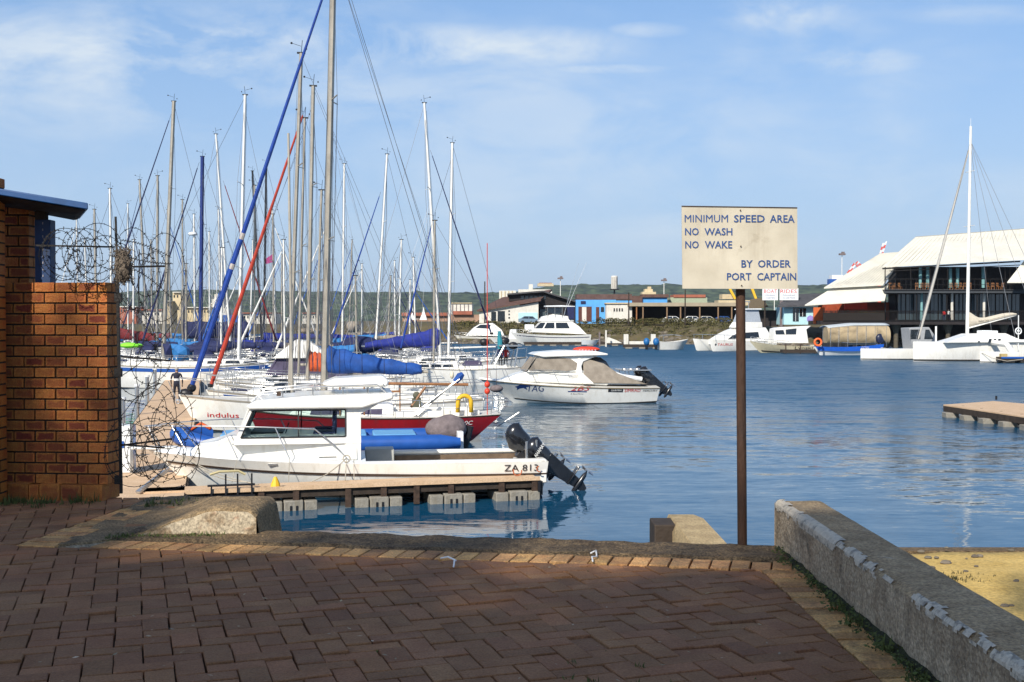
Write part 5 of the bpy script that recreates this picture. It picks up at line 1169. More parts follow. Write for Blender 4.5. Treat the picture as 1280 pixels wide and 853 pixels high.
# ================================================================== PEOPLE (one skinned body each)
def person(label, loc, rz, h, top, legs, hair, pose='stand', band=None):
    k = h/1.75; me = bpy.data.meshes.new('body'); V = {}; vs = []; es = []; rad = []
    def v(n, p, r): V[n] = len(vs); vs.append(Vector(p)*k); rad.append(r*k)
    def e(a, b): es.append((V[a], V[b]))
    v('pel', (0, 0, .95), .15); v('waist', (0, .0, 1.1), .135); v('chest', (0, .0, 1.3), .17); v('neckb', (0, .01, 1.46), .085); v('neck', (0, .02, 1.52), .055); v('head', (0, .035, 1.62), .09); v('crown', (0, .02, 1.71), .07)
    for s, n in ((1, 'l'), (-1, 'r')):
        st = .06 if s > 0 else -.04
        v('hip'+n, (s*.09, 0, .88), .1); v('knee'+n, (s*.11, .02+st*.3, .49), .062); v('ank'+n, (s*.12, -.02+st, .09), .042); v('toe'+n, (s*.14, .13+st, .035), .035)
        v('sho'+n, (s*.19, 0, 1.42), .07); v('elb'+n, (s*.27, -.02, 1.14), .048); v('wri'+n, (s*.26, .1, .92), .032); v('hand'+n, (s*.25, .14, .84), .03)
        for q in range(4): v('f%d%s' % (q, n), (s*(.235+.012*q), .15+.008*q-.012*abs(q-1.5), .765+.008*abs(q-1)), .008)
        v('th'+n, (s*.225, .185, .83), .009)
        for a, b in (('pel','hip'+n),('hip'+n,'knee'+n),('knee'+n,'ank'+n),('ank'+n,'toe'+n),('chest','sho'+n),('sho'+n,'elb'+n),('elb'+n,'wri'+n),('wri'+n,'hand'+n),('hand'+n,'th'+n)): e(a, b)
        for q in range(4): e('hand'+n, 'f%d%s' % (q, n))
    for a, b in (('pel','waist'),('waist','chest'),('chest','neckb'),('neckb','neck'),('neck','head'),('head','crown')): e(a, b)
    me.from_pydata(vs, es, []); o = bpy.data.objects.new('body', me); COL.objects.link(o)
    sk = o.modifiers.new('skin', 'SKIN'); sv = me.skin_vertices[0].data
    for i, r in enumerate(rad): sv[i].radius = (r, r*.85)
    sv[0].use_root = True
    ss = o.modifiers.new('sub', 'SUBSURF'); ss.levels = 1; ss.render_levels = 1
    dg = bpy.context.evaluated_depsgraph_get(); m2 = bpy.data.meshes.new_from_object(o.evaluated_get(dg)); bpy.data.objects.remove(o)
    m2.materials.clear()
    for x in (SKIN, top, legs, BLACK, band or top): m2.materials.append(x)
    for p in m2.polygons:
        z = p.center.z/k; x = abs(p.center.x/k); p.use_smooth = True
        p.material_index = 0 if z > 1.5 or (x > .2 and z < .93) else 1 if (z > .93 or x > .22) else 2 if z > .09 else 3
        if band and p.material_index == 1 and 1.12 < z < 1.18: p.material_index = 4
    t = thing('person', label, 'person', loc, rz); b = bpy.data.objects.new('body', m2); COL.objects.link(b); b.parent = t
    q = MB(); q.ball((0, .012*k, 1.665*k), .1*k, 12, 8, (.95, 1.05, .95)); q.v = [(x, y if y < .05*k else .05*k, z) for x, y, z in q.v if 1]; q.build('hair', hair, t, smooth=True)
    return t
person('person in a navy jacket with a pale band standing on the pier', on(221, 504, .5), R(12), 1.6, mat('navy_jacket', (.012, .014, .03), .8), mat('navy_trousers', (.012, .012, .022), .85), mat('grey_cap', (.35, .33, .3), .8), band=mat('reflective_band', (.6, .6, .58), .5))
t = thing('hand_cart', 'small trolley with black bags beside the person on the pier', 'trolley', on(232, 505, .5)); b = MB(); b.ball((0,0,.45), .28, 8, 6, (1.2, .8, .8)); b.ball((.25,.1,.7), .2, 8, 6); b.build('bag', BLACK, t, smooth=True); b = MB(); b.box((-.4,-.25,.14), (.45,.25,.2)); b.beam((-.4,0,.2), (-.75,0,1.0), .03); b.torus((-.25,-.27,.1), .08, .03, (0,1,0), 10, 6); b.torus((.3,-.27,.1), .08, .03, (0,1,0), 10, 6); b.build('frame', STEEL, t)
# ================================================================== THE FOREST OF SAILBOATS
def sb(*a, **k): return sailboat(*a, **k)
SW = Vector
# --- right of the pier, bows left
t, H, loc, d = sb('tallest aluminium-masted sloop with a blue furled headsail and bright blue boom cover', 404.5, 537, 417.5, -60, 5.4, 6.1, fb=1.2, beam=3.3, mr=.165, furl=(FURLB, .125), fpx=(409, -20, 237, 491), boom=(BLUE, 3.75, 1.06, .4, 1.2, -.1), dodger=None, stripe=None)
hull_text('lettering', 'indulus', TXTR, t, H, 5.4-2.3, 5.4-1.1, .56, .74, 1, .02)
for k in range(2):      # white spiral bands round the blue furled sail
    b = MB(); bow = loc(at(237, 491, d)); ft = loc(at(409, -20, d)); f0 = (.30, .375)[k]
    b.path([bow.lerp(ft, f0+.006*q) for q in range(4)], [.085, .096, .096, .085], 8); b.build('sail_strip', mat('strip_grey', (.4, .36, .33), .8), t, smooth=True)
b = MB(); tp = loc(at(417.5, -60, d)); w0 = Vector((-5.4, 1.2, 1.3)); b.tube(w0, tp, .012, n=3); b.tube(Vector((-5.9, -1.2, 1.3)), tp+Vector((-.1, 0, 0)), .012, n=3); b.tube(Vector((.25, .3, 2)), tp, .012, n=3); b.tube(Vector((-.3, .3, 2)), tp, .012, n=3); b.build('running_rigging', WIRE, t)
t, H, loc, d = sb('white sloop with a rust-red furled headsail and slim alloy mast', 361.5, 524, 376.5, 67, 3.45, 6.6, fb=1.1, mr=.115, furl=(REDS, .115), fpx=(382, 134, 262, 487), boom=None, stripe=STRIPEB)
t, H, loc, d = sb('white yacht with an orange sail cover, its thick tan mast carrying radar fittings', 384, 514, 391.5, 108, 4.2, 5.8, mr=.125, boom=(ORANGE, 1.0, .95, .8, .9, 0), furl=None, stripe=NAVY)
t, H, loc, d = sb('low white sloop with the short slim mast standing just right of the red-sailed mast', 372.5, 506.5, 381, 148, 4.3, 4.8, mr=.085, spread=1, boom=(None, 3.2, 0, 0))
t, H, loc, d = sb('white sloop with a mast leaning right in front of the tallest mast', 394.5, 497, 402, 238, 3.8, 4.8, mr=.1, spread=1, boom=(BLUE2, 3.2, .5, .35))
t, H, loc, d = sb('white sloop with a tan mast and blue furled headsail beside the leaning white mast', 542, 481, 543.5, 276, 3.0, 5.6, mm=ALU, mr=.1, furl=(FURLB, .08), fpx=(540, 280, 500, 440), boom=None, wires=True)
t, H, loc, d = sb('long white yacht with a tall leaning mast and royal blue boom cover', 551, 474.5, 530.5, 129, 6.2, 6.4, hd='R', fb=1.35, beam=3.3, mm=ALUW, mr=.125, furl=(NAVY, .075), fpx=(538, 188, 615, 420), boom=(ROYAL, 5.3, 1.35, .38, 1.25, -.1), stripe=None)
t, H, loc, d = sb('white yacht with a straight white mast right of the royal blue cover', 560.5, 467, 565.5, 179, 4.6, 5.0, mm=ALUW, mr=.14, furl=None, boom=(None, 3.5, 0, 0), stripe=BLACK)
t, H, loc, d = sb('white yacht whose white mast crosses a bright blue furled headsail', 468.5, 465.5, 484, 193, 4.7, 5.0, mm=ALUW, mr=.115, furl=(FURLB, .095), fpx=(476, 240, 412, 432), boom=(NAVY, 3.8, .6, .4), dodger=NAVY)
t, H, loc, d = sb('white sloop with a thin white mast behind the bright blue boom cover', 427.5, 458, 430.5, 205, 4.6, 4.8, mm=ALUW, mr=.12, boom=(BLUE, 3.4, .7, .4), dodger=NAVY)
# --- powerboat with a white hardtop and dark purple side curtains
def curtain_boat():
    D = 60; st = at(448, HOR, D); t = thing('flybridge_cruiser', 'white cruiser with purple-grey side curtains under a white hardtop, among the masts', 'motorboat', (st.x, D, 0), HD_L); k = D/F
    X = lambda px: (448-px)*k; Z = lambda py: CZ-(py-HOR)*k
    H = Hull([(.2, 6.8, .3, -.3, -.35, -.2, .8, 1.2), (.1, 7.3, 1.15, .05, .0, .25, .95, 1.3), (.0, 8.3, 1.5, .9, .8, 1.1, .95, 1.8)], 28, .4); H.shell('hull', WHITE, t); H.deck('deck', WHITE, t)
    b = MB(); b.prism([(X(440), .8), (X(262), 1.05), (X(300), 1.25), (X(335), Z(466)), (X(440), Z(464))], 1.2, .3, .9)
    for i, v in enumerate(b.v): f = max(0, (v[0]-4.0)/4.2); b.v[i] = (v[0], v[1]*(1-.7*f*f), v[2])
    b.build('coach_roof', WHITE, t, bevel=.08)
    b = MB(); b.prism([(X(335), Z(467)), (X(349), Z(446)), (X(405), Z(446)), (X(410), Z(467))], 1.15, .25, 1.3); b.build('side_curtain', PURPLE, t, bevel=.03)
    b = MB(); b.prism([(X(344), Z(447)), (X(372), Z(424)), (X(388), Z(426)), (X(408), Z(440)), (X(408), Z(447))], 1.2, .4, Z(447)); b.build('hardtop', WHITE, t, bevel=.06)
    b = MB(); b.hexa([(X(349)+.35, -1.1, Z(464)), (X(349)+.4, -1.1, Z(464)), (X(349)+.4, 1.1, Z(464)), (X(349)+.35, 1.1, Z(464)), (X(349)-.02, -1, Z(448)), (X(349)+.03, -1, Z(448)), (X(349)+.03, 1, Z(448)), (X(349)-.02, 1, Z(448))]); b.build('windscreen', PURPLE, t)
    H.rail('bow_rail', STEEL, t, .45, .99, .65, 7, r=.016, lines=2)
    b = MB(); b.cbox((X(318), 1.1, Z(481)), (.3, .1, .1)); b.build('port_light', BLACK, t)
    t = thing('canvas_cruiser', 'low boat with a grey-tan cockpit cover and purple windows beyond the blue sail cover', 'motorboat', (at(520, HOR, 56).x, 56, 0), HD_L); k = 56/F; X = lambda px: (520-px)*k; Z = lambda py: CZ-(py-HOR)*k
    H = Hull([(.2, 4.6, .3, -.3, -.35, -.2, .8, 1.2), (.0, 6.0, 1.3, .8, .7, 1.0, .95, 1.8)], 22, .4); H.shell('hull', WHITE, t); H.deck('deck', WHITE, t)
    b = MB(); b.prism([(X(478), .8), (X(412), 1.0), (X(425), Z(458)), (X(455), Z(458)), (X(478), Z(470))], 1.0, .3, .9); b.build('cockpit_cover', TAN, t, bevel=.05)
    b = MB(); b.prism([(X(440), 1.15), (X(400), 1.1), (X(412), Z(460)), (X(436), Z(462))], 1.08, .3, .9); b.build('side_curtain', PURPLE, t)
curtain_boat()
# --- boats beyond the pier on the left
t, H, loc, d = sb('white racing yacht with a dark blue hull stripe, stern to the brick wall', 298, 483, 306.5, 119, 3.8, 7.8, hd='R', fb=1.5, mm=ALUW, mr=.13, stripe=STRIPEB, furl=None, boom=None)
t, H, loc, d = sb('white sloop with a thick tan mast and navy forestay left of the blue mast', 203.5, 473, 217.3, 127, 5.0, 5.4, mr=.19, furl=(NAVY, .085), fpx=(214, 143, 126, 400), boom=(None, 3.6, 0, 0), dodger=BLUE2)
t, H, loc, d = sb('yacht with an all-blue sleeved mast and navy furled headsail', 250, 468, 253, 196, 5.5, 5.0, mm=mat('mast_sleeve_blue', (.01, .03, .16), .7, bump=.4), mr=.2, furl=(NAVY, .1), fpx=(249, 203, 172, 447), boom=(NAVY, 4.2, .8, .5), hullm=WHITE2)
t, H, loc, d = sb('white yacht with a white mast leaning left and a thin crimson headsail stay', 289, 462, 270, 168, 4.2, 5.0, hd='R', mm=ALUW, mr=.12, furl=(MAROON, .09), fpx=(279, 226, 346, 428), boom=(BLUE2, 4.0, .6, .4))
t, H, loc, d = sb('yacht with a maroon lettered boom cover near the razor wire', 196, 461, 197, 220, 4.0, 5.5, hd='R', mr=.14, boom=(MAROON, 4.3, .75, 1.0, 1.3, .5), furl=None)
hx = MB()
for k, (bd) in enumerate(['SEA', 'BREEZE']): pass
t, H, loc, d = sb('navy-hulled ketch with a long navy deck awning behind the blue mast', 228, 456, 228, 250, 5.0, 6.0, hullm=WHITE, mr=.1, furl=None, boom=(NAVY, 6.0, 1.7, 1.5, 1.5, .1), dodger=NAVY)
t, H, loc, d = sb('yacht with a round white radar dome on its mast', 243.5, 452, 242.5, 268, 4.5, 5.5, mm=ALUW, mr=.12, boom=(NAVY, 5.0, .9, .7))
b = MB(); q = loc(at(241, 293, d)); b.lathe([(.05, -.15), (.42, -.1), (.48, .0), (.42, .16), (.1, .24)], tuple(q), 14); b.build('radar_dome', WHITE2, t, smooth=True)
t, H, loc, d = sb('pair of close white masts nearest the brick wall, the left yacht', 140, 463, 137.5, 236, 4.5, 5.0, mm=ALUW, mr=.13, furl=None)
t, H, loc, d = sb('yacht with a short twin-spreader mast above the brick wall', 121, 458, 118, 262, 4.5, 5.0, mr=.13, furl=None)
t, H, loc, d = sb('yacht whose slender mast stands behind the dry brush bundle', 184, 455, 174.5, 225, 4.5, 5.0, mr=.13, furl=(NAVY, .06), boom=(BLUE2, 4.0, .6, .4))
t, H, loc, d = sb('dark-masted schooner, its left black mast raked back', 328, 450, 315.5, 214, 6.0, 6.5, mm=BLACK, mr=.14, boom=(ROYAL, 5.5, .7, .5, 1.2), furl=None, hullm=WHITE)
t, H, loc, d = sb('dark-masted yacht flying a small purple pennant', 329.5, 447, 333, 205, 5.0, 5.5, mm=BLACK, mr=.15, boom=(ROYAL, 6.5, .9, .5, 1.0), furl=None)
b = MB(); P = [loc(at(x, y, d)) for x, y in ((330, 325), (342, 317), (341, 328), (330, 331))]; b.add(P+[p+Vector((0, .03, 0)) for p in P], [(0,1,2,3), (7,6,5,4), (0,1,5,4), (1,2,6,5), (2,3,7,6), (3,0,4,7)]); o = b.build('pennant', mat('flag_purple', (.3, .03, .15), .7)); o.matrix_world = Matrix.Translation(t.location) @ Matrix.Rotation(HD_L, 4, 'Z'); tag(o, 'small purple-red pennant flying by the black mast', 'flag')
# --- far rows: smaller boats in the distance, one by one
rr = random.Random(21)
FAR = [(160, 175), (190, 300), (214, 262), (262, 290), (276, 262), (312, 300), (345, 262), (352, 318), (410, 292), (436, 300), (452, 330), (494, 326), (484, 345), (512, 350), (98, 270), (110, 300)]
WH = ['beside the razor wire', 'left of the thick tan mast', 'between the thick tan mast and the blue mast', 'just right of the blue mast', 'right of the navy forestay', 'left of the black masts', 'right of the black masts', 'left of the slim alloy mast', 'right of the tallest mast', 'in front of the hills at centre', 'above the blue boom cover', 'left of the leaning white mast', 'behind the royal blue cover', 'near the two white tents', 'above the brick wall, left', 'above the brick wall, lowest']
CV = [(BLUE2, 'light blue'), (NAVY, 'navy'), (ROYAL, 'royal blue'), (None, 'bare'), (TAN, 'tan'), (MAROON, 'maroon')]
for k, (x, ty) in enumerate(FAR):
    wl = rr.uniform(437.5, 447); c, cn = CV[rr.randrange(6)] if k != 1 else CV[0]; hd = rr.choice('LR')
    if k == 0: ty = 255
    sailboat('distant %s yacht with a %s boom, %s' % (rr.choice(['white', 'pale']), cn, WH[k]), x, wl, x+rr.uniform(-5, 5), ty, rr.uniform(3.8, 5), rr.uniform(4, 6), hd=hd, mm=rr.choice([ALU, ALUW, ALUW]), mr=.12, boom=(c, 4, .7, .4), furl=rr.choice([None, (NAVY, .1), (STRIPEB, .1), (WHITE, .1)]), spread=2, wires=True, rail=False, cabin=True, stripe=rr.choice([None, STRIPEB, NAVY]), name='distant_yacht', dodger=rr.choice([None, NAVY, BLUE2]))
MID = [(166, 463, 300, 'L', NAVY, 'behind the maroon boom cover'), (232, 461, 330, 'R', BLUE2, 'between the thick tan mast and the blue mast, low mast'), (318, 466, 232, 'L', NAVY, 'just left of the red-sailed mast'), (342, 459, 268, 'R', ROYAL, 'right of the two black masts, nearer'), (356, 470, 300, 'L', TAN, 'behind the purple-curtained cruiser'),
       (412, 468, 262, 'L', NAVY, 'just right of the tallest mast'), (446, 476, 345, 'R', BLUE2, 'behind the bright blue boom cover, short mast'), (498, 462, 300, 'R', NAVY, 'under the royal blue boom cover'), (520, 457, 322, 'L', None, 'between the royal blue cover and the far bank'), (276, 474, 310, 'R', NAVY, 'behind the red furled sail, short mast')]
for k, (x, wl, ty, hd, c, wh) in enumerate(MID):
    sailboat('mid-distance white yacht ' + wh, x, wl, x+rr.uniform(-4, 4), ty, rr.uniform(3.8, 4.8), rr.uniform(4.2, 5.4), hd=hd, mm=rr.choice([ALU, ALUW]), mr=.095, boom=(c, 3.6, .6, .4), furl=rr.choice([None, (NAVY, .09), (WHITE, .1), (STRIPEB, .09)]), stripe=rr.choice([STRIPEB, NAVY, None]), dodger=rr.choice([NAVY, BLUE2, ROYAL]))
# loose covers between the left-hand boats
def cover(name, label, px, py, d, sx, sy, sz, m, cat='boat cover'):
    p = at(px, py, d); b = MB(); b.ball((0, 0, 0), 1, 16, 10, (sx, sy, sz)); b.v = [(x*(1+.15*noise.noise(Vector((x, y, z*2)))), y, z*(1+.3*noise.noise(Vector((x*1.3+px, y, 2))))) for x, y, z in b.v]
    o = b.build(name, m, smooth='full'); o.location = p; tag(o, label, cat)
def tarp():
    t = thing('tarpaulin', 'light blue and navy tarpaulin draped over a boat behind the person', 'boat cover', at(222, 455, 73)); o = t.location
    for nm, pts, m in (('navy_flap', [(203, 430), (213, 431), (216, 447), (207, 449)], NAVY), ('blue_sheet', [(212, 430), (226, 431.5), (233, 436), (234, 444), (228, 449), (222, 457), (217, 447)], BLUE2)):
        b = MB(); F_ = [at(x, y, 73)-o for x, y in pts]; n = len(F_); c = sum(F_, Vector())/n+Vector((0, -.28, 0)); Bk = [p+Vector((0, .7, 0)) for p in F_]
        b.add([c]+F_+Bk, [(0, (i+1) % n+1, i+1) for i in range(n)]+[(i+1, (i+1) % n+1, (i+1) % n+1+n, i+1+n) for i in range(n)]+[tuple(range(n+1, 2*n+1))]); b.build(nm, m, t)
tarp()
cover('dinghy_cover', 'lime green dinghy cover beside the razor wire', 163, 432, 72, .75, .8, .18, LIME)
cover('dinghy_cover', 'bright blue domed cover under the royal blue boom', 526, 427, 95, .85, .8, .5, BLUE)
cover('dinghy_cover', 'navy folded awning on the deck left of the blue furled sail', 268, 433, 80, 1.7, .8, .4, NAVY)
cover('cockpit_awning', 'navy cockpit awning right of the bright blue furled stay', 452, 432, 84, 1.6, .9, .7, NAVY)
cover('dinghy_cover', 'large tan covered boat in the far row right of the masts', 441, 409, 140, .95, .9, .75, TAN)
cover('dinghy_cover', 'second tan covered boat in the far row left of the first', 388, 414, 138, 1.6, 1.0, .4, mat('tarp_tan', (.25, .2, .14), .9, var=.2, bump=.5))
# black outboards raised on a boat behind the fishing boat, with radar arch
def rigged_boat():
    D = 74; st = at(645, HOR, D); t = thing('motor_cruiser', 'white day boat with raised black outboards and two people aboard, behind the TAG boat', 'motorboat', (st.x, D, 0), HD_L); k = D/F; X = lambda px: (645-px)*k; Z = lambda py: CZ-(py-HOR)*k
    H = Hull([(.2, 6.0, .3, -.3, -.35, -.2, .8, 1.2), (.1, 6.4, 1.15, .05, .0, .25, .95, 1.3), (.0, 7.2, 1.35, 1.0, .95, 1.25, .95, 1.8)], 26, .4); H.shell('hull', WHITE, t); H.deck('deck', WHITE, t); H.band('stripe', NAVY, t, 1.5, 1.62, .05, .9)
    b = MB(); b.prism([(X(600), 1.0), (X(575), 1.0), (X(583), 1.5), (X(600), 1.5)], 1.0, .3, 1.0); b.build('console', PURPLE, t, bevel=.04)
    b = MB()
    for sd in (1, -1): b.tube((X(613), sd*.9, 1.0), (X(628), sd*.8, Z(432)), .07); b.tube((X(640), sd*.9, 1.0), (X(645), sd*.8, Z(435)), .05)
    b.box((X(650), -.85, Z(433)), (X(622), .85, Z(431))); b.build('gantry', STEEL, t)
    for i, (px, py) in enumerate(((606, 428), (630, 426), (640, 432))):
        b = MB(); b.ball((X(px), (-.4, .2, .5)[i], Z(py)), .28, 8, 6, (1.2, .8, .9)); b.build('spare_motor', BLACK, t, smooth='full')
    b = MB(); b.path([(X(623), .3, Z(414)), (X(624), .3, Z(425)), (X(624), .3, Z(436))], [.1, .18, .15], 8); b.build('furled_flag', mat('teal', (.02, .2, .25), .8), t, smooth=True)
    person('person in a dark blue jacket sitting up at the stern of the white day boat', tuple(Matrix.Translation(t.location) @ Matrix.Rotation(HD_L, 4, 'Z') @ Vector((X(625), .1, 1.0))), R(200), 1.5, NAVY, BLACK, BLACK)
    person('person with a red top beside the gantry on the white day boat', tuple(Matrix.Translation(t.location) @ Matrix.Rotation(HD_L, 4, 'Z') @ Vector((X(633), -.3, 1.0))), R(160), 1.45, TXTR, BLACK, BLACK)
    b = MB(); p = at(604, 349, 68)
rigged_boat()
def red_canopy():
    D = 60.5; t = thing('inflatable_canopy', 'red dinghy with white ribs upturned behind the TAG boat roof', 'dinghy', at(733, 437, D)); b = MB(); b.ball((0,0,0), .75, 16, 8, (1.0, .5, .22)); b.build('cover', REDB, t, smooth='full')
    for k in range(6):
        b = MB(); b.beam((-.4+k*.17, -.38, -.02), (-.35+k*.17, -.3, -.14), .05); b.build('rib', WHITE2, t)
    b = MB(); b.tube((.5,0,0), (.2,0,-.9), .03); b.build('stay', STEEL, t)
red_canopy()
# fenders
def fender(label, px, py, d, m, r=.14, h=.32):
    b = MB(); b.ball((0,0,0), r, 12, 8, (1, 1, h/r*.6)); b.tube((0,0,h*.6), (0,0,h*.6+.7), .012, n=5); o = b.build('fender', m, smooth='full'); o.location = at(px, py, d); tag(o, label, 'fender')
fender('cream cylindrical fender hanging from the white hull behind the red yacht', 565, 469, 70, CREAM, .13, .4)
fender('round grey fender hanging by the TAG boat bow', 620.5, 486, 53, GREYC, .32, .3)
# ================================================================== FAR SHORE
GROUNDM = mat('embankment_soil', (.06, .05, .025), .98, scale=.5, col2=(.13, .10, .045), bump=1, bscale=3, stain=((.075, .075, .02), .35, .5, .65, .8))
ROCK = mat('rock', (.06, .05, .04), .95, scale=1.5, col2=(.17, .145, .11), rnd=.4, bump=.8, bscale=6)
BUSH = mat('bush_leaf', (.035, .035, .01), .9, scale=1.5, col2=(.11, .095, .03), rnd=.5)
def land():
    b = MB()
    # bank line: beneath the buildings at centre, nearer under the restaurant, farther and lower on the left
    def edge(x):      # distance of the waterline for a given bearing px
        return 330 if x < 400 else 330-134*smooth01((x-400)/110) if x < 820 else 196-26*smooth01((x-820)/170)
    def top(x): return 2.4+1.1*smooth01((x-420)/120)
    nx = 260
    def fn(u, v):
        px = -250+1900*u; e = edge(px); d = e+[0, 3, 7, 11, 16, 17, 60, 400, 1500][int(round(v*8))]
        z = [-.6, .9, 1.9, 2.8, 3.4, 3.5, 3.5, 3.4, 3.0][int(round(v*8))]/3.5*top(px)
        w = 0 if v > .75 else .45; x = (px-CX)/F*d
        return (x, d+(noise.noise(Vector((x*.2, 7, v*5)))*1.2 if v < .6 else 0), z+w*noise.noise(Vector((x*.35, d*.3, 0)))*(1 if .05 < v < .55 else .25))
    b.grid(fn, nx, 8); b.build('embankment', GROUNDM, smooth='full', kind='structure')
    rk = MB(); rr = random.Random(3)
    for _ in range(1500):
        px = rr.uniform(420, 1130); e = edge(px); f = rr.random()**1.6; d = e+f*9; x = (px-CX)/F*d; z = top(px)*(f*9/16)*1.1-.1; r = rr.uniform(.2, .6)
        vs = []; 
        o = len(rk.v); rk.ball((x, d, z), r, 6, 4, (rr.uniform(.8, 1.5), 1, rr.uniform(.5, .9)))
        rk.v[o:] = [(a+rr.uniform(-.12, .12)*r, b_+rr.uniform(-.12, .12)*r, c+rr.uniform(-.15, .15)*r) for a, b_, c in rk.v[o:]]
    rk.build('shore_rocks', ROCK, kind='stuff')
    bs = MB()
    for _ in range(330):
        px = rr.uniform(560, 960); e = edge(px); f = rr.uniform(.3, 1.05); d = e+f*15; c = Vector(((px-CX)/F*d, d, top(px)*min(1, f*1.0)+.1)); R0 = rr.uniform(.5, 1.2)
        for _ in range(46):
            v = Vector((rr.gauss(0, 1), rr.gauss(0, 1), abs(rr.gauss(0, .6)))).normalized()*R0*rr.random()**.5; v.z *= .7; p = c+v; s = rr.uniform(.08, .2)
            u = Vector((rr.gauss(0,1), rr.gauss(0,1), rr.gauss(0,1))).normalized(); w = u.orthogonal().normalized(); bs.add([p-u*s, p+w*s*.7, p+u*s, p-w*s*.7], [(0,1,2,3)])
    bs.build('shore_shrubs', BUSH, kind='stuff')
land()
PW = mat('plaster_white', (.62, .6, .54), .8, streak=((.22, .19, .14), .6), var=.12, scale=.6, bump=.2, bscale=3, stain=((.35, .3, .24), .5, .55, .75, .5))
PCR = mat('plaster_cream', (.52, .43, .27), .8, streak=((.25, .18, .1), .5), var=.15, scale=.3)
PBL = mat('plaster_blue', (.09, .33, .68), .75, streak=((.05, .15, .3), .4), var=.12, scale=.8)
PLB = mat('plaster_pale_blue', (.4, .62, .66), .75, var=.1)
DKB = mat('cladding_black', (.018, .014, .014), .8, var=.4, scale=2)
TILE = mat('roof_brown', (.075, .038, .03), .85, scale=1.5, col2=(.13, .075, .06), bump=.5, bscale=6)
TILEG = mat('roof_grey', (.06, .06, .065), .85, var=.3, scale=1.5)
TERR = mat('brick_red_far', (.3, .1, .06), .85, var=.3, scale=.4)
DOORB = mat('door_brown', (.09, .03, .02), .7, var=.2)
ROOFW = mat('roof_sheet_white', (.62, .6, .52), .55, streak=((.3, .27, .2), .5), var=.08, scale=.4, stain=((.4, .36, .28), .6, .55, .8, .4))
TURQ = mat('column_turquoise', (.16, .33, .34), .6, var=.15)
def px3(px, py, d): return at(px, py, d)
def wbox(b, x0, x1, y0, y1, d, dep):      # pixel rectangle at distance d, given real depth
    a, c = at(x0, y1, d), at(x1, y0, d); b.box((a.x, d, a.z), (c.x, d+dep, c.z))
def building(name, label, px, d, cat='building'):
    p = at(px, HOR, d); t = thing(name, label, cat, (p.x, d, 3.4)); return t, Vector((p.x, d, 3.4))
def P_(b, o, name, m, t, **k): b.v = [(x-o[0], y-o[1], z-o[2]) for x, y, z in b.v]; return b.build(name, m, t, **k)
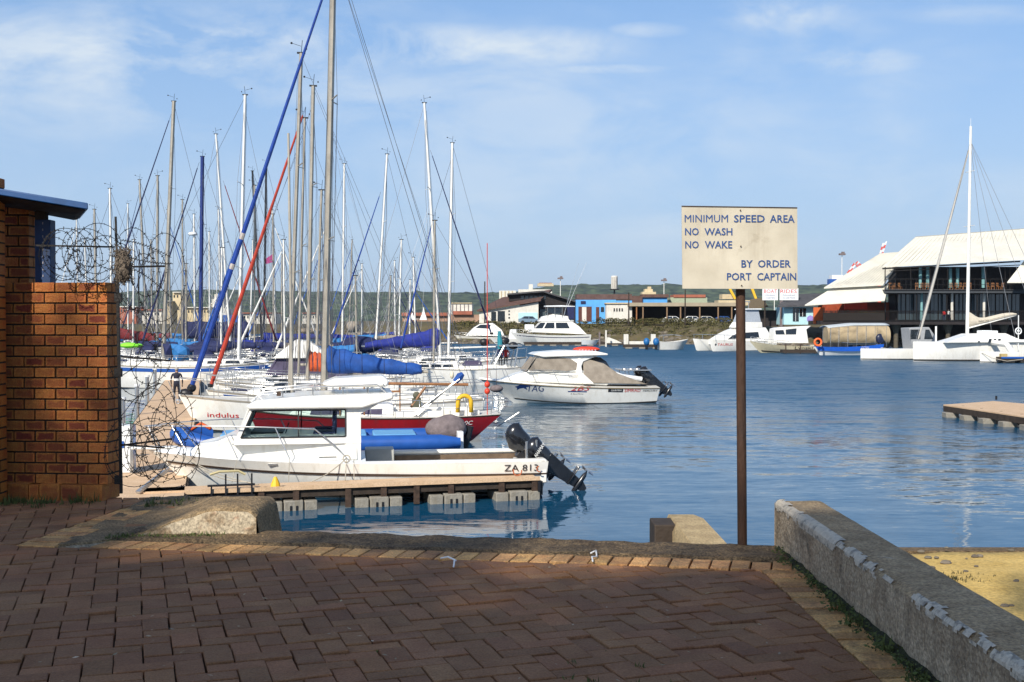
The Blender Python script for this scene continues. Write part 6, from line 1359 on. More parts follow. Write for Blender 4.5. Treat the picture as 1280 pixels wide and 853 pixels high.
def shore_buildings():
    D = 216
    t, o = building('white_house', 'low white building with a long brown mono-pitch roof on the far bank', 640, D)
    b = MB(); pts = [(599, 404), (673, 404), (673, 378), (640, 384), (599, 389)]
    A = [at(x, y, D) for x, y in pts]; b.add(A+[p+Vector((0, 8, 0)) for p in A], [(0,1,2,3,4), (9,8,7,6,5)]+[(i, (i+1) % 5, (i+1) % 5+5, i+5) for i in range(5)]); P_(b, o, 'wall', PW, t)
    b = MB(); q = [at(596, 390, D-.6), at(676, 376.5, D-.6), at(690, 364, D+9), at(628, 374, D+9)]; b.add(q+[p+Vector((0, 0, .35)) for p in q], [(0,1,2,3), (7,6,5,4), (0,1,5,4), (1,2,6,5), (2,3,7,6), (3,0,4,7)]); P_(b, o, 'roof', TILE, t)
    for x0, x1, y0, y1 in [(614, 620, 390, 402), (622, 631, 389, 402)]: b = MB(); wbox(b, x0, x1, y0, y1, D-.08, .1); P_(b, o, 'window', GLASS, t)
    for k in range(3): b = MB(); wbox(b, 635.5, 637.2, 388+k*4.2, 390+k*4.2, D-.08, .1); P_(b, o, 'window', GLASS, t)
    b = MB(); wbox(b, 648, 672, 391, 402, D-.08, .1); P_(b, o, 'garage_door', PLB, t)
    t, o = building('black_building', 'dark timber-clad building with a strip of windows, behind the flybridge boat', 690, D+4)
    b = MB(); pts = [(650, 404), (722, 404), (722, 380), (678, 366), (646, 366), (636, 369), (636, 376), (650, 378)]
    A = [at(x, y, D+2) for x, y in pts]; n = len(A); b.add(A+[p+Vector((0, 12, 0)) for p in A], [tuple(range(n)), tuple(range(2*n-1, n-1, -1))]+[(i, (i+1) % n, (i+1) % n+n, i+n) for i in range(n)]); P_(b, o, 'wall', DKB, t)
    b = MB(); q = [at(634, 369, D+1), at(679, 365.3, D+1), at(724, 379.5, D+1)]; r = [p+Vector((0, 13, 0)) for p in q]; z = Vector((0, 0, .3)); b.add(q+r+[p+z for p in q+r], [(0,1,4,3), (1,2,5,4), (6,7,10,9), (7,8,11,10), (0,1,7,6), (1,2,8,7), (0,3,9,6), (2,5,11,8)]); P_(b, o, 'roof', TILEG, t)
    for k in range(6): b = MB(); wbox(b, 651+k*5.5, 655+k*5.5, 370, 374.5, D+1.9, .1); P_(b, o, 'window', GLASS, t)
    for k in range(3): b = MB(); wbox(b, 660+k*15, 670+k*15, 387, 398, D+1.9, .1); P_(b, o, 'window', mat('glass_far', (.06, .08, .09), .2), t)
    t, o = building('blue_building', 'bright blue building with brown doors and a brown roof on the far bank', 745, D)
    b = MB(); wbox(b, 720, 770, 375, 405, D, 8); wbox(b, 770, 790, 376, 404, D+2, 6); P_(b, o, 'wall', PBL, t)
    b = MB(); wbox(b, 721, 790, 368, 374.8, D+3, 6); P_(b, o, 'roof', TILE, t)
    b = MB(); wbox(b, 723, 739.5, 383.5, 402, D-.1, .12); P_(b, o, 'door', DOORB, t); b = MB(); wbox(b, 727.5, 733, 384, 402, D-.16, .08); P_(b, o, 'door_panel', PW, t)
    b = MB(); wbox(b, 745, 749, 384, 402, D-.1, .12); P_(b, o, 'door', DOORB, t)
    b = MB(); wbox(b, 726, 732, 376.5, 380, D-.15, .17); P_(b, o, 'sign_plate', NAVY, t)
    for k in range(2): b = MB(); wbox(b, 751+k*8, 755+k*8, 384, 390, D-.1, .12); P_(b, o, 'window', GLASS, t)
    t, o = building('white_hut', 'small white hut with four slot windows beside the carport', 772, D-3); b = MB(); wbox(b, 758, 790, 380, 403, D-3, 4); P_(b, o, 'wall', PW, t)
    for k in range(4): b = MB(); wbox(b, 767+k*3.3, 768.6+k*3.3, 385.5, 389.5, D-3.06, .08); P_(b, o, 'window', BLACK, t)
    b = MB(); wbox(b, 757, 792, 378.6, 380, D-3.3, 4.6); P_(b, o, 'coping', PCR, t)
    t, o = building('carport', 'long open carport with a cream roof edge and parked vehicles under it', 860, D-4, 'carport')
    b = MB(); wbox(b, 785, 932, 378.5, 383, D-4, 9); P_(b, o, 'roof', mat('roof_edge_drab', (.33, .28, .2), .8, var=.15, scale=.4), t)
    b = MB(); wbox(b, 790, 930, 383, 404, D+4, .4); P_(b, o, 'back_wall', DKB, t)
    for x in (795, 803, 833, 850, 874, 897, 914, 930): b = MB(); wbox(b, x, x+1.5, 383, 405, D-3.8, .25); P_(b, o, 'column', WOODM if x in (795,) else mat('post_tan', (.22, .14, .08), .8), t)
    t, o = building('roof_block', 'rusty brown and blue upper storey behind the carport', 820, D+14); b = MB(); wbox(b, 789, 803, 370, 379, D+14, 4); wbox(b, 803, 836, 368, 372, D+14, 5); P_(b, o, 'roof', TILE, t); b = MB(); wbox(b, 803, 834, 372, 379, D+14.5, 4); P_(b, o, 'wall', PBL, t)
    t, o = building('pale_green_building', 'flat pale green building with a rusty roof behind the carport', 865, D+16); b = MB(); wbox(b, 838, 884, 372, 379, D+16, 5); P_(b, o, 'wall', mat('pale_green', (.32, .36, .25), .8), t); b = MB(); wbox(b, 842, 882, 368.5, 372, D+15.8, 5); P_(b, o, 'roof', TERR, t)
    t, o = building('silo_block', 'white concrete silo block rising behind the black building', 630, 420)
    b = MB(); wbox(b, 624, 645, 363.5, 380, 420, 10); wbox(b, 648, 690, 362, 370, 424, 10); P_(b, o, 'block', PW, t); b = MB(); wbox(b, 661, 666, 355.5, 362, 424, 3); P_(b, o, 'stair_tower', PW, t)
    for k in range(4): b = MB(); wbox(b, 626+k*4.6, 627+k*4.6, 364, 378, 419.7, .2); P_(b, o, 'rib', PCR, t)
    t, o = building('hilltop_building', 'long cream building on the crest of the wooded hill', 685, 1900); b = MB(); wbox(b, 672, 692, 354.5, 358, 1850, 20); P_(b, o, 'wall', PCR, t); b = MB(); wbox(b, 674, 690, 353.6, 354.5, 1850, 15); P_(b, o, 'roof', TERR, t)
    t, o = building('white_tanks', 'white storage shed behind the masts in front of the hill', 575, 380); b = MB(); wbox(b, 563, 590, 379.5, 393, 380, 12); P_(b, o, 'wall', PW, t); b = MB(); wbox(b, 563, 590, 378.6, 379.5, 379.5, 13); P_(b, o, 'coping', PCR, t)
    for k in range(5): b = MB(); wbox(b, 565+k*5, 566+k*5, 381, 392, 379.9, .12); P_(b, o, 'rib', GREYC, t)
    t, o = building('brick_store', 'reddish brick store left of the low white building', 580, 300); b = MB(); wbox(b, 563, 604, 393.5, 404, 300, 10); P_(b, o, 'wall', mat('weathered_brick', (.3, .19, .13), .85, var=.3, scale=.5), t); b = MB(); wbox(b, 566, 590, 389, 393.5, 299, 9); P_(b, o, 'roof', TERR, t)
    t, o = building('red_shed', 'long low red-roofed shed behind the white tents', 530, 340); b = MB(); wbox(b, 503, 560, 395, 402, 340, 10); P_(b, o, 'wall', mat('weathered_brick', (.3, .19, .13)), t); b = MB(); wbox(b, 502, 561, 391, 395, 339, 12); P_(b, o, 'roof', TERR, t)
    for k, (x, lab) in enumerate(((516, 'white pointed tent on the far bank, left and smaller of the two'), (529.5, 'white pointed tent on the far bank, right and larger of the two'))):
        h = (8, 8.5)[k]; w = (3.4, 4.6)[k]; p = at(x, 400, 330); b = MB(); r = w/F*330; top = at(x, 400-h*2, 330).z
        b.add([(-r, -r, p.z), (r, -r, p.z), (r, r, p.z), (-r, r, p.z), (-r*.25, -r*.25, p.z+(top-p.z)*.55), (r*.25, -r*.25, p.z+(top-p.z)*.55), (r*.25, r*.25, p.z+(top-p.z)*.55), (-r*.25, r*.25, p.z+(top-p.z)*.55), (0, 0, top)], [(0,1,5,4), (1,2,6,5), (2,3,7,6), (3,0,4,7), (4,5,8), (5,6,8), (6,7,8), (7,4,8)])
        o_ = b.build('tent', WHITE2); o_.location = (p.x, 330, 0); tag(o_, lab, 'tent')
    # the port beyond the masts on the left
    for k, (x0, x1, y0, y1, m, lab) in enumerate([(205, 214, 377, 402, PCR, 'tall narrow cream port store behind the thick tan mast'), (216, 226, 366, 402, PCR, 'tallest cream grain silo of the port'), (226, 262, 385, 402, PCR, 'long cream port warehouse left of the blue mast'),
            (150, 170, 384, 402, TERR, 'dull red port shed beside the razor wire'), (172, 202, 388, 402, PW, 'white port shed among the left masts'), (300, 345, 392, 402, PW, 'low white port shed behind the black masts'), (262, 268, 380, 402, PCR, 'narrow cream port tower right of the warehouse'), (378, 400, 392, 402, PW, 'small white port office behind the tallest mast')]):
        t, o = building('port_building', lab, (x0+x1)/2, 420+k*3); b = MB(); wbox(b, x0, x1, y0, y1+3, 420+k*3, 12); P_(b, o, 'wall', m, t)
        b = MB(); wbox(b, x0-.3, x1+.3, y0-1, y0, 419+k*3, 14); P_(b, o, 'roof', TERR if m is PW else PW, t)
        for q in range(max(2, int((x1-x0)/4))): b = MB(); wbox(b, x0+1+q*4, x0+2.4+q*4, y0+3, y0+6, 419.8+k*3, .3); P_(b, o, 'window', GLASS, t)
    t, o = building('moored_ship', 'white ship superstructure with masts moored behind the blue furled sail', 272, 430, 'ship'); b = MB(); wbox(b, 255, 300, 394, 406, 430, 10); P_(b, o, 'hull', STRIPEB, t); b = MB(); wbox(b, 262, 284, 386, 394, 431, 8); wbox(b, 265, 280, 374, 386, 432, 6); wbox(b, 268, 275, 368, 374, 433, 3); P_(b, o, 'superstructure', PW, t)
    b = MB(); b.tube(at(271, 368, 434), at(271, 352, 434), .2); b.tube(at(277, 374, 434), at(277, 360, 434), .15); P_(b, o, 'mast', ALUW, t)
    b = MB(); 
    t, o = building('harbour_ship', 'cream ship upperworks and yellow derricks seen below the sign', 920, 400, 'ship'); b = MB(); wbox(b, 898, 950, 375.5, 382, 400, 8); wbox(b, 903, 918, 368, 374, 401, 6); P_(b, o, 'upperworks', PCR, t); b = MB(); b.beam(at(912, 361, 400), at(919, 374, 400), .8); b.beam(at(940, 361, 400), at(945, 374, 400), .8); P_(b, o, 'derrick', YEL, t)
    t, o = building('harbour_ship', 'cream ship bridge showing above the brown roof behind the carport', 812, 420, 'ship'); b = MB(); wbox(b, 803, 820, 365, 372, 420, 6); wbox(b, 806, 816, 361.5, 365, 421, 4); wbox(b, 810, 814, 358.5, 361.5, 421, 3); P_(b, o, 'upperworks', PCR, t)
    # parked cars and a hatchback by the house
    def car(label, px, d, m, rz=0, z=3.45, s=1):
        p = at(px, 400, d); t = thing('parked_car', label, 'car', (p.x, d, z), rz)
        b = MB(); b.prism([(-2.1, .3), (2.1, .3), (2.15, .75), (1.2, .95), (.6, 1.42), (-1.0, 1.45), (-1.75, 1.0), (-2.15, .9)], .85, .2, .3); b.build('body', m, t, bevel=.06)
        b = MB(); b.panel([(1.05, .95), (.55, 1.36), (-.1, 1.38), (-.1, .95)], .85, .2, .3); b.build('window', GLASS, t); b = MB(); b.panel([(-.2, .95), (-.2, 1.38), (-.95, 1.38), (-1.5, 1.0)], .85, .2, .3); b.build('window', GLASS, t)
        for x in (-1.3, 1.3):
            for y in (-.78, .78): b = MB(); b.lathe([(.32, -.1), (.32, .1)], (x, y, .32), 14, 'y'); b.build('wheel', RUBBER, t, smooth=True)
    car('blue-grey hatchback parked in front of the low white building', 662, 211, mat('car_blue_grey', (.12, .18, .24), .3, coat=.5)); car('white pickup parked under the left half of the carport', 841, 213.5, WHITE2); car('white car with open doors under the middle of the carport', 866, 213.5, WHITE2); car('white van parked near the right end of the carport', 884, 213.5, PW); car('dark blue car at the right end of the carport', 905, 213.5, STRIPEB)
    # hedge along the carport
    b = MB(); rr = random.Random(9)
    for _ in range(5200):
        px = rr.uniform(745, 925); d = 208+rr.uniform(0, .9); p = at(px, 400, d); p.z = 3.4+rr.random()**.8*1.5*(.7+.3*noise.noise(Vector((px*.15, 0, 0)))); s = rr.uniform(.07, .17); u = Vector((rr.gauss(0,1), rr.gauss(0,1), rr.gauss(0,1))).normalized(); w = u.orthogonal().normalized(); b.add([p-u*s, p+w*s*.7, p+u*s, p-w*s*.7], [(0,1,2,3)])
    o_ = b.build('hedge', mat('hedge_leaf', (.05, .045, .015), .9, col2=(.11, .1, .03), rnd=.4, scale=.6)); tag(o_, 'scrubby brown-green hedge in front of the carport and white hut', 'hedge')
    # lamp posts, water tower
    def lamp(label, px, py, d, z0=3.4):
        p, q = at(px, py, d), at(px, 400, d); t = thing('street_lamp', label, 'lamp post', (p.x, d, z0)); h = p.z-z0; r = d/F*.55; b = MB(); b.tube((0,0,0), (0,0,h), r, r*.7, 8); b.build('pole', ALUW, t, smooth=True); b = MB(); b.cbox((0, -.1, h+.15), (d/F*7, 1.0, .35)); b.cbox((d/F*1, -.1, h+.5), (d/F*3, .8, .3)); b.build('lamp_head', GREYC, t)
    lamp('tall pale floodlight mast behind the flybridge boat', 700.5, 349, 260); lamp('tall pale floodlight mast behind the carport', 830, 351.5, 260); lamp('tall pale floodlight mast left of the red and white cranes', 1052.5, 319, 230); lamp('short floodlight mast showing right below the notice board', 968, 369, 300)
    p = at(768, 345, 300); t = thing('water_tower', 'white banded tank standing on a thin frame above the blue building', 'tower', (p.x, 300, 3.4)); h = at(768, 362, 300).z-3.4; tz = p.z-3.4
    b = MB(); b.lathe([(.85, h), (.9, h+.1), (.9, tz-.2), (.7, tz)], (0,0,0), 14); b.build('tank', PW, t, smooth=True); b = MB(); b.tube((0,0,0), (0,0,h), .3, .2); b.cbox((0,0,h), (2.4,2.4,.25)); b.build('frame', BLACK, t)
    for k in range(3): b = MB(); b.beam((-.5+k*.5, -.93, h+.3), (-.5+k*.5, -.93, tz-.4), .08); b.build('band', GREYC, t)
    # power pole by the sign
    for px, y0, lab in ((786, 366, 'thin dark utility pole beside the blue building'), (856.5, 362, 'thin dark utility pole under the left edge of the notice board'), (606, 352, 'dark utility pole rising behind the low white building')):
        p = at(px, y0, 205); b = MB(); b.tube((0, 0, 0), (0, 0, p.z-3.3), .14, .1); o_ = b.build('utility_pole', WOODD, smooth=True); o_.location = (p.x, 205, 3.3); tag(o_, lab, 'pole')
    # boat rides boards
    t = thing('boat_rides_sign', 'pair of white boards reading BOAT RIDES in red on dark posts below the notice board', 'sign', at(975, 405, 173)); o = t.location
    for x0, x1, wd, dd in ((953, 972.5, 'BOAT', 173), (974.5, 998, 'RIDES', 173)):
        b = MB(); wbox(b, x0, x1, 360.5, 375.5, dd, .08); f = P_(b, o, 'board', WHITE2, t)
        q = text('lettering', wd, TXTR, t, lambda u, v: at((x0 if wd == 'RIDES' else x0+1)+1+(x1-x0-3)*u, 366.6-4.6*v, dd-.012)-o)
        for r, (a_, s_) in enumerate((('FISHING', 0), ('CHARTERS', 1))): text('lettering', a_, TXTN, t, lambda u, v: at(x0+4+(x1-x0-8)*u, 370.3+r*3.3-1.9*v, dd-.012)-o)
    for x in (956, 977): b = MB(); b.tube(at(x, 360, 173.3)-o, at(x, 409, 173.3)-o, .13 if x == 956 else .3); b.build('post', WOODD if x == 956 else GREYC, t, smooth=True)
shore_buildings()
def cottage():
    D = 172; t, o = building('beach_cottage', 'pale turquoise cottage with a dark grey roof and mural at the restaurant end', 995, D)
    b = MB(); wbox(b, 980, 1017, 384, 406, D, 6); P_(b, o, 'wall', PLB, t)
    b = MB(); q = [at(972, 384.5, D-1.2), at(1022, 383, D-1.2), at(1046, 368, D+5), at(986, 370, D+5)]; b.add(q+[p+Vector((0,0,.22)) for p in q], [(0,1,2,3), (7,6,5,4), (0,1,5,4), (1,2,6,5), (2,3,7,6), (3,0,4,7)]); P_(b, o, 'roof', TILEG, t)
    for x0, x1, y0, y1 in ((995, 998.5, 385, 402), (1003.5, 1007.5, 385.5, 396)):
        b = MB(); wbox(b, x0-4, x1, y0, y1, D-.05, .08); w = P_(b, o, 'window', GLASS, t)
        b = MB(); wbox(b, (x0+x1)/2-2.4, (x0+x1)/2-1.9, y0, y1, D-.1, .06); P_(b, o, 'window_bar', WHITE2, t)
    b = MB(); c = at(1013, 399, D-.06); b.lathe([(.55, -.02), (.55, .02)], tuple(c), 16, 'y'); P_(b, o, 'mural_disc', mat('mural_violet', (.25, .2, .5), .7, var=.5, scale=2), t)
    t, o = building('thatched_kiosk', 'dark open kiosk with a sloping weathered roof left of the turquoise cottage', 955, 176); b = MB(); wbox(b, 938, 973, 388, 408, 177, 4); P_(b, o, 'wall', DKB, t)
    b = MB(); q = [at(934, 388, 175), at(960, 384, 175), at(952, 374, 181), at(938, 376, 181)]; b.add(q+[p+Vector((0,0,.2)) for p in q], [(0,1,2,3), (7,6,5,4), (0,1,5,4), (1,2,6,5), (2,3,7,6), (3,0,4,7)]); P_(b, o, 'roof', mat('thatch', (.12, .09, .05), .95, var=.3, bump=.8), t)
cottage()
def restaurant():
    D = 168; t, o = building('restaurant', 'two-storey black waterfront restaurant with cream sheet roofs and dining decks on stilts', 1180, D)
    def Q(name, pts, m, th=(0, 0, .14), **k):      # pts: (px, py, d)
        b = MB(); q = [at(*p) for p in pts]; n = len(q); T_ = Vector(th); b.add(q+[p+T_ for p in q], [tuple(range(n)), tuple(range(2*n-1, n-1, -1))]+[(i, (i+1) % n, (i+1) % n+n, i+n) for i in range(n)]); return P_(b, o, name, m, t, **k)
    # roofs
    mr = ROOFW
    main = [(1103, 334.5, D-2), (1281, 325, D-5), (1310, 324, D-5), (1310, 285, D+7), (1145, 297.5, D+7)]
    Q('main_roof', main, mr)
    Q('left_roof', [(1030, 361, D-2), (1104, 357, D-2), (1122, 333, D+4), (1140, 315, D+7), (1101, 318, D+7)], mr)
    Q('awning', [(1006, 382.5, D-4), (1106, 376.5, D-4), (1110, 358.5, D-1), (1040, 361.5, D-1)], mr)
    Q('right_awning', [(1259, 354, D-7), (1310, 354, D-7), (1310, 320, D-3), (1281, 326, D-3)], mr)
    # roof ribs: standing seams
    for k in range(34):
        f = k/34; a = at(1103+(1310-1103)*f, 334.5+(324-334.5)*f, D-2-3*f); c = at(1145+(1310-1145)*f, 297.5+(285-297.5)*f, D+7)
        b = MB(); z = Vector((0, 0, .15)); b.beam(a+z, c+z, .05, .05); P_(b, o, 'roof_seam', mr, t)
    for k in range(16):
        f = k/16; a = at(1030+74*f, 361-4*f, D-2); c = at(1101+39*f, 318-3*f, D+7); b = MB(); z = Vector((0, 0, .15)); b.beam(a+z, c+z, .05, .05); P_(b, o, 'roof_seam', mr, t)
    b = MB(); b.beam(at(1145, 297, D+7), at(1310, 284.5, D+7), .3, .25); P_(b, o, 'ridge', mat('ridge_grey', (.3, .29, .26), .7), t)
    # body
    b = MB(); a, c = at(1110, 405, D+5), at(1310, 335, D+5); b.box((a.x, D+1.6, a.z), (c.x, D+5, c.z)); P_(b, o, 'back_wall', DKB, t)
    b = MB(); a, c = at(1024, 405, D+4.5), at(1112, 378, D+4.5); b.box((a.x, D+4.5, a.z), (c.x, D+5.2, c.z)); P_(b, o, 'back_wall', mat('wall_orange', (.3, .05, .015), .8, var=.5, scale=.6), t)
    b = MB(); wbox(b, 1017, 1031, 384.5, 405, D-.5, .3); P_(b, o, 'orange_screen', mat('orange_paint', (.55, .12, .03), .7, var=.15), t)
    b = MB(); wbox(b, 1056, 1084, 378.5, 387, D+2, .2); P_(b, o, 'red_banner', mat('red_banner', (.75, .06, .02), .7, var=.15), t)
    # floors
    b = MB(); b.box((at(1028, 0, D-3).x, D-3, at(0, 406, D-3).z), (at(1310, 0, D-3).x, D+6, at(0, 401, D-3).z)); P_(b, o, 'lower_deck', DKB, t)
    a, c = at(1106, 366.5, D-3), at(1310, 362, D-3); b = MB(); b.box((a.x, D-3, a.z), (c.x, D+6, c.z)); P_(b, o, 'upper_deck', mat('deck_edge_grey', (.045, .05, .055), .7), t)
    def rail(x0, x1, yt, yb, d, nb, mid=2):
        b = MB(); r = MB()
        for j in range(mid+1): y = yt+(yb-yt)*j/mid; b.beam(at(x0, y, d), at(x1, y, d), .07 if j else .1)
        for i in range(nb+1): x = x0+(x1-x0)*i/nb; r.beam(at(x, yt, d), at(x, yb, d), .05)
        P_(b, o, 'rail', IRON, t); P_(r, o, 'balusters', IRON, t, kind='stuff')
    rail(1029, 1106, 389, 401, D-3.1, 60, 1); rail(1106, 1310, 389, 401, D-3.1, 130, 1); rail(1106, 1278, 349, 363, D-3.1, 26, 2)
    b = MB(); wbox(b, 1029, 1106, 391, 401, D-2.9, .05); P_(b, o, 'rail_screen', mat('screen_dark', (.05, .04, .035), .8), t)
    for x in (1106, 1138, 1162, 1184, 1208, 1232, 1256, 1262):
        b = MB(); wbox(b, x, x+1.1, 334, 362, D-2.8, .15); P_(b, o, 'post', IRON, t)
    for x in (1106, 1145, 1183, 1221, 1259): b = MB(); wbox(b, x, x+1.3, 366, 401, D-2.6, .2); P_(b, o, 'post', IRON, t)
    b = MB(); b.beam(at(1103, 336, D-2.6), at(1275, 327, D-4), .22); b.beam(at(1112, 339, D-2.6), at(1275, 331.5, D-3), .12); b.beam(at(1106, 358, D-2.6), at(1120, 342, D-2.6), .18); P_(b, o, 'eaves_beam', IRON, t)
    for x in (1148.5, 1157.5, 1186, 1195, 1227): b = MB(); p = at(x+2, 360, D-1); q = at(x+2, 334, D-1); b.tube(p, q, .24, n=10); P_(b, o, 'column', TURQ, t, smooth=True)
    for x in (1150, 1188, 1228): b = MB(); p = at(x+2, 401, D-1.2); q = at(x+2, 366, D-1.2); b.tube(p, q, .2, n=10); P_(b, o, 'column', PW if x != 1150 else TURQ, t, smooth=True)
    gl = mat('restaurant_glass', (.05, .075, .09), .08, coat=.6)
    for k in range(15):
        x = 1122+k*10.2
        if 1173 < x < 1186: continue
        b = MB(); wbox(b, x+.5, x+9.5, 368, 400, D+.8, .06); g = P_(b, o, 'window', gl, t); b = MB(); wbox(b, x-.4, x+.5, 367, 401, D+.7, .15); wbox(b, x+4.6, x+5.1, 367, 401, D+.74, .1); P_(b, o, 'mullion', IRON, t)
    # stilts
    for x in (1054, 1084, 1120, 1150, 1185, 1220, 1255, 1290):
        b = MB(); p = at(x, 406, D-1); b.path([(p.x, D-1, -1), (p.x, D-1, p.z-1.2), (p.x, D-1, p.z-.02)], [.35, .35, .75], 10); P_(b, o, 'stilt', mat('stilt_concrete', (.1, .085, .06), .9, var=.3, bump=.5), t, smooth=True)
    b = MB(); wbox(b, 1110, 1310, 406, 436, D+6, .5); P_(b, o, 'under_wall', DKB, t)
    # potted plants along the lower deck
    rr = random.Random(5)
    for k in range(11):
        px = 1038+k*6.2; p = at(px, 401, D-2.2); q = thing('potted_plant', ORD[k]+' leafy pot plant from the left along the lower dining deck rail', 'plant', (p.x, p.y, p.z), 0, 'plants along the lower dining deck')
        b = MB(); b.lathe([(.14, 0), (.2, .35)], (0,0,0), 8); b.build('pot', TERR, q, smooth=True); b = MB()
        for _ in range(90):
            v = Vector((rr.gauss(0, .32), rr.gauss(0, .2), .95+rr.gauss(0, .3))); s = rr.uniform(.05, .12); u = Vector((rr.gauss(0,1), rr.gauss(0,1), rr.gauss(0,1))).normalized(); w = u.orthogonal().normalized(); b.add([v-u*s, v+w*s*.6, v+u*s, v-w*s*.6], [(0,1,2,3)])
        b.build('foliage', mat('plant_leaf', (.06, .08, .015), .8, col2=(.16, .1, .02), scale=1, rnd=.3), q)
    # dining chairs on the upper deck
    cnt = [0]
    def chair(px, pz_y, d, first=[None]):
        p = at(px, pz_y, d)
        if first[0] is None:
            c = thing('dining_chair', 'first wooden dining chair from the left on the upper restaurant deck', 'chair', p, 0, 'wooden chairs on the upper deck')
            b = MB(); b.box((-.22, -.22, .42), (.22, .22, .47)); b.build('seat', WOODM, c); b = MB()
            for k in range(4): b.box((-.22+k*.13, .18, .47), (-.17+k*.13, .22, 1.0))
            b.box((-.22, .18, .95), (.22, .22, 1.02)); b.build('backrest', WOODM, c)
            for x in (-.2, .16):
                for y in (-.2, .16): b = MB(); b.box((x, y, 0), (x+.05, y+.05, .42)); b.build('leg', WOODM, c)
            first[0] = c; return
        s = first[0]; c = s.copy(); COL.objects.link(c); c.location = p; c.rotation_euler = (0, 0, random.uniform(-.6, .6)); cnt[0] += 1; c['label'] = ORD[cnt[0]]+' wooden dining chair from the left on the upper restaurant deck'
        for ch in list(s.children): q = ch.copy(); COL.objects.link(q); q.parent = c
    for px in (1113, 1118, 1125, 1146, 1152, 1158, 1162, 1189, 1196, 1201, 1206, 1212, 1235, 1241, 1248, 1254): chair(px, 362.3, D-1.8)
    person('person in a red shirt at the lower restaurant deck rail', at(1180, 401, D-2.3), R(5), 1.6, TXTR, NAVY, BLACK)
    person('person in a white shirt at the lower restaurant deck rail', at(1185.5, 401, D-2.3), R(-20), 1.7, WHITE2, NAVY, BLACK)
    # big concrete outfall below the deck on the left
    b = MB(); b.path([(at(1034, 0, 158).x, 158, 2.0), (at(1112, 0, 158).x, 158, 2.0)], 1.35, 20); o2 = b.build('concrete_culvert', mat('culvert_tan', (.36, .28, .17), .9, var=.2, scale=.7, bump=.6, bscale=4, stain=((.1, .08, .05), .5, .5, .7, .7)), smooth=True); tag(o2, 'big tan concrete culvert lying under the restaurant deck', 'culvert')
restaurant()
def cranes():
    RD = mat('crane_red', (.6, .08, .05), .6); 
    for k, (pts, lab) in enumerate([([(1099, 325, 0), (1106, 303, 0)], 'red and white crane jib tip sticking up behind the restaurant roof'), ([(1046, 362, 0), (1070, 328, 0), (1080, 340, 0)], 'red and white lattice crane boom left of the restaurant')]):
        t = thing('harbour_crane', lab, 'crane', at(pts[0][0], 400, 520)); o = t.location; d = 520
        q = MB(); q.beam(at(pts[0][0], 400, d)-o, at(*pts[0][:2], d)-o, 1.2); q.build('tower', RD, t)
        for i in range(len(pts)-1):
            A, B = at(*pts[i][:2], d)-o, at(*pts[i+1][:2], d)-o; n = 8 if i == 0 and k == 1 else 5
            for s in range(n):
                b = MB(); p, r = A.lerp(B, s/n), A.lerp(B, (s+1)/n); w = Vector((.8, 0, .4)); 
                b.beam(p-w, r-w, .4); b.beam(p+w, r+w, .4); b.beam(p-w, r+w, .3); b.beam(p+w, r-w, .25); b.build('boom_section', RD if s % 2 else WHITE2, t)
    t, o = building('crane_base', 'blue and white crane machinery house left of the restaurant roof', 1047, 515, 'crane'); b = MB(); wbox(b, 1040, 1054, 344, 353, 515, 5); P_(b, o, 'cab', WHITE2, t); b = MB(); wbox(b, 1037, 1046, 349, 360, 514, 4); P_(b, o, 'machinery_house', STRIPEB, t)
cranes()
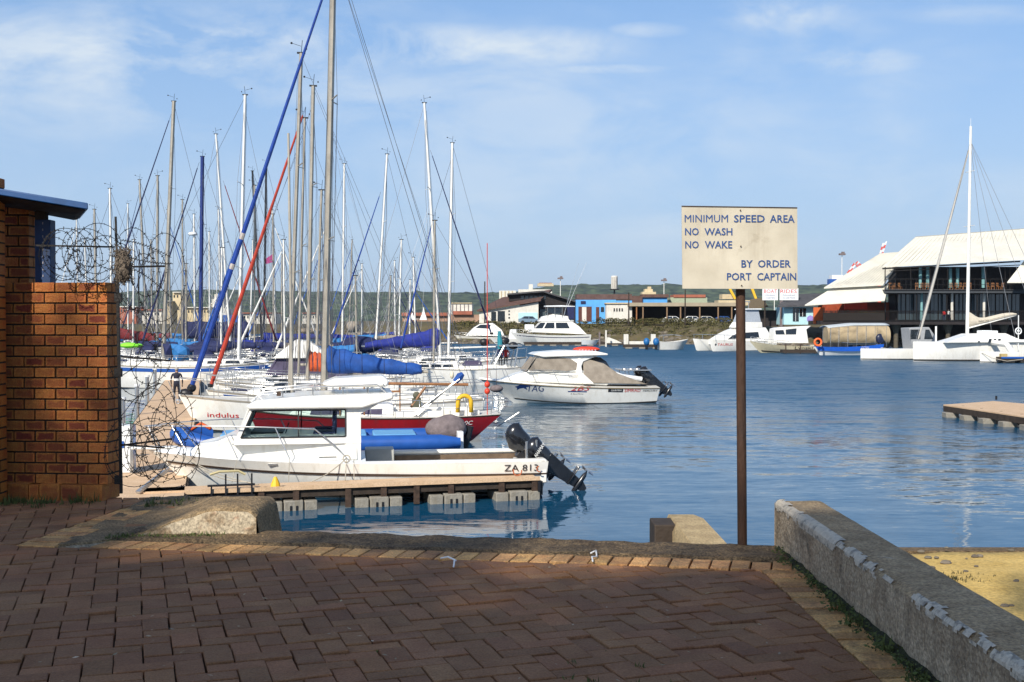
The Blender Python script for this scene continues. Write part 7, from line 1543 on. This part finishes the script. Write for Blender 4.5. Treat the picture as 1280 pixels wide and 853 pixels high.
# ------------------------------------------------------------------ boats along the far bank and by the restaurant
def trimaran():
    D = 115.5; k = D/F; px0 = 1330; st = at(px0, HOR, D); t = thing('white_trimaran', 'large white trimaran with a plumb bow, tall mast and cream boom cover, right edge', 'sailboat', (st.x, D, 0), HD_L); X = lambda px: (px0-px)*k*1.01; Z = lambda py: CZ-(py-HOR)*k
    hz = HD_L; inv = Matrix.Rotation(-hz, 4, 'Z'); loc = lambda w: inv @ (w-Vector((st.x, D, 0)))
    Lm = X(1131)
    def hull3(y, L, z0, w, nm):
        H = Hull([(.3, L-.1, w*.3, -.3, -.4, -.2, .6, 1.2), (.2, L, w*.8, .05, .0, .05, .7, 1.1), (.0, L+.02, w, z0*.95, z0, z0*1.02, .7, 1.3)], 24, .35); k_ = H.band('boot_stripe', RUBBER, t, 1.0, 1.09, 0, .999); k_.location.y = y; o_ = H.shell(nm, WHITE, t); q = H.deck('deck', WHITE2, t); o_.location.y = y; q.location.y = y; return H
    hull3(0, Lm, 1.95, 1.0, 'main_hull')
    # near float and far float
    b = None; hull3(4.6, X(1180)-.4, 1.05, .55, 'float'); hull3(-4.6, X(1090)-0.0, 1.15, .6, 'float')
    b = MB(); b.prism([(X(1290), 1.9), (X(1165), 1.9), (X(1182), 2.3), (X(1200), Z(417)), (X(1245), Z(416.5)), (X(1262), Z(424)), (X(1290), Z(426))], 1.3, .35, 1.9); c = b.build('cabin', WHITE, t, bevel=.08)
    for q in range(3): b = MB(); x = 1219+q*6; b.panel([(X(x), Z(428)), (X(x+3.5), Z(428)), (X(x+6), Z(423.3)), (X(x+2.5), Z(423.3))], 1.3, .35, 1.9, .02, .02); b.build('window', GLASS, c)
    b = MB(); b.panel([(X(1206), Z(427.5)), (X(1209), Z(427.5)), (X(1209), Z(426)), (X(1206), Z(426))], 1.3, .35, 1.9, .02, .02); b.build('window', GLASS, c)
    b = MB(); b.cbox((X(1222), .3, Z(416)), (1.2, 1.0, .5)); b.cbox((X(1232), .3, Z(416)), (.7, 1.0, .45)); b.build('life_raft', WHITE2, t, bevel=.08)
    for x in (1230, 1290):      # arched crossbeams out to the floats
        b = MB(); xx = X(x)+.3; b.path([(xx, -4.6, .95), (xx, -3.6, 1.7), (xx, -1.2, 1.9), (xx, 1.2, 1.9), (xx-.0, 3.6, 1.75), (xx, 4.6, .95)], [.28]*6, 8); b.build('crossbeam', WHITE, t, smooth=True)
    b = MB(); n = 8
    m0, m1 = loc(at(1209, 420, D)), loc(at(1213.5, 158, D)); b.path([m0.lerp(m1, i/6) for i in range(7)], [.19-.01*i for i in range(7)], 10, sq=(1.0, .8)); M_ = b.build('mast', ALUW, t, smooth=True)
    b = MB(); c = m0.lerp(m1, .52); b.beam(c+Vector((0, 1.0, .1)), c-Vector((0, 1.0, -.1)), .06); c = m0.lerp(m1, .78); b.beam(c+Vector((0, .8, .1)), c-Vector((0, .8, -.1)), .06); b.tube(m1, m1+Vector((0,0,.8)), .02, n=4); b.build('spreader', ALUW, M_)
    b = MB(); f0, f1 = loc(at(1148, 424, D)), loc(at(1211, 188, D)); b.path([f0.lerp(f1, i/8) for i in range(9)], [.08, .13, .13, .12, .12, .11, .1, .09, .06], 8); b.build('furled_sail', mat('sail_greige', (.42, .4, .36), .8, var=.1), t, smooth=True)
    b = MB(); b.tube(f0, Vector((Lm-.3, 0, 1.9)), .05)
    for q in (loc(at(1246, 330, D+4)), ): pass
    w = MB(); top = m0.lerp(m1, .93)
    for p in (Vector((X(1270), 4.6, 1.1)), Vector((X(1270), -4.6, 1.1)), Vector((X(1325), .8, 1.9)), Vector((X(1235), 4.4, 1.1)), Vector((X(1235), -4.4, 1.1)), Vector((Lm-.2, 0, 1.9))): w.tube(p, top, .022, n=3)
    w.build('rigging', WIREL, t)
    cov = mat('canvas_cream', (.5, .45, .36), .8, var=.1, bump=.4, bscale=3); b = MB(); n = 14; vs = []
    for i in range(n+1):
        f = i/n; x = 1210.5+59*f; yb = 409-15*f; yt = [389.5, 392, 395, 397, 397.3, 397, 396, 395, 394, 393, 392, 391.5, 391, 391, 392][i]
        for j in range(8):
            a = 2*math.pi*j/8; c = loc(at(x, (yb+yt)/2, D)); vs.append((c.x, c.y+.25*math.sin(a), c.z+(yb-yt)/2*k*math.cos(a)))
    b.add(vs, [(i*8+j, i*8+(j+1) % 8, (i+1)*8+(j+1) % 8, (i+1)*8+j) for i in range(n) for j in range(8)]+[tuple(range(7, -1, -1)), tuple(n*8+j for j in range(8))]); b.build('sail_cover', cov, t, smooth=True)
    text('lettering', 'Sweet Lady', TXTB, t, lambda u, v: loc(at(1221+13*u, 403.5-1.5*u-3.0*v, D))+Vector((0, .33, 0)))
    b = MB(); b.beam(loc(at(1211, 410, D)), loc(at(1270, 394, D)), .14); b.build('boom', ALUW, t)
    for px, y in ((1167, 3.4), (1258, 4.6)): b = MB(); p = Vector((X(px), y if px > 1200 else -1, 1.0)); b.tube(p, Vector((p.x, p.y, Z(408))), .1); b.build('davit_post', WHITE2, t, smooth=True)
    b = MB(); b.path([Vector((X(1180)-.5, 4.7, 1.0)), Vector((X(1195), 5.2, .5)), Vector((X(1210), 5.8, .2)), Vector((X(1225), 6.4, .4))], .03, 5); b.build('mooring_line', ROPE, t)
    # wheel-like wind generator at the far right
    b = MB(); c = loc(at(1273, 414, D-2)); b.tube(c-Vector((0,0,2)), c+Vector((0,0,1.6)), .05); b.torus(tuple(c), .32, .06, (0,1,0), 14, 6); b.ball(tuple(c), .14, 8, 6); b.build('reel', WHITE2, t, smooth=True)
    # low jetty in front of it
    t = thing('low_jetty', 'low jetty with blue fender strip in front of the trimaran at the right edge', 'dock', (at(1225, HOR, 113).x, 108.5, 0)); b = MB(); b.box((0, 0, .25), (9, 2.0, .6)); b.build('deck', WOODD, t); b = MB(); b.box((.2, -.08, .45), (9, -.01, .62)); b.build('fender_strip', STRIPEB, t)
    for q in range(5): b = MB(); b.box((.4+q*1.7, -.05, -.1), (1.5+q*1.7, .6, .24)); b.build('float_block', RUBBER, t); 
    b = MB(); b.cbox((.5, .2, .75), (.6, .4, .3)); b.cbox((4.5, .2, .72), (.3, .4, .25)); b.build('mooring_gear', mat('mustard', (.4, .3, .12), .8), t)
trimaran()
def grey_boat():
    D = 122; st = at(1166, HOR, D); k = D/F; t = thing('workboat', 'grey cabin workboat with a square canopy moored behind the trimaran bow', 'motorboat', (st.x, D, 0), HD_L); X = lambda px: (1166-px)*k; Z = lambda py: CZ-(py-HOR)*k
    H = Hull([(.2, 5, .5, -.3, -.3, -.2, .8, 1.2), (0, 6, 1.3, .9, .9, 1.2, .95, 1.8)], 20, .4); H.shell('hull', mat('hull_grey', (.3, .31, .32), .5), t); H.deck('deck', DECKM, t)
    b = MB(); b.prism([(X(1163), .9), (X(1133), .9), (X(1129), Z(410)), (X(1155), Z(409)), (X(1163), Z(420))], 1.1, .05, .9); c = b.build('cabin', mat('hull_grey', (.3, .31, .32)), t, bevel=.05)
    b = MB(); b.panel([(X(1143), Z(424)), (X(1130), Z(424)), (X(1130), Z(412)), (X(1143), Z(412))], 1.1, .05, .9, .02, .02); b.build('window', GLASS, c); b = MB(); b.panel([(X(1160), Z(424)), (X(1148), Z(424)), (X(1150), Z(412)), (X(1155), Z(412))], 1.1, .05, .9, .02, .02); b.build('window', GLASS, c)
grey_boat()
def tour_boat():
    D = 134; st = at(1098, HOR, D); k = D/F; t = thing('tour_boat', 'blue and white open tour boat with a grey canopy beside the restaurant stilts', 'motorboat', (st.x, D, 0), HD_L); X = lambda px: (1098-px)*k; Z = lambda py: CZ-(py-HOR)*k
    H = Hull([(.2, 7.2, .5, -.3, -.3, -.2, .8, 1.2), (.1, 7.8, 1.2, .5, .4, .5, .95, 1.6), (0, 8.2, 1.4, 1.3, 1.0, 1.05, .95, 1.8)], 22, .4); H.shell('hull', WHITE2, t); H.deck('deck', STRIPEB, t); H.band('blue_collar', mat('collar_blue', (.02, .13, .62), .45), t, 1.15, 2.02, 0, .97, .12)
    hull_text('lettering', 'OCEAN', WHITE2, t, H, X(1078), X(1068), .75, 1.05, 1, .16)
    b = MB()
    for k2 in range(6): b.box((1.2+k2*1.0, -1.0, 1.0), (1.7+k2*1.0, 1.0, 1.45))
    b.build('bench', RUBBER, t); b = MB(); b.prism([(X(1090), 1.2), (X(1052), 1.2), (X(1055), Z(428)), (X(1088), Z(428))], 1.05, .05, 1.0); b.build('windscreen', GLASS, t)
    b = MB()
    for x in (X(1103), X(1088), X(1076), X(1064), X(1052), X(1040), X(1030)): 
        for y in (-1.1, 1.1): b.tube((x, y, 1.0), (x, y, Z(408)), .02, n=5)
    b.build('canopy_post', STEEL, t, smooth=True)
    b = MB()
    def fn(u, v): x = X(1106)+(X(1026)-X(1106))*u; return (x, -1.3+2.6*v, Z(406.5)+.25*math.sin(math.pi*v)-(.3*(u-.6)/.4 if u > .6 else 0))
    b.grid(fn, 14, 6); c = b.build('canopy', mat('canopy_grey', (.42, .46, .48), .6), t, smooth='full'); s = c.modifiers.new('thick', 'SOLIDIFY'); s.thickness = .06
    outboard(t, .1, .5, 1.35, R(40), m=mat('engine_dark_blue', (.015, .02, .05), .4), s=1.5)
    p = at(1022.5, 428, D-3); b = MB(); b.torus((0,0,0), .4, .12, (0,1,0), 20, 8); o_ = b.build('life_ring', ORNG, smooth='full'); o_.location = p; tag(o_, 'orange life ring hanging on the pontoon rail left of the tour boat', 'life ring')
    t = thing('far_pontoon', 'dark low pontoon under the boats left of the trimaran', 'dock', (at(1015, HOR, 140).x, 138.5, 0)); b = MB(); b.box((-4, 0, .1), (6.5, 1.4, .5)); b.build('deck', WOODD, t); 
    for q in range(6): b = MB(); b.tube((-3.6+q*1.8, .1, -.3), (-3.6+q*1.8, .1, 1.2), .07); b.build('post', RUSTD, t)
tour_boat()
def cabin_far(label, px0, pxb, wl, cab, m=WHITE, win=(), fb=1.1, fbow=1.35, nm='motorboat', letter=None, extra=None, fly=None, stripe=None, name='motor_cruiser', wt=.3):
    D = 5880/(wl-HOR); st = at(px0, HOR, D); k = D/F; t = thing(name, label, nm, (st.x, D, 0), HD_L); X = lambda px: (px0-px)*k*1.01; Z = lambda py: CZ-(py-HOR)*k; L = X(pxb)
    H = Hull([(.2, L*.8, .5, -.3, -.3, -.2, .8, 1.2), (.1, L*.87, L*.12, .05, .0, .2, .95, 1.3), (0, L, L*.155, fb, fb*.95, fbow, .95, 1.8)], 26, .4); H.shell('hull', m, t); H.deck('deck', m, t); H.band('boot_stripe', RUBBER, t, 1.0, 1.15, 0, .95)
    if stripe: H.band('stripe', stripe, t, 1.72, 1.8, .02, .95)
    w = L*.12
    for nmz, prof, mm, tum in cab:
        b = MB(); b.prism([(X(x), Z(y)) for x, y in prof], w, tum, fb); b.build(nmz, mm, t, bevel=.05)
    for prof in win:
        for sd in (1, -1): b = MB(); b.panel([(X(x), Z(y)) for x, y in prof], w, wt, fb, .04, .03, sides=(sd,)); b.build('window', GLASS, t)
    if letter: hull_text('lettering', letter[0], letter[5], t, H, X(letter[2]), X(letter[1]), Z(letter[3]), Z(letter[4]), 1, .03)
    H.rail('bow_rail', STEEL, t, .5, .98, .6, 6, r=.022, lines=2)
    return t, X, Z, H
t, X, Z, H = cabin_far('big white flybridge cruiser with a canopy, moored on the far bank', 736, 638, 430.8,
    [('deckhouse', [(732, 418), (660, 415), (668, 410), (676, 401), (712, 401), (722, 408), (730, 417)], WHITE, .3), ('flybridge', [(716, 402), (672, 402), (677, 396), (690, 393), (712, 396)], WHITE, .25), ('canopy', [(717, 384), (681, 384), (681, 382.5), (700, 382), (717, 383)], WHITE2, .1), ('enclosure', [(716, 399), (709, 399), (707, 384), (716, 384)], NAVY, .1)],
    win=[[(667, 410.5), (674, 403.5), (680, 403.5), (676, 410.5)], [(678, 410.5), (682, 403.5), (691, 403.5), (691, 410.5)], [(693, 410.5), (693, 403.5), (707, 403.5), (710, 410.5)]], stripe=NAVY, fb=1.7, fbow=2.1)
b = MB()
for x in (683, 692, 701, 713):
    for y in (-1, 1): b.tube((X(x), y, Z(398)), (X(x), y, Z(384)), .04, n=5)
b.tube((X(703), 1, Z(395)), (X(721), 1.2, Z(330)), .05, .02, n=5); b.tube((X(706), -1, Z(395)), (X(735), -1.2, Z(328)), .05, .02, n=5); b.build('outrigger', STEEL, t)
b = MB(); b.prism([(X(702), Z(392)), (X(682), Z(392)), (X(682), Z(385)), (X(702), Z(385))], 1.2, .1, 2); b.build('flybridge_window', GLASS, t)
b = MB(); b.cbox((X(661), .3, Z(409)), (1.5, 1.1, .9)); b.build('deck_box', WHITE2, t, bevel=.1)
cabin_far('small white cruiser with a dark windscreen left of the flybridge cruiser', 632, 568, 429.3, [('deckhouse', [(630, 420), (582, 420), (592, 410), (600, 405), (616, 404), (626, 412)], WHITE, .3)], win=[[(594, 410), (600, 406), (613, 406), (611, 411)]], fb=1.2, fbow=1.5)
cabin_far('white motorboat hull moored between the small cruiser and the flybridge cruiser', 655, 612, 430, [('console', [(645, 424), (636, 424), (638, 412), (645, 412)], WHITE2, .1)], fb=.9, fbow=1.1)
t, X, Z, H = cabin_far('white half-cabin boat with a cream hull and scripted name, right of the sign post', 1024, 934, 441, [('wheelhouse', [(1006, 429), (961, 429), (963, 411), (969, 409.5), (1010, 407.5), (1004, 412)], WHITE, .12)], m=mat('hull_yellow_white', (.58, .52, .36), .4), win=[[(964, 418), (963.5, 413), (974, 412.5), (975.5, 418)], [(977, 418), (977, 412), (991, 410.5), (990, 418)]], wt=.12, letter=('Lynski', 987, 1010, 437.5, 433, TXTB), fb=.95, fbow=1.5)
# power catamaran seen three-quarter from the bow
def powercat():
    D = 153; k = D/F; ctr = at(920, HOR, D); hz = math.atan2(-.42, -.91); t = thing('power_catamaran', 'white power catamaran named TAURUS with a tall flybridge, partly behind the sign post', 'motorboat', (ctr.x, D, 0), hz); inv = Matrix.Rotation(-hz, 4, 'Z')
    t.scale = (.93, .93, .93); L = 11.2; Hs = []
    for y in (2.0, -2.0):
        H = Hull([(-5, 5.0, .3, -.3, -.3, -.2, .8, 1.2), (-5, 5.6, .8, .1, .1, .1, .95, 1.3), (-5.2, 6.2, 1.0, 1.3, 1.45, 1.75, .95, 1.6)], 22, .4); o_ = H.shell('hull', WHITE, t); q = H.deck('deck', WHITE, t); o_.location.y = y; q.location.y = y; Hs.append(H)
    b = MB(); b.box((-5, -2, .9), (3.8, 2, 1.5)); b.build('bridge_deck', WHITE2, t, bevel=.05)
    b = MB(); b.prism([(-4.6, 1.4), (3.6, 1.4), (2.0, 2.4), (.9, 2.9), (-.5, 3.4), (-4.2, 3.4), (-4.6, 2.6)], 2.3, .35, 1.4); c = b.build('deckhouse', WHITE, t, bevel=.1)
    for pr in ([(3.0, 1.75), (2.1, 2.25), (.9, 2.6), (.3, 2.6), (.3, 1.8)], [(-.1, 1.8), (-.1, 2.65), (-2.6, 2.75), (-2.6, 1.8)]): b = MB(); b.panel(pr, 2.3, .35, 1.4, .03, .03); b.build('window', GLASS, c)
    b = MB(); b.prism([(-3.6, 3.35), (.2, 3.35), (-.4, 4.2), (-3.6, 4.2)], 1.6, .15, 3.4); b.build('flybridge', WHITE, t, bevel=.08)
    b = MB(); b.prism([(-3.4, 4.2), (-.5, 4.2), (-1.0, 6.0), (-3.2, 6.0)], 1.45, .2, 4.2); b.build('clear_enclosure', mat('enclosure_grey', (.35, .38, .42), .25, coat=.4), t)
    b = MB(); b.prism([(-3.6, 6.0), (-.7, 6.0), (-.8, 6.15), (-3.5, 6.2)], 1.45, .1, 6.0); b.build('hardtop', WHITE2, t, bevel=.03)
    b = MB()
    for y in (-1, 1): b.tube((-1.5, y, 6.1), (-1.5, y, 7.2), .05); 
    b.box((-1.7, -1.1, 7.1), (-1.3, 1.1, 7.25)); b.build('radar_arch', STEEL, t)
    b = MB()
    for y in (2.8, -2.8): b.path([(6.0, y*.8, 2.4), (4.0, y, 2.35), (1.5, y, 2.25)], .03, 5); [b.tube((x, y*.95, 1.4), (x, y*.98, 2.35), .025, n=5) for x in (5.5, 4, 2.5)]
    b.path([(6.0, 2.2, 2.4), (6.0, -2.2, 2.4)], .03, 5); b.build('bow_rail', STEEL, t)
    H = Hs[0]; 
    def fn(u, v): p = H.side(4.9-(2.3)*u, .8+.34*v, 1, .03); return (p[0], p[1]+2.0, p[2])
    text('lettering', 'TAURUS', TXTR, t, fn)
    b = MB(); c = [H.side(5.3-.3*u, .78+.38*v, 1, .03) for u, v in ((0,.5),(.3,1),(.5,.7),(1,.6),(.7,.2),(.3,0))]; b.add([(x, y+2, z) for x, y, z in c], [tuple(range(6))]); b.build('emblem', TXTB, t)
powercat()
def twin_boat():
    D = 158; k = D/F; p = at(822, HOR, D); t = thing('white_tender', 'small white boat with two bright blue covered outboards beside the catamaran', 'motorboat', (p.x, D, 0), R(12)); 
    H = Hull([(.3, 3.6, .5, -.3, -.3, -.2, .8, 1.2), (0, 4.6, 1.1, 1.2, 1.1, 1.5, .95, 1.8)], 16, .4); H.shell('hull', WHITE, t); H.deck('deck', DECKM, t)
    b = MB(); b.path([(.5, .9, 1.2), (.6, .9, 2.0), (2.5, .8, 2.1), (3.6, .3, 1.9)], .04, 5); b.path([(.5, -.9, 1.2), (.6, -.9, 2.0), (2.5, -.8, 2.1), (3.6, -.3, 1.9)], .04, 5); b.build('rail', STEEL, t)
    for y in (.65, -.55): 
        q = bpy.data.objects.new('outboard_motor', None); COL.objects.link(q); q.parent = t; q.location = (-.5, 0, .2); b = MB(); b.ball((.9*(-1 if y > 0 else .1), y, .9), .5, 12, 8, (.9, .9, 1.1)); b.build('cowl_cover', ENGBL, q, smooth='full'); b = MB(); xx = .9*(-1 if y > 0 else .1); b.tube((xx, y, .5), (xx, y, -.4), .22); b.build('leg', BLACK, q)
twin_boat()
def far_dock():
    for (x0, x1, y0, lab) in ((655, 822, 432.5, 'long dark floating pontoon along the foot of the far bank'), (780, 845, 436, 'short dark pontoon stub beside the small white boat with blue outboards')):
        D = 5880/(y0-HOR); a, c = at(x0, HOR, D), at(x1, HOR, D); t = thing('far_pontoon', lab, 'dock', (a.x, D, 0)); w = c.x-a.x; b = MB(); b.box((0, 0, .15), (w, 1.6, .6)); b.build('deck', WOODD, t)
        for q in range(int(w/2)): b = MB(); b.box((q*2+.2, -.05, -.2), (q*2+1.2, .4, .2)); b.build('float_block', FLOATM, t)
    for (x, y0, y1, lab) in ((749.5, 415, 433, 'thin steel pile at the far pontoon, left of two white-topped piles'), (782.5, 418, 434, 'square pale pile on the far pontoon, left one'), (816.5, 418, 434, 'square pale pile on the far pontoon, right one'), (757.5, 413, 432, 'white pole and bollard box on the far pontoon')):
        D = 175; p, q = at(x, y0, D), at(x, y1, D); b = MB(); w = .35 if 'square' in lab else .12; b.box((-w, -w, q.z-.5), (w, w, p.z)); o_ = b.build('pontoon_pile', PW if 'pale' in lab or 'white pole' in lab else GREYC, bevel=.03); o_.location = (p.x, D, 0); tag(o_, lab, 'pile')
    D = 178; a, c = at(787, 427, D), at(816, 433, D); b = MB(); b.box((a.x, D, c.z), (c.x, D+1, a.z)); o_ = b.build('concrete_barge', PW, bevel=.05); tag(o_, 'low pale concrete landing between the two square piles', 'landing')
    D = 178; a = at(757, 433, D); t = thing('white_float', 'white box float with a sloped front on the far pontoon', 'float', (a.x, D, .5)); b = MB(); b.prism([(0, 0), (2.6, 0), (1.6, .5), (.5, .9), (0, .9)], .8); b.build('box', PW, t, bevel=.03)
    D = 176; a = at(727, 431, D); t = thing('small_dinghy', 'small pale dinghy tied behind the flybridge cruiser stern', 'dinghy', (a.x, D, .3), 0); H = Hull([(0, 2.2, .3, 0, 0, 0, .8, 1.2), (0, 2.9, .7, .8, .7, .9, .9, 1.6)], 12, .4); H.shell('hull', WHITE2, t); H.deck('thwart', DECKM, t)
far_dock()

# ------------------------------------------------------------------ the air over the bay
def haze():
    m = bpy.data.materials.new('haze'); m.use_nodes = True; nt = m.node_tree; N = nt.nodes; N.clear(); out = N.new('ShaderNodeOutputMaterial'); v = N.new('ShaderNodeVolumePrincipled')
    v.inputs['Color'].default_value = (.78, .88, 1, 1); v.inputs['Density'].default_value = .00007; v.inputs['Anisotropy'].default_value = .3; nt.links.new(v.outputs[0], out.inputs['Volume'])
    b = MB(); b.box((-3600, -70, -3.5), (3600, 4600, 130)); b.build('haze', m, kind='stuff')
haze()

def leaves():
    rr = random.Random(31); b = MB()
    for _ in range(75):
        y = rr.uniform(3.9, 6.0); x = rr.uniform(-.46, .30)*y; p = Vector((x, y, ZP+.012)); s_ = rr.uniform(.006, .016); a = rr.uniform(0, 6.28); u = Vector((math.cos(a), math.sin(a), rr.uniform(-.2, .3))); w = Vector((-math.sin(a), math.cos(a), rr.uniform(-.2, .2)))
        b.add([p-u*s_, p+w*s_*.45, p+u*s_, p-w*s_*.45], [(0,1,2,3)])
    b.build('fallen_leaves', mat('dry_leaf', (.3, .2, .09), .9, col2=(.5, .42, .3), scale=8, rnd=.4), kind='stuff')
    b = MB()
    for _ in range(160):
        y = rr.uniform(3.8, 6.2); x = rr.uniform(-.46, .25)*y; tuft(b, (x, y, ZP-.012), rr.randint(1, 3), .012, .012, rr)
    b.build('joint_moss', GRASS, kind='stuff')
    b = MB()
    for _ in range(260):
        x, y = rr.uniform(1.9, 12), rr.uniform(8, 13); s_ = rr.uniform(.01, .045)*(1+2*(rr.random() > .95)); b.ball((x, y, 1.56), s_, 6, 4, (1.3, 1, .6))
    b.build('beach_pebbles', ROCK, kind='stuff')
leaves()
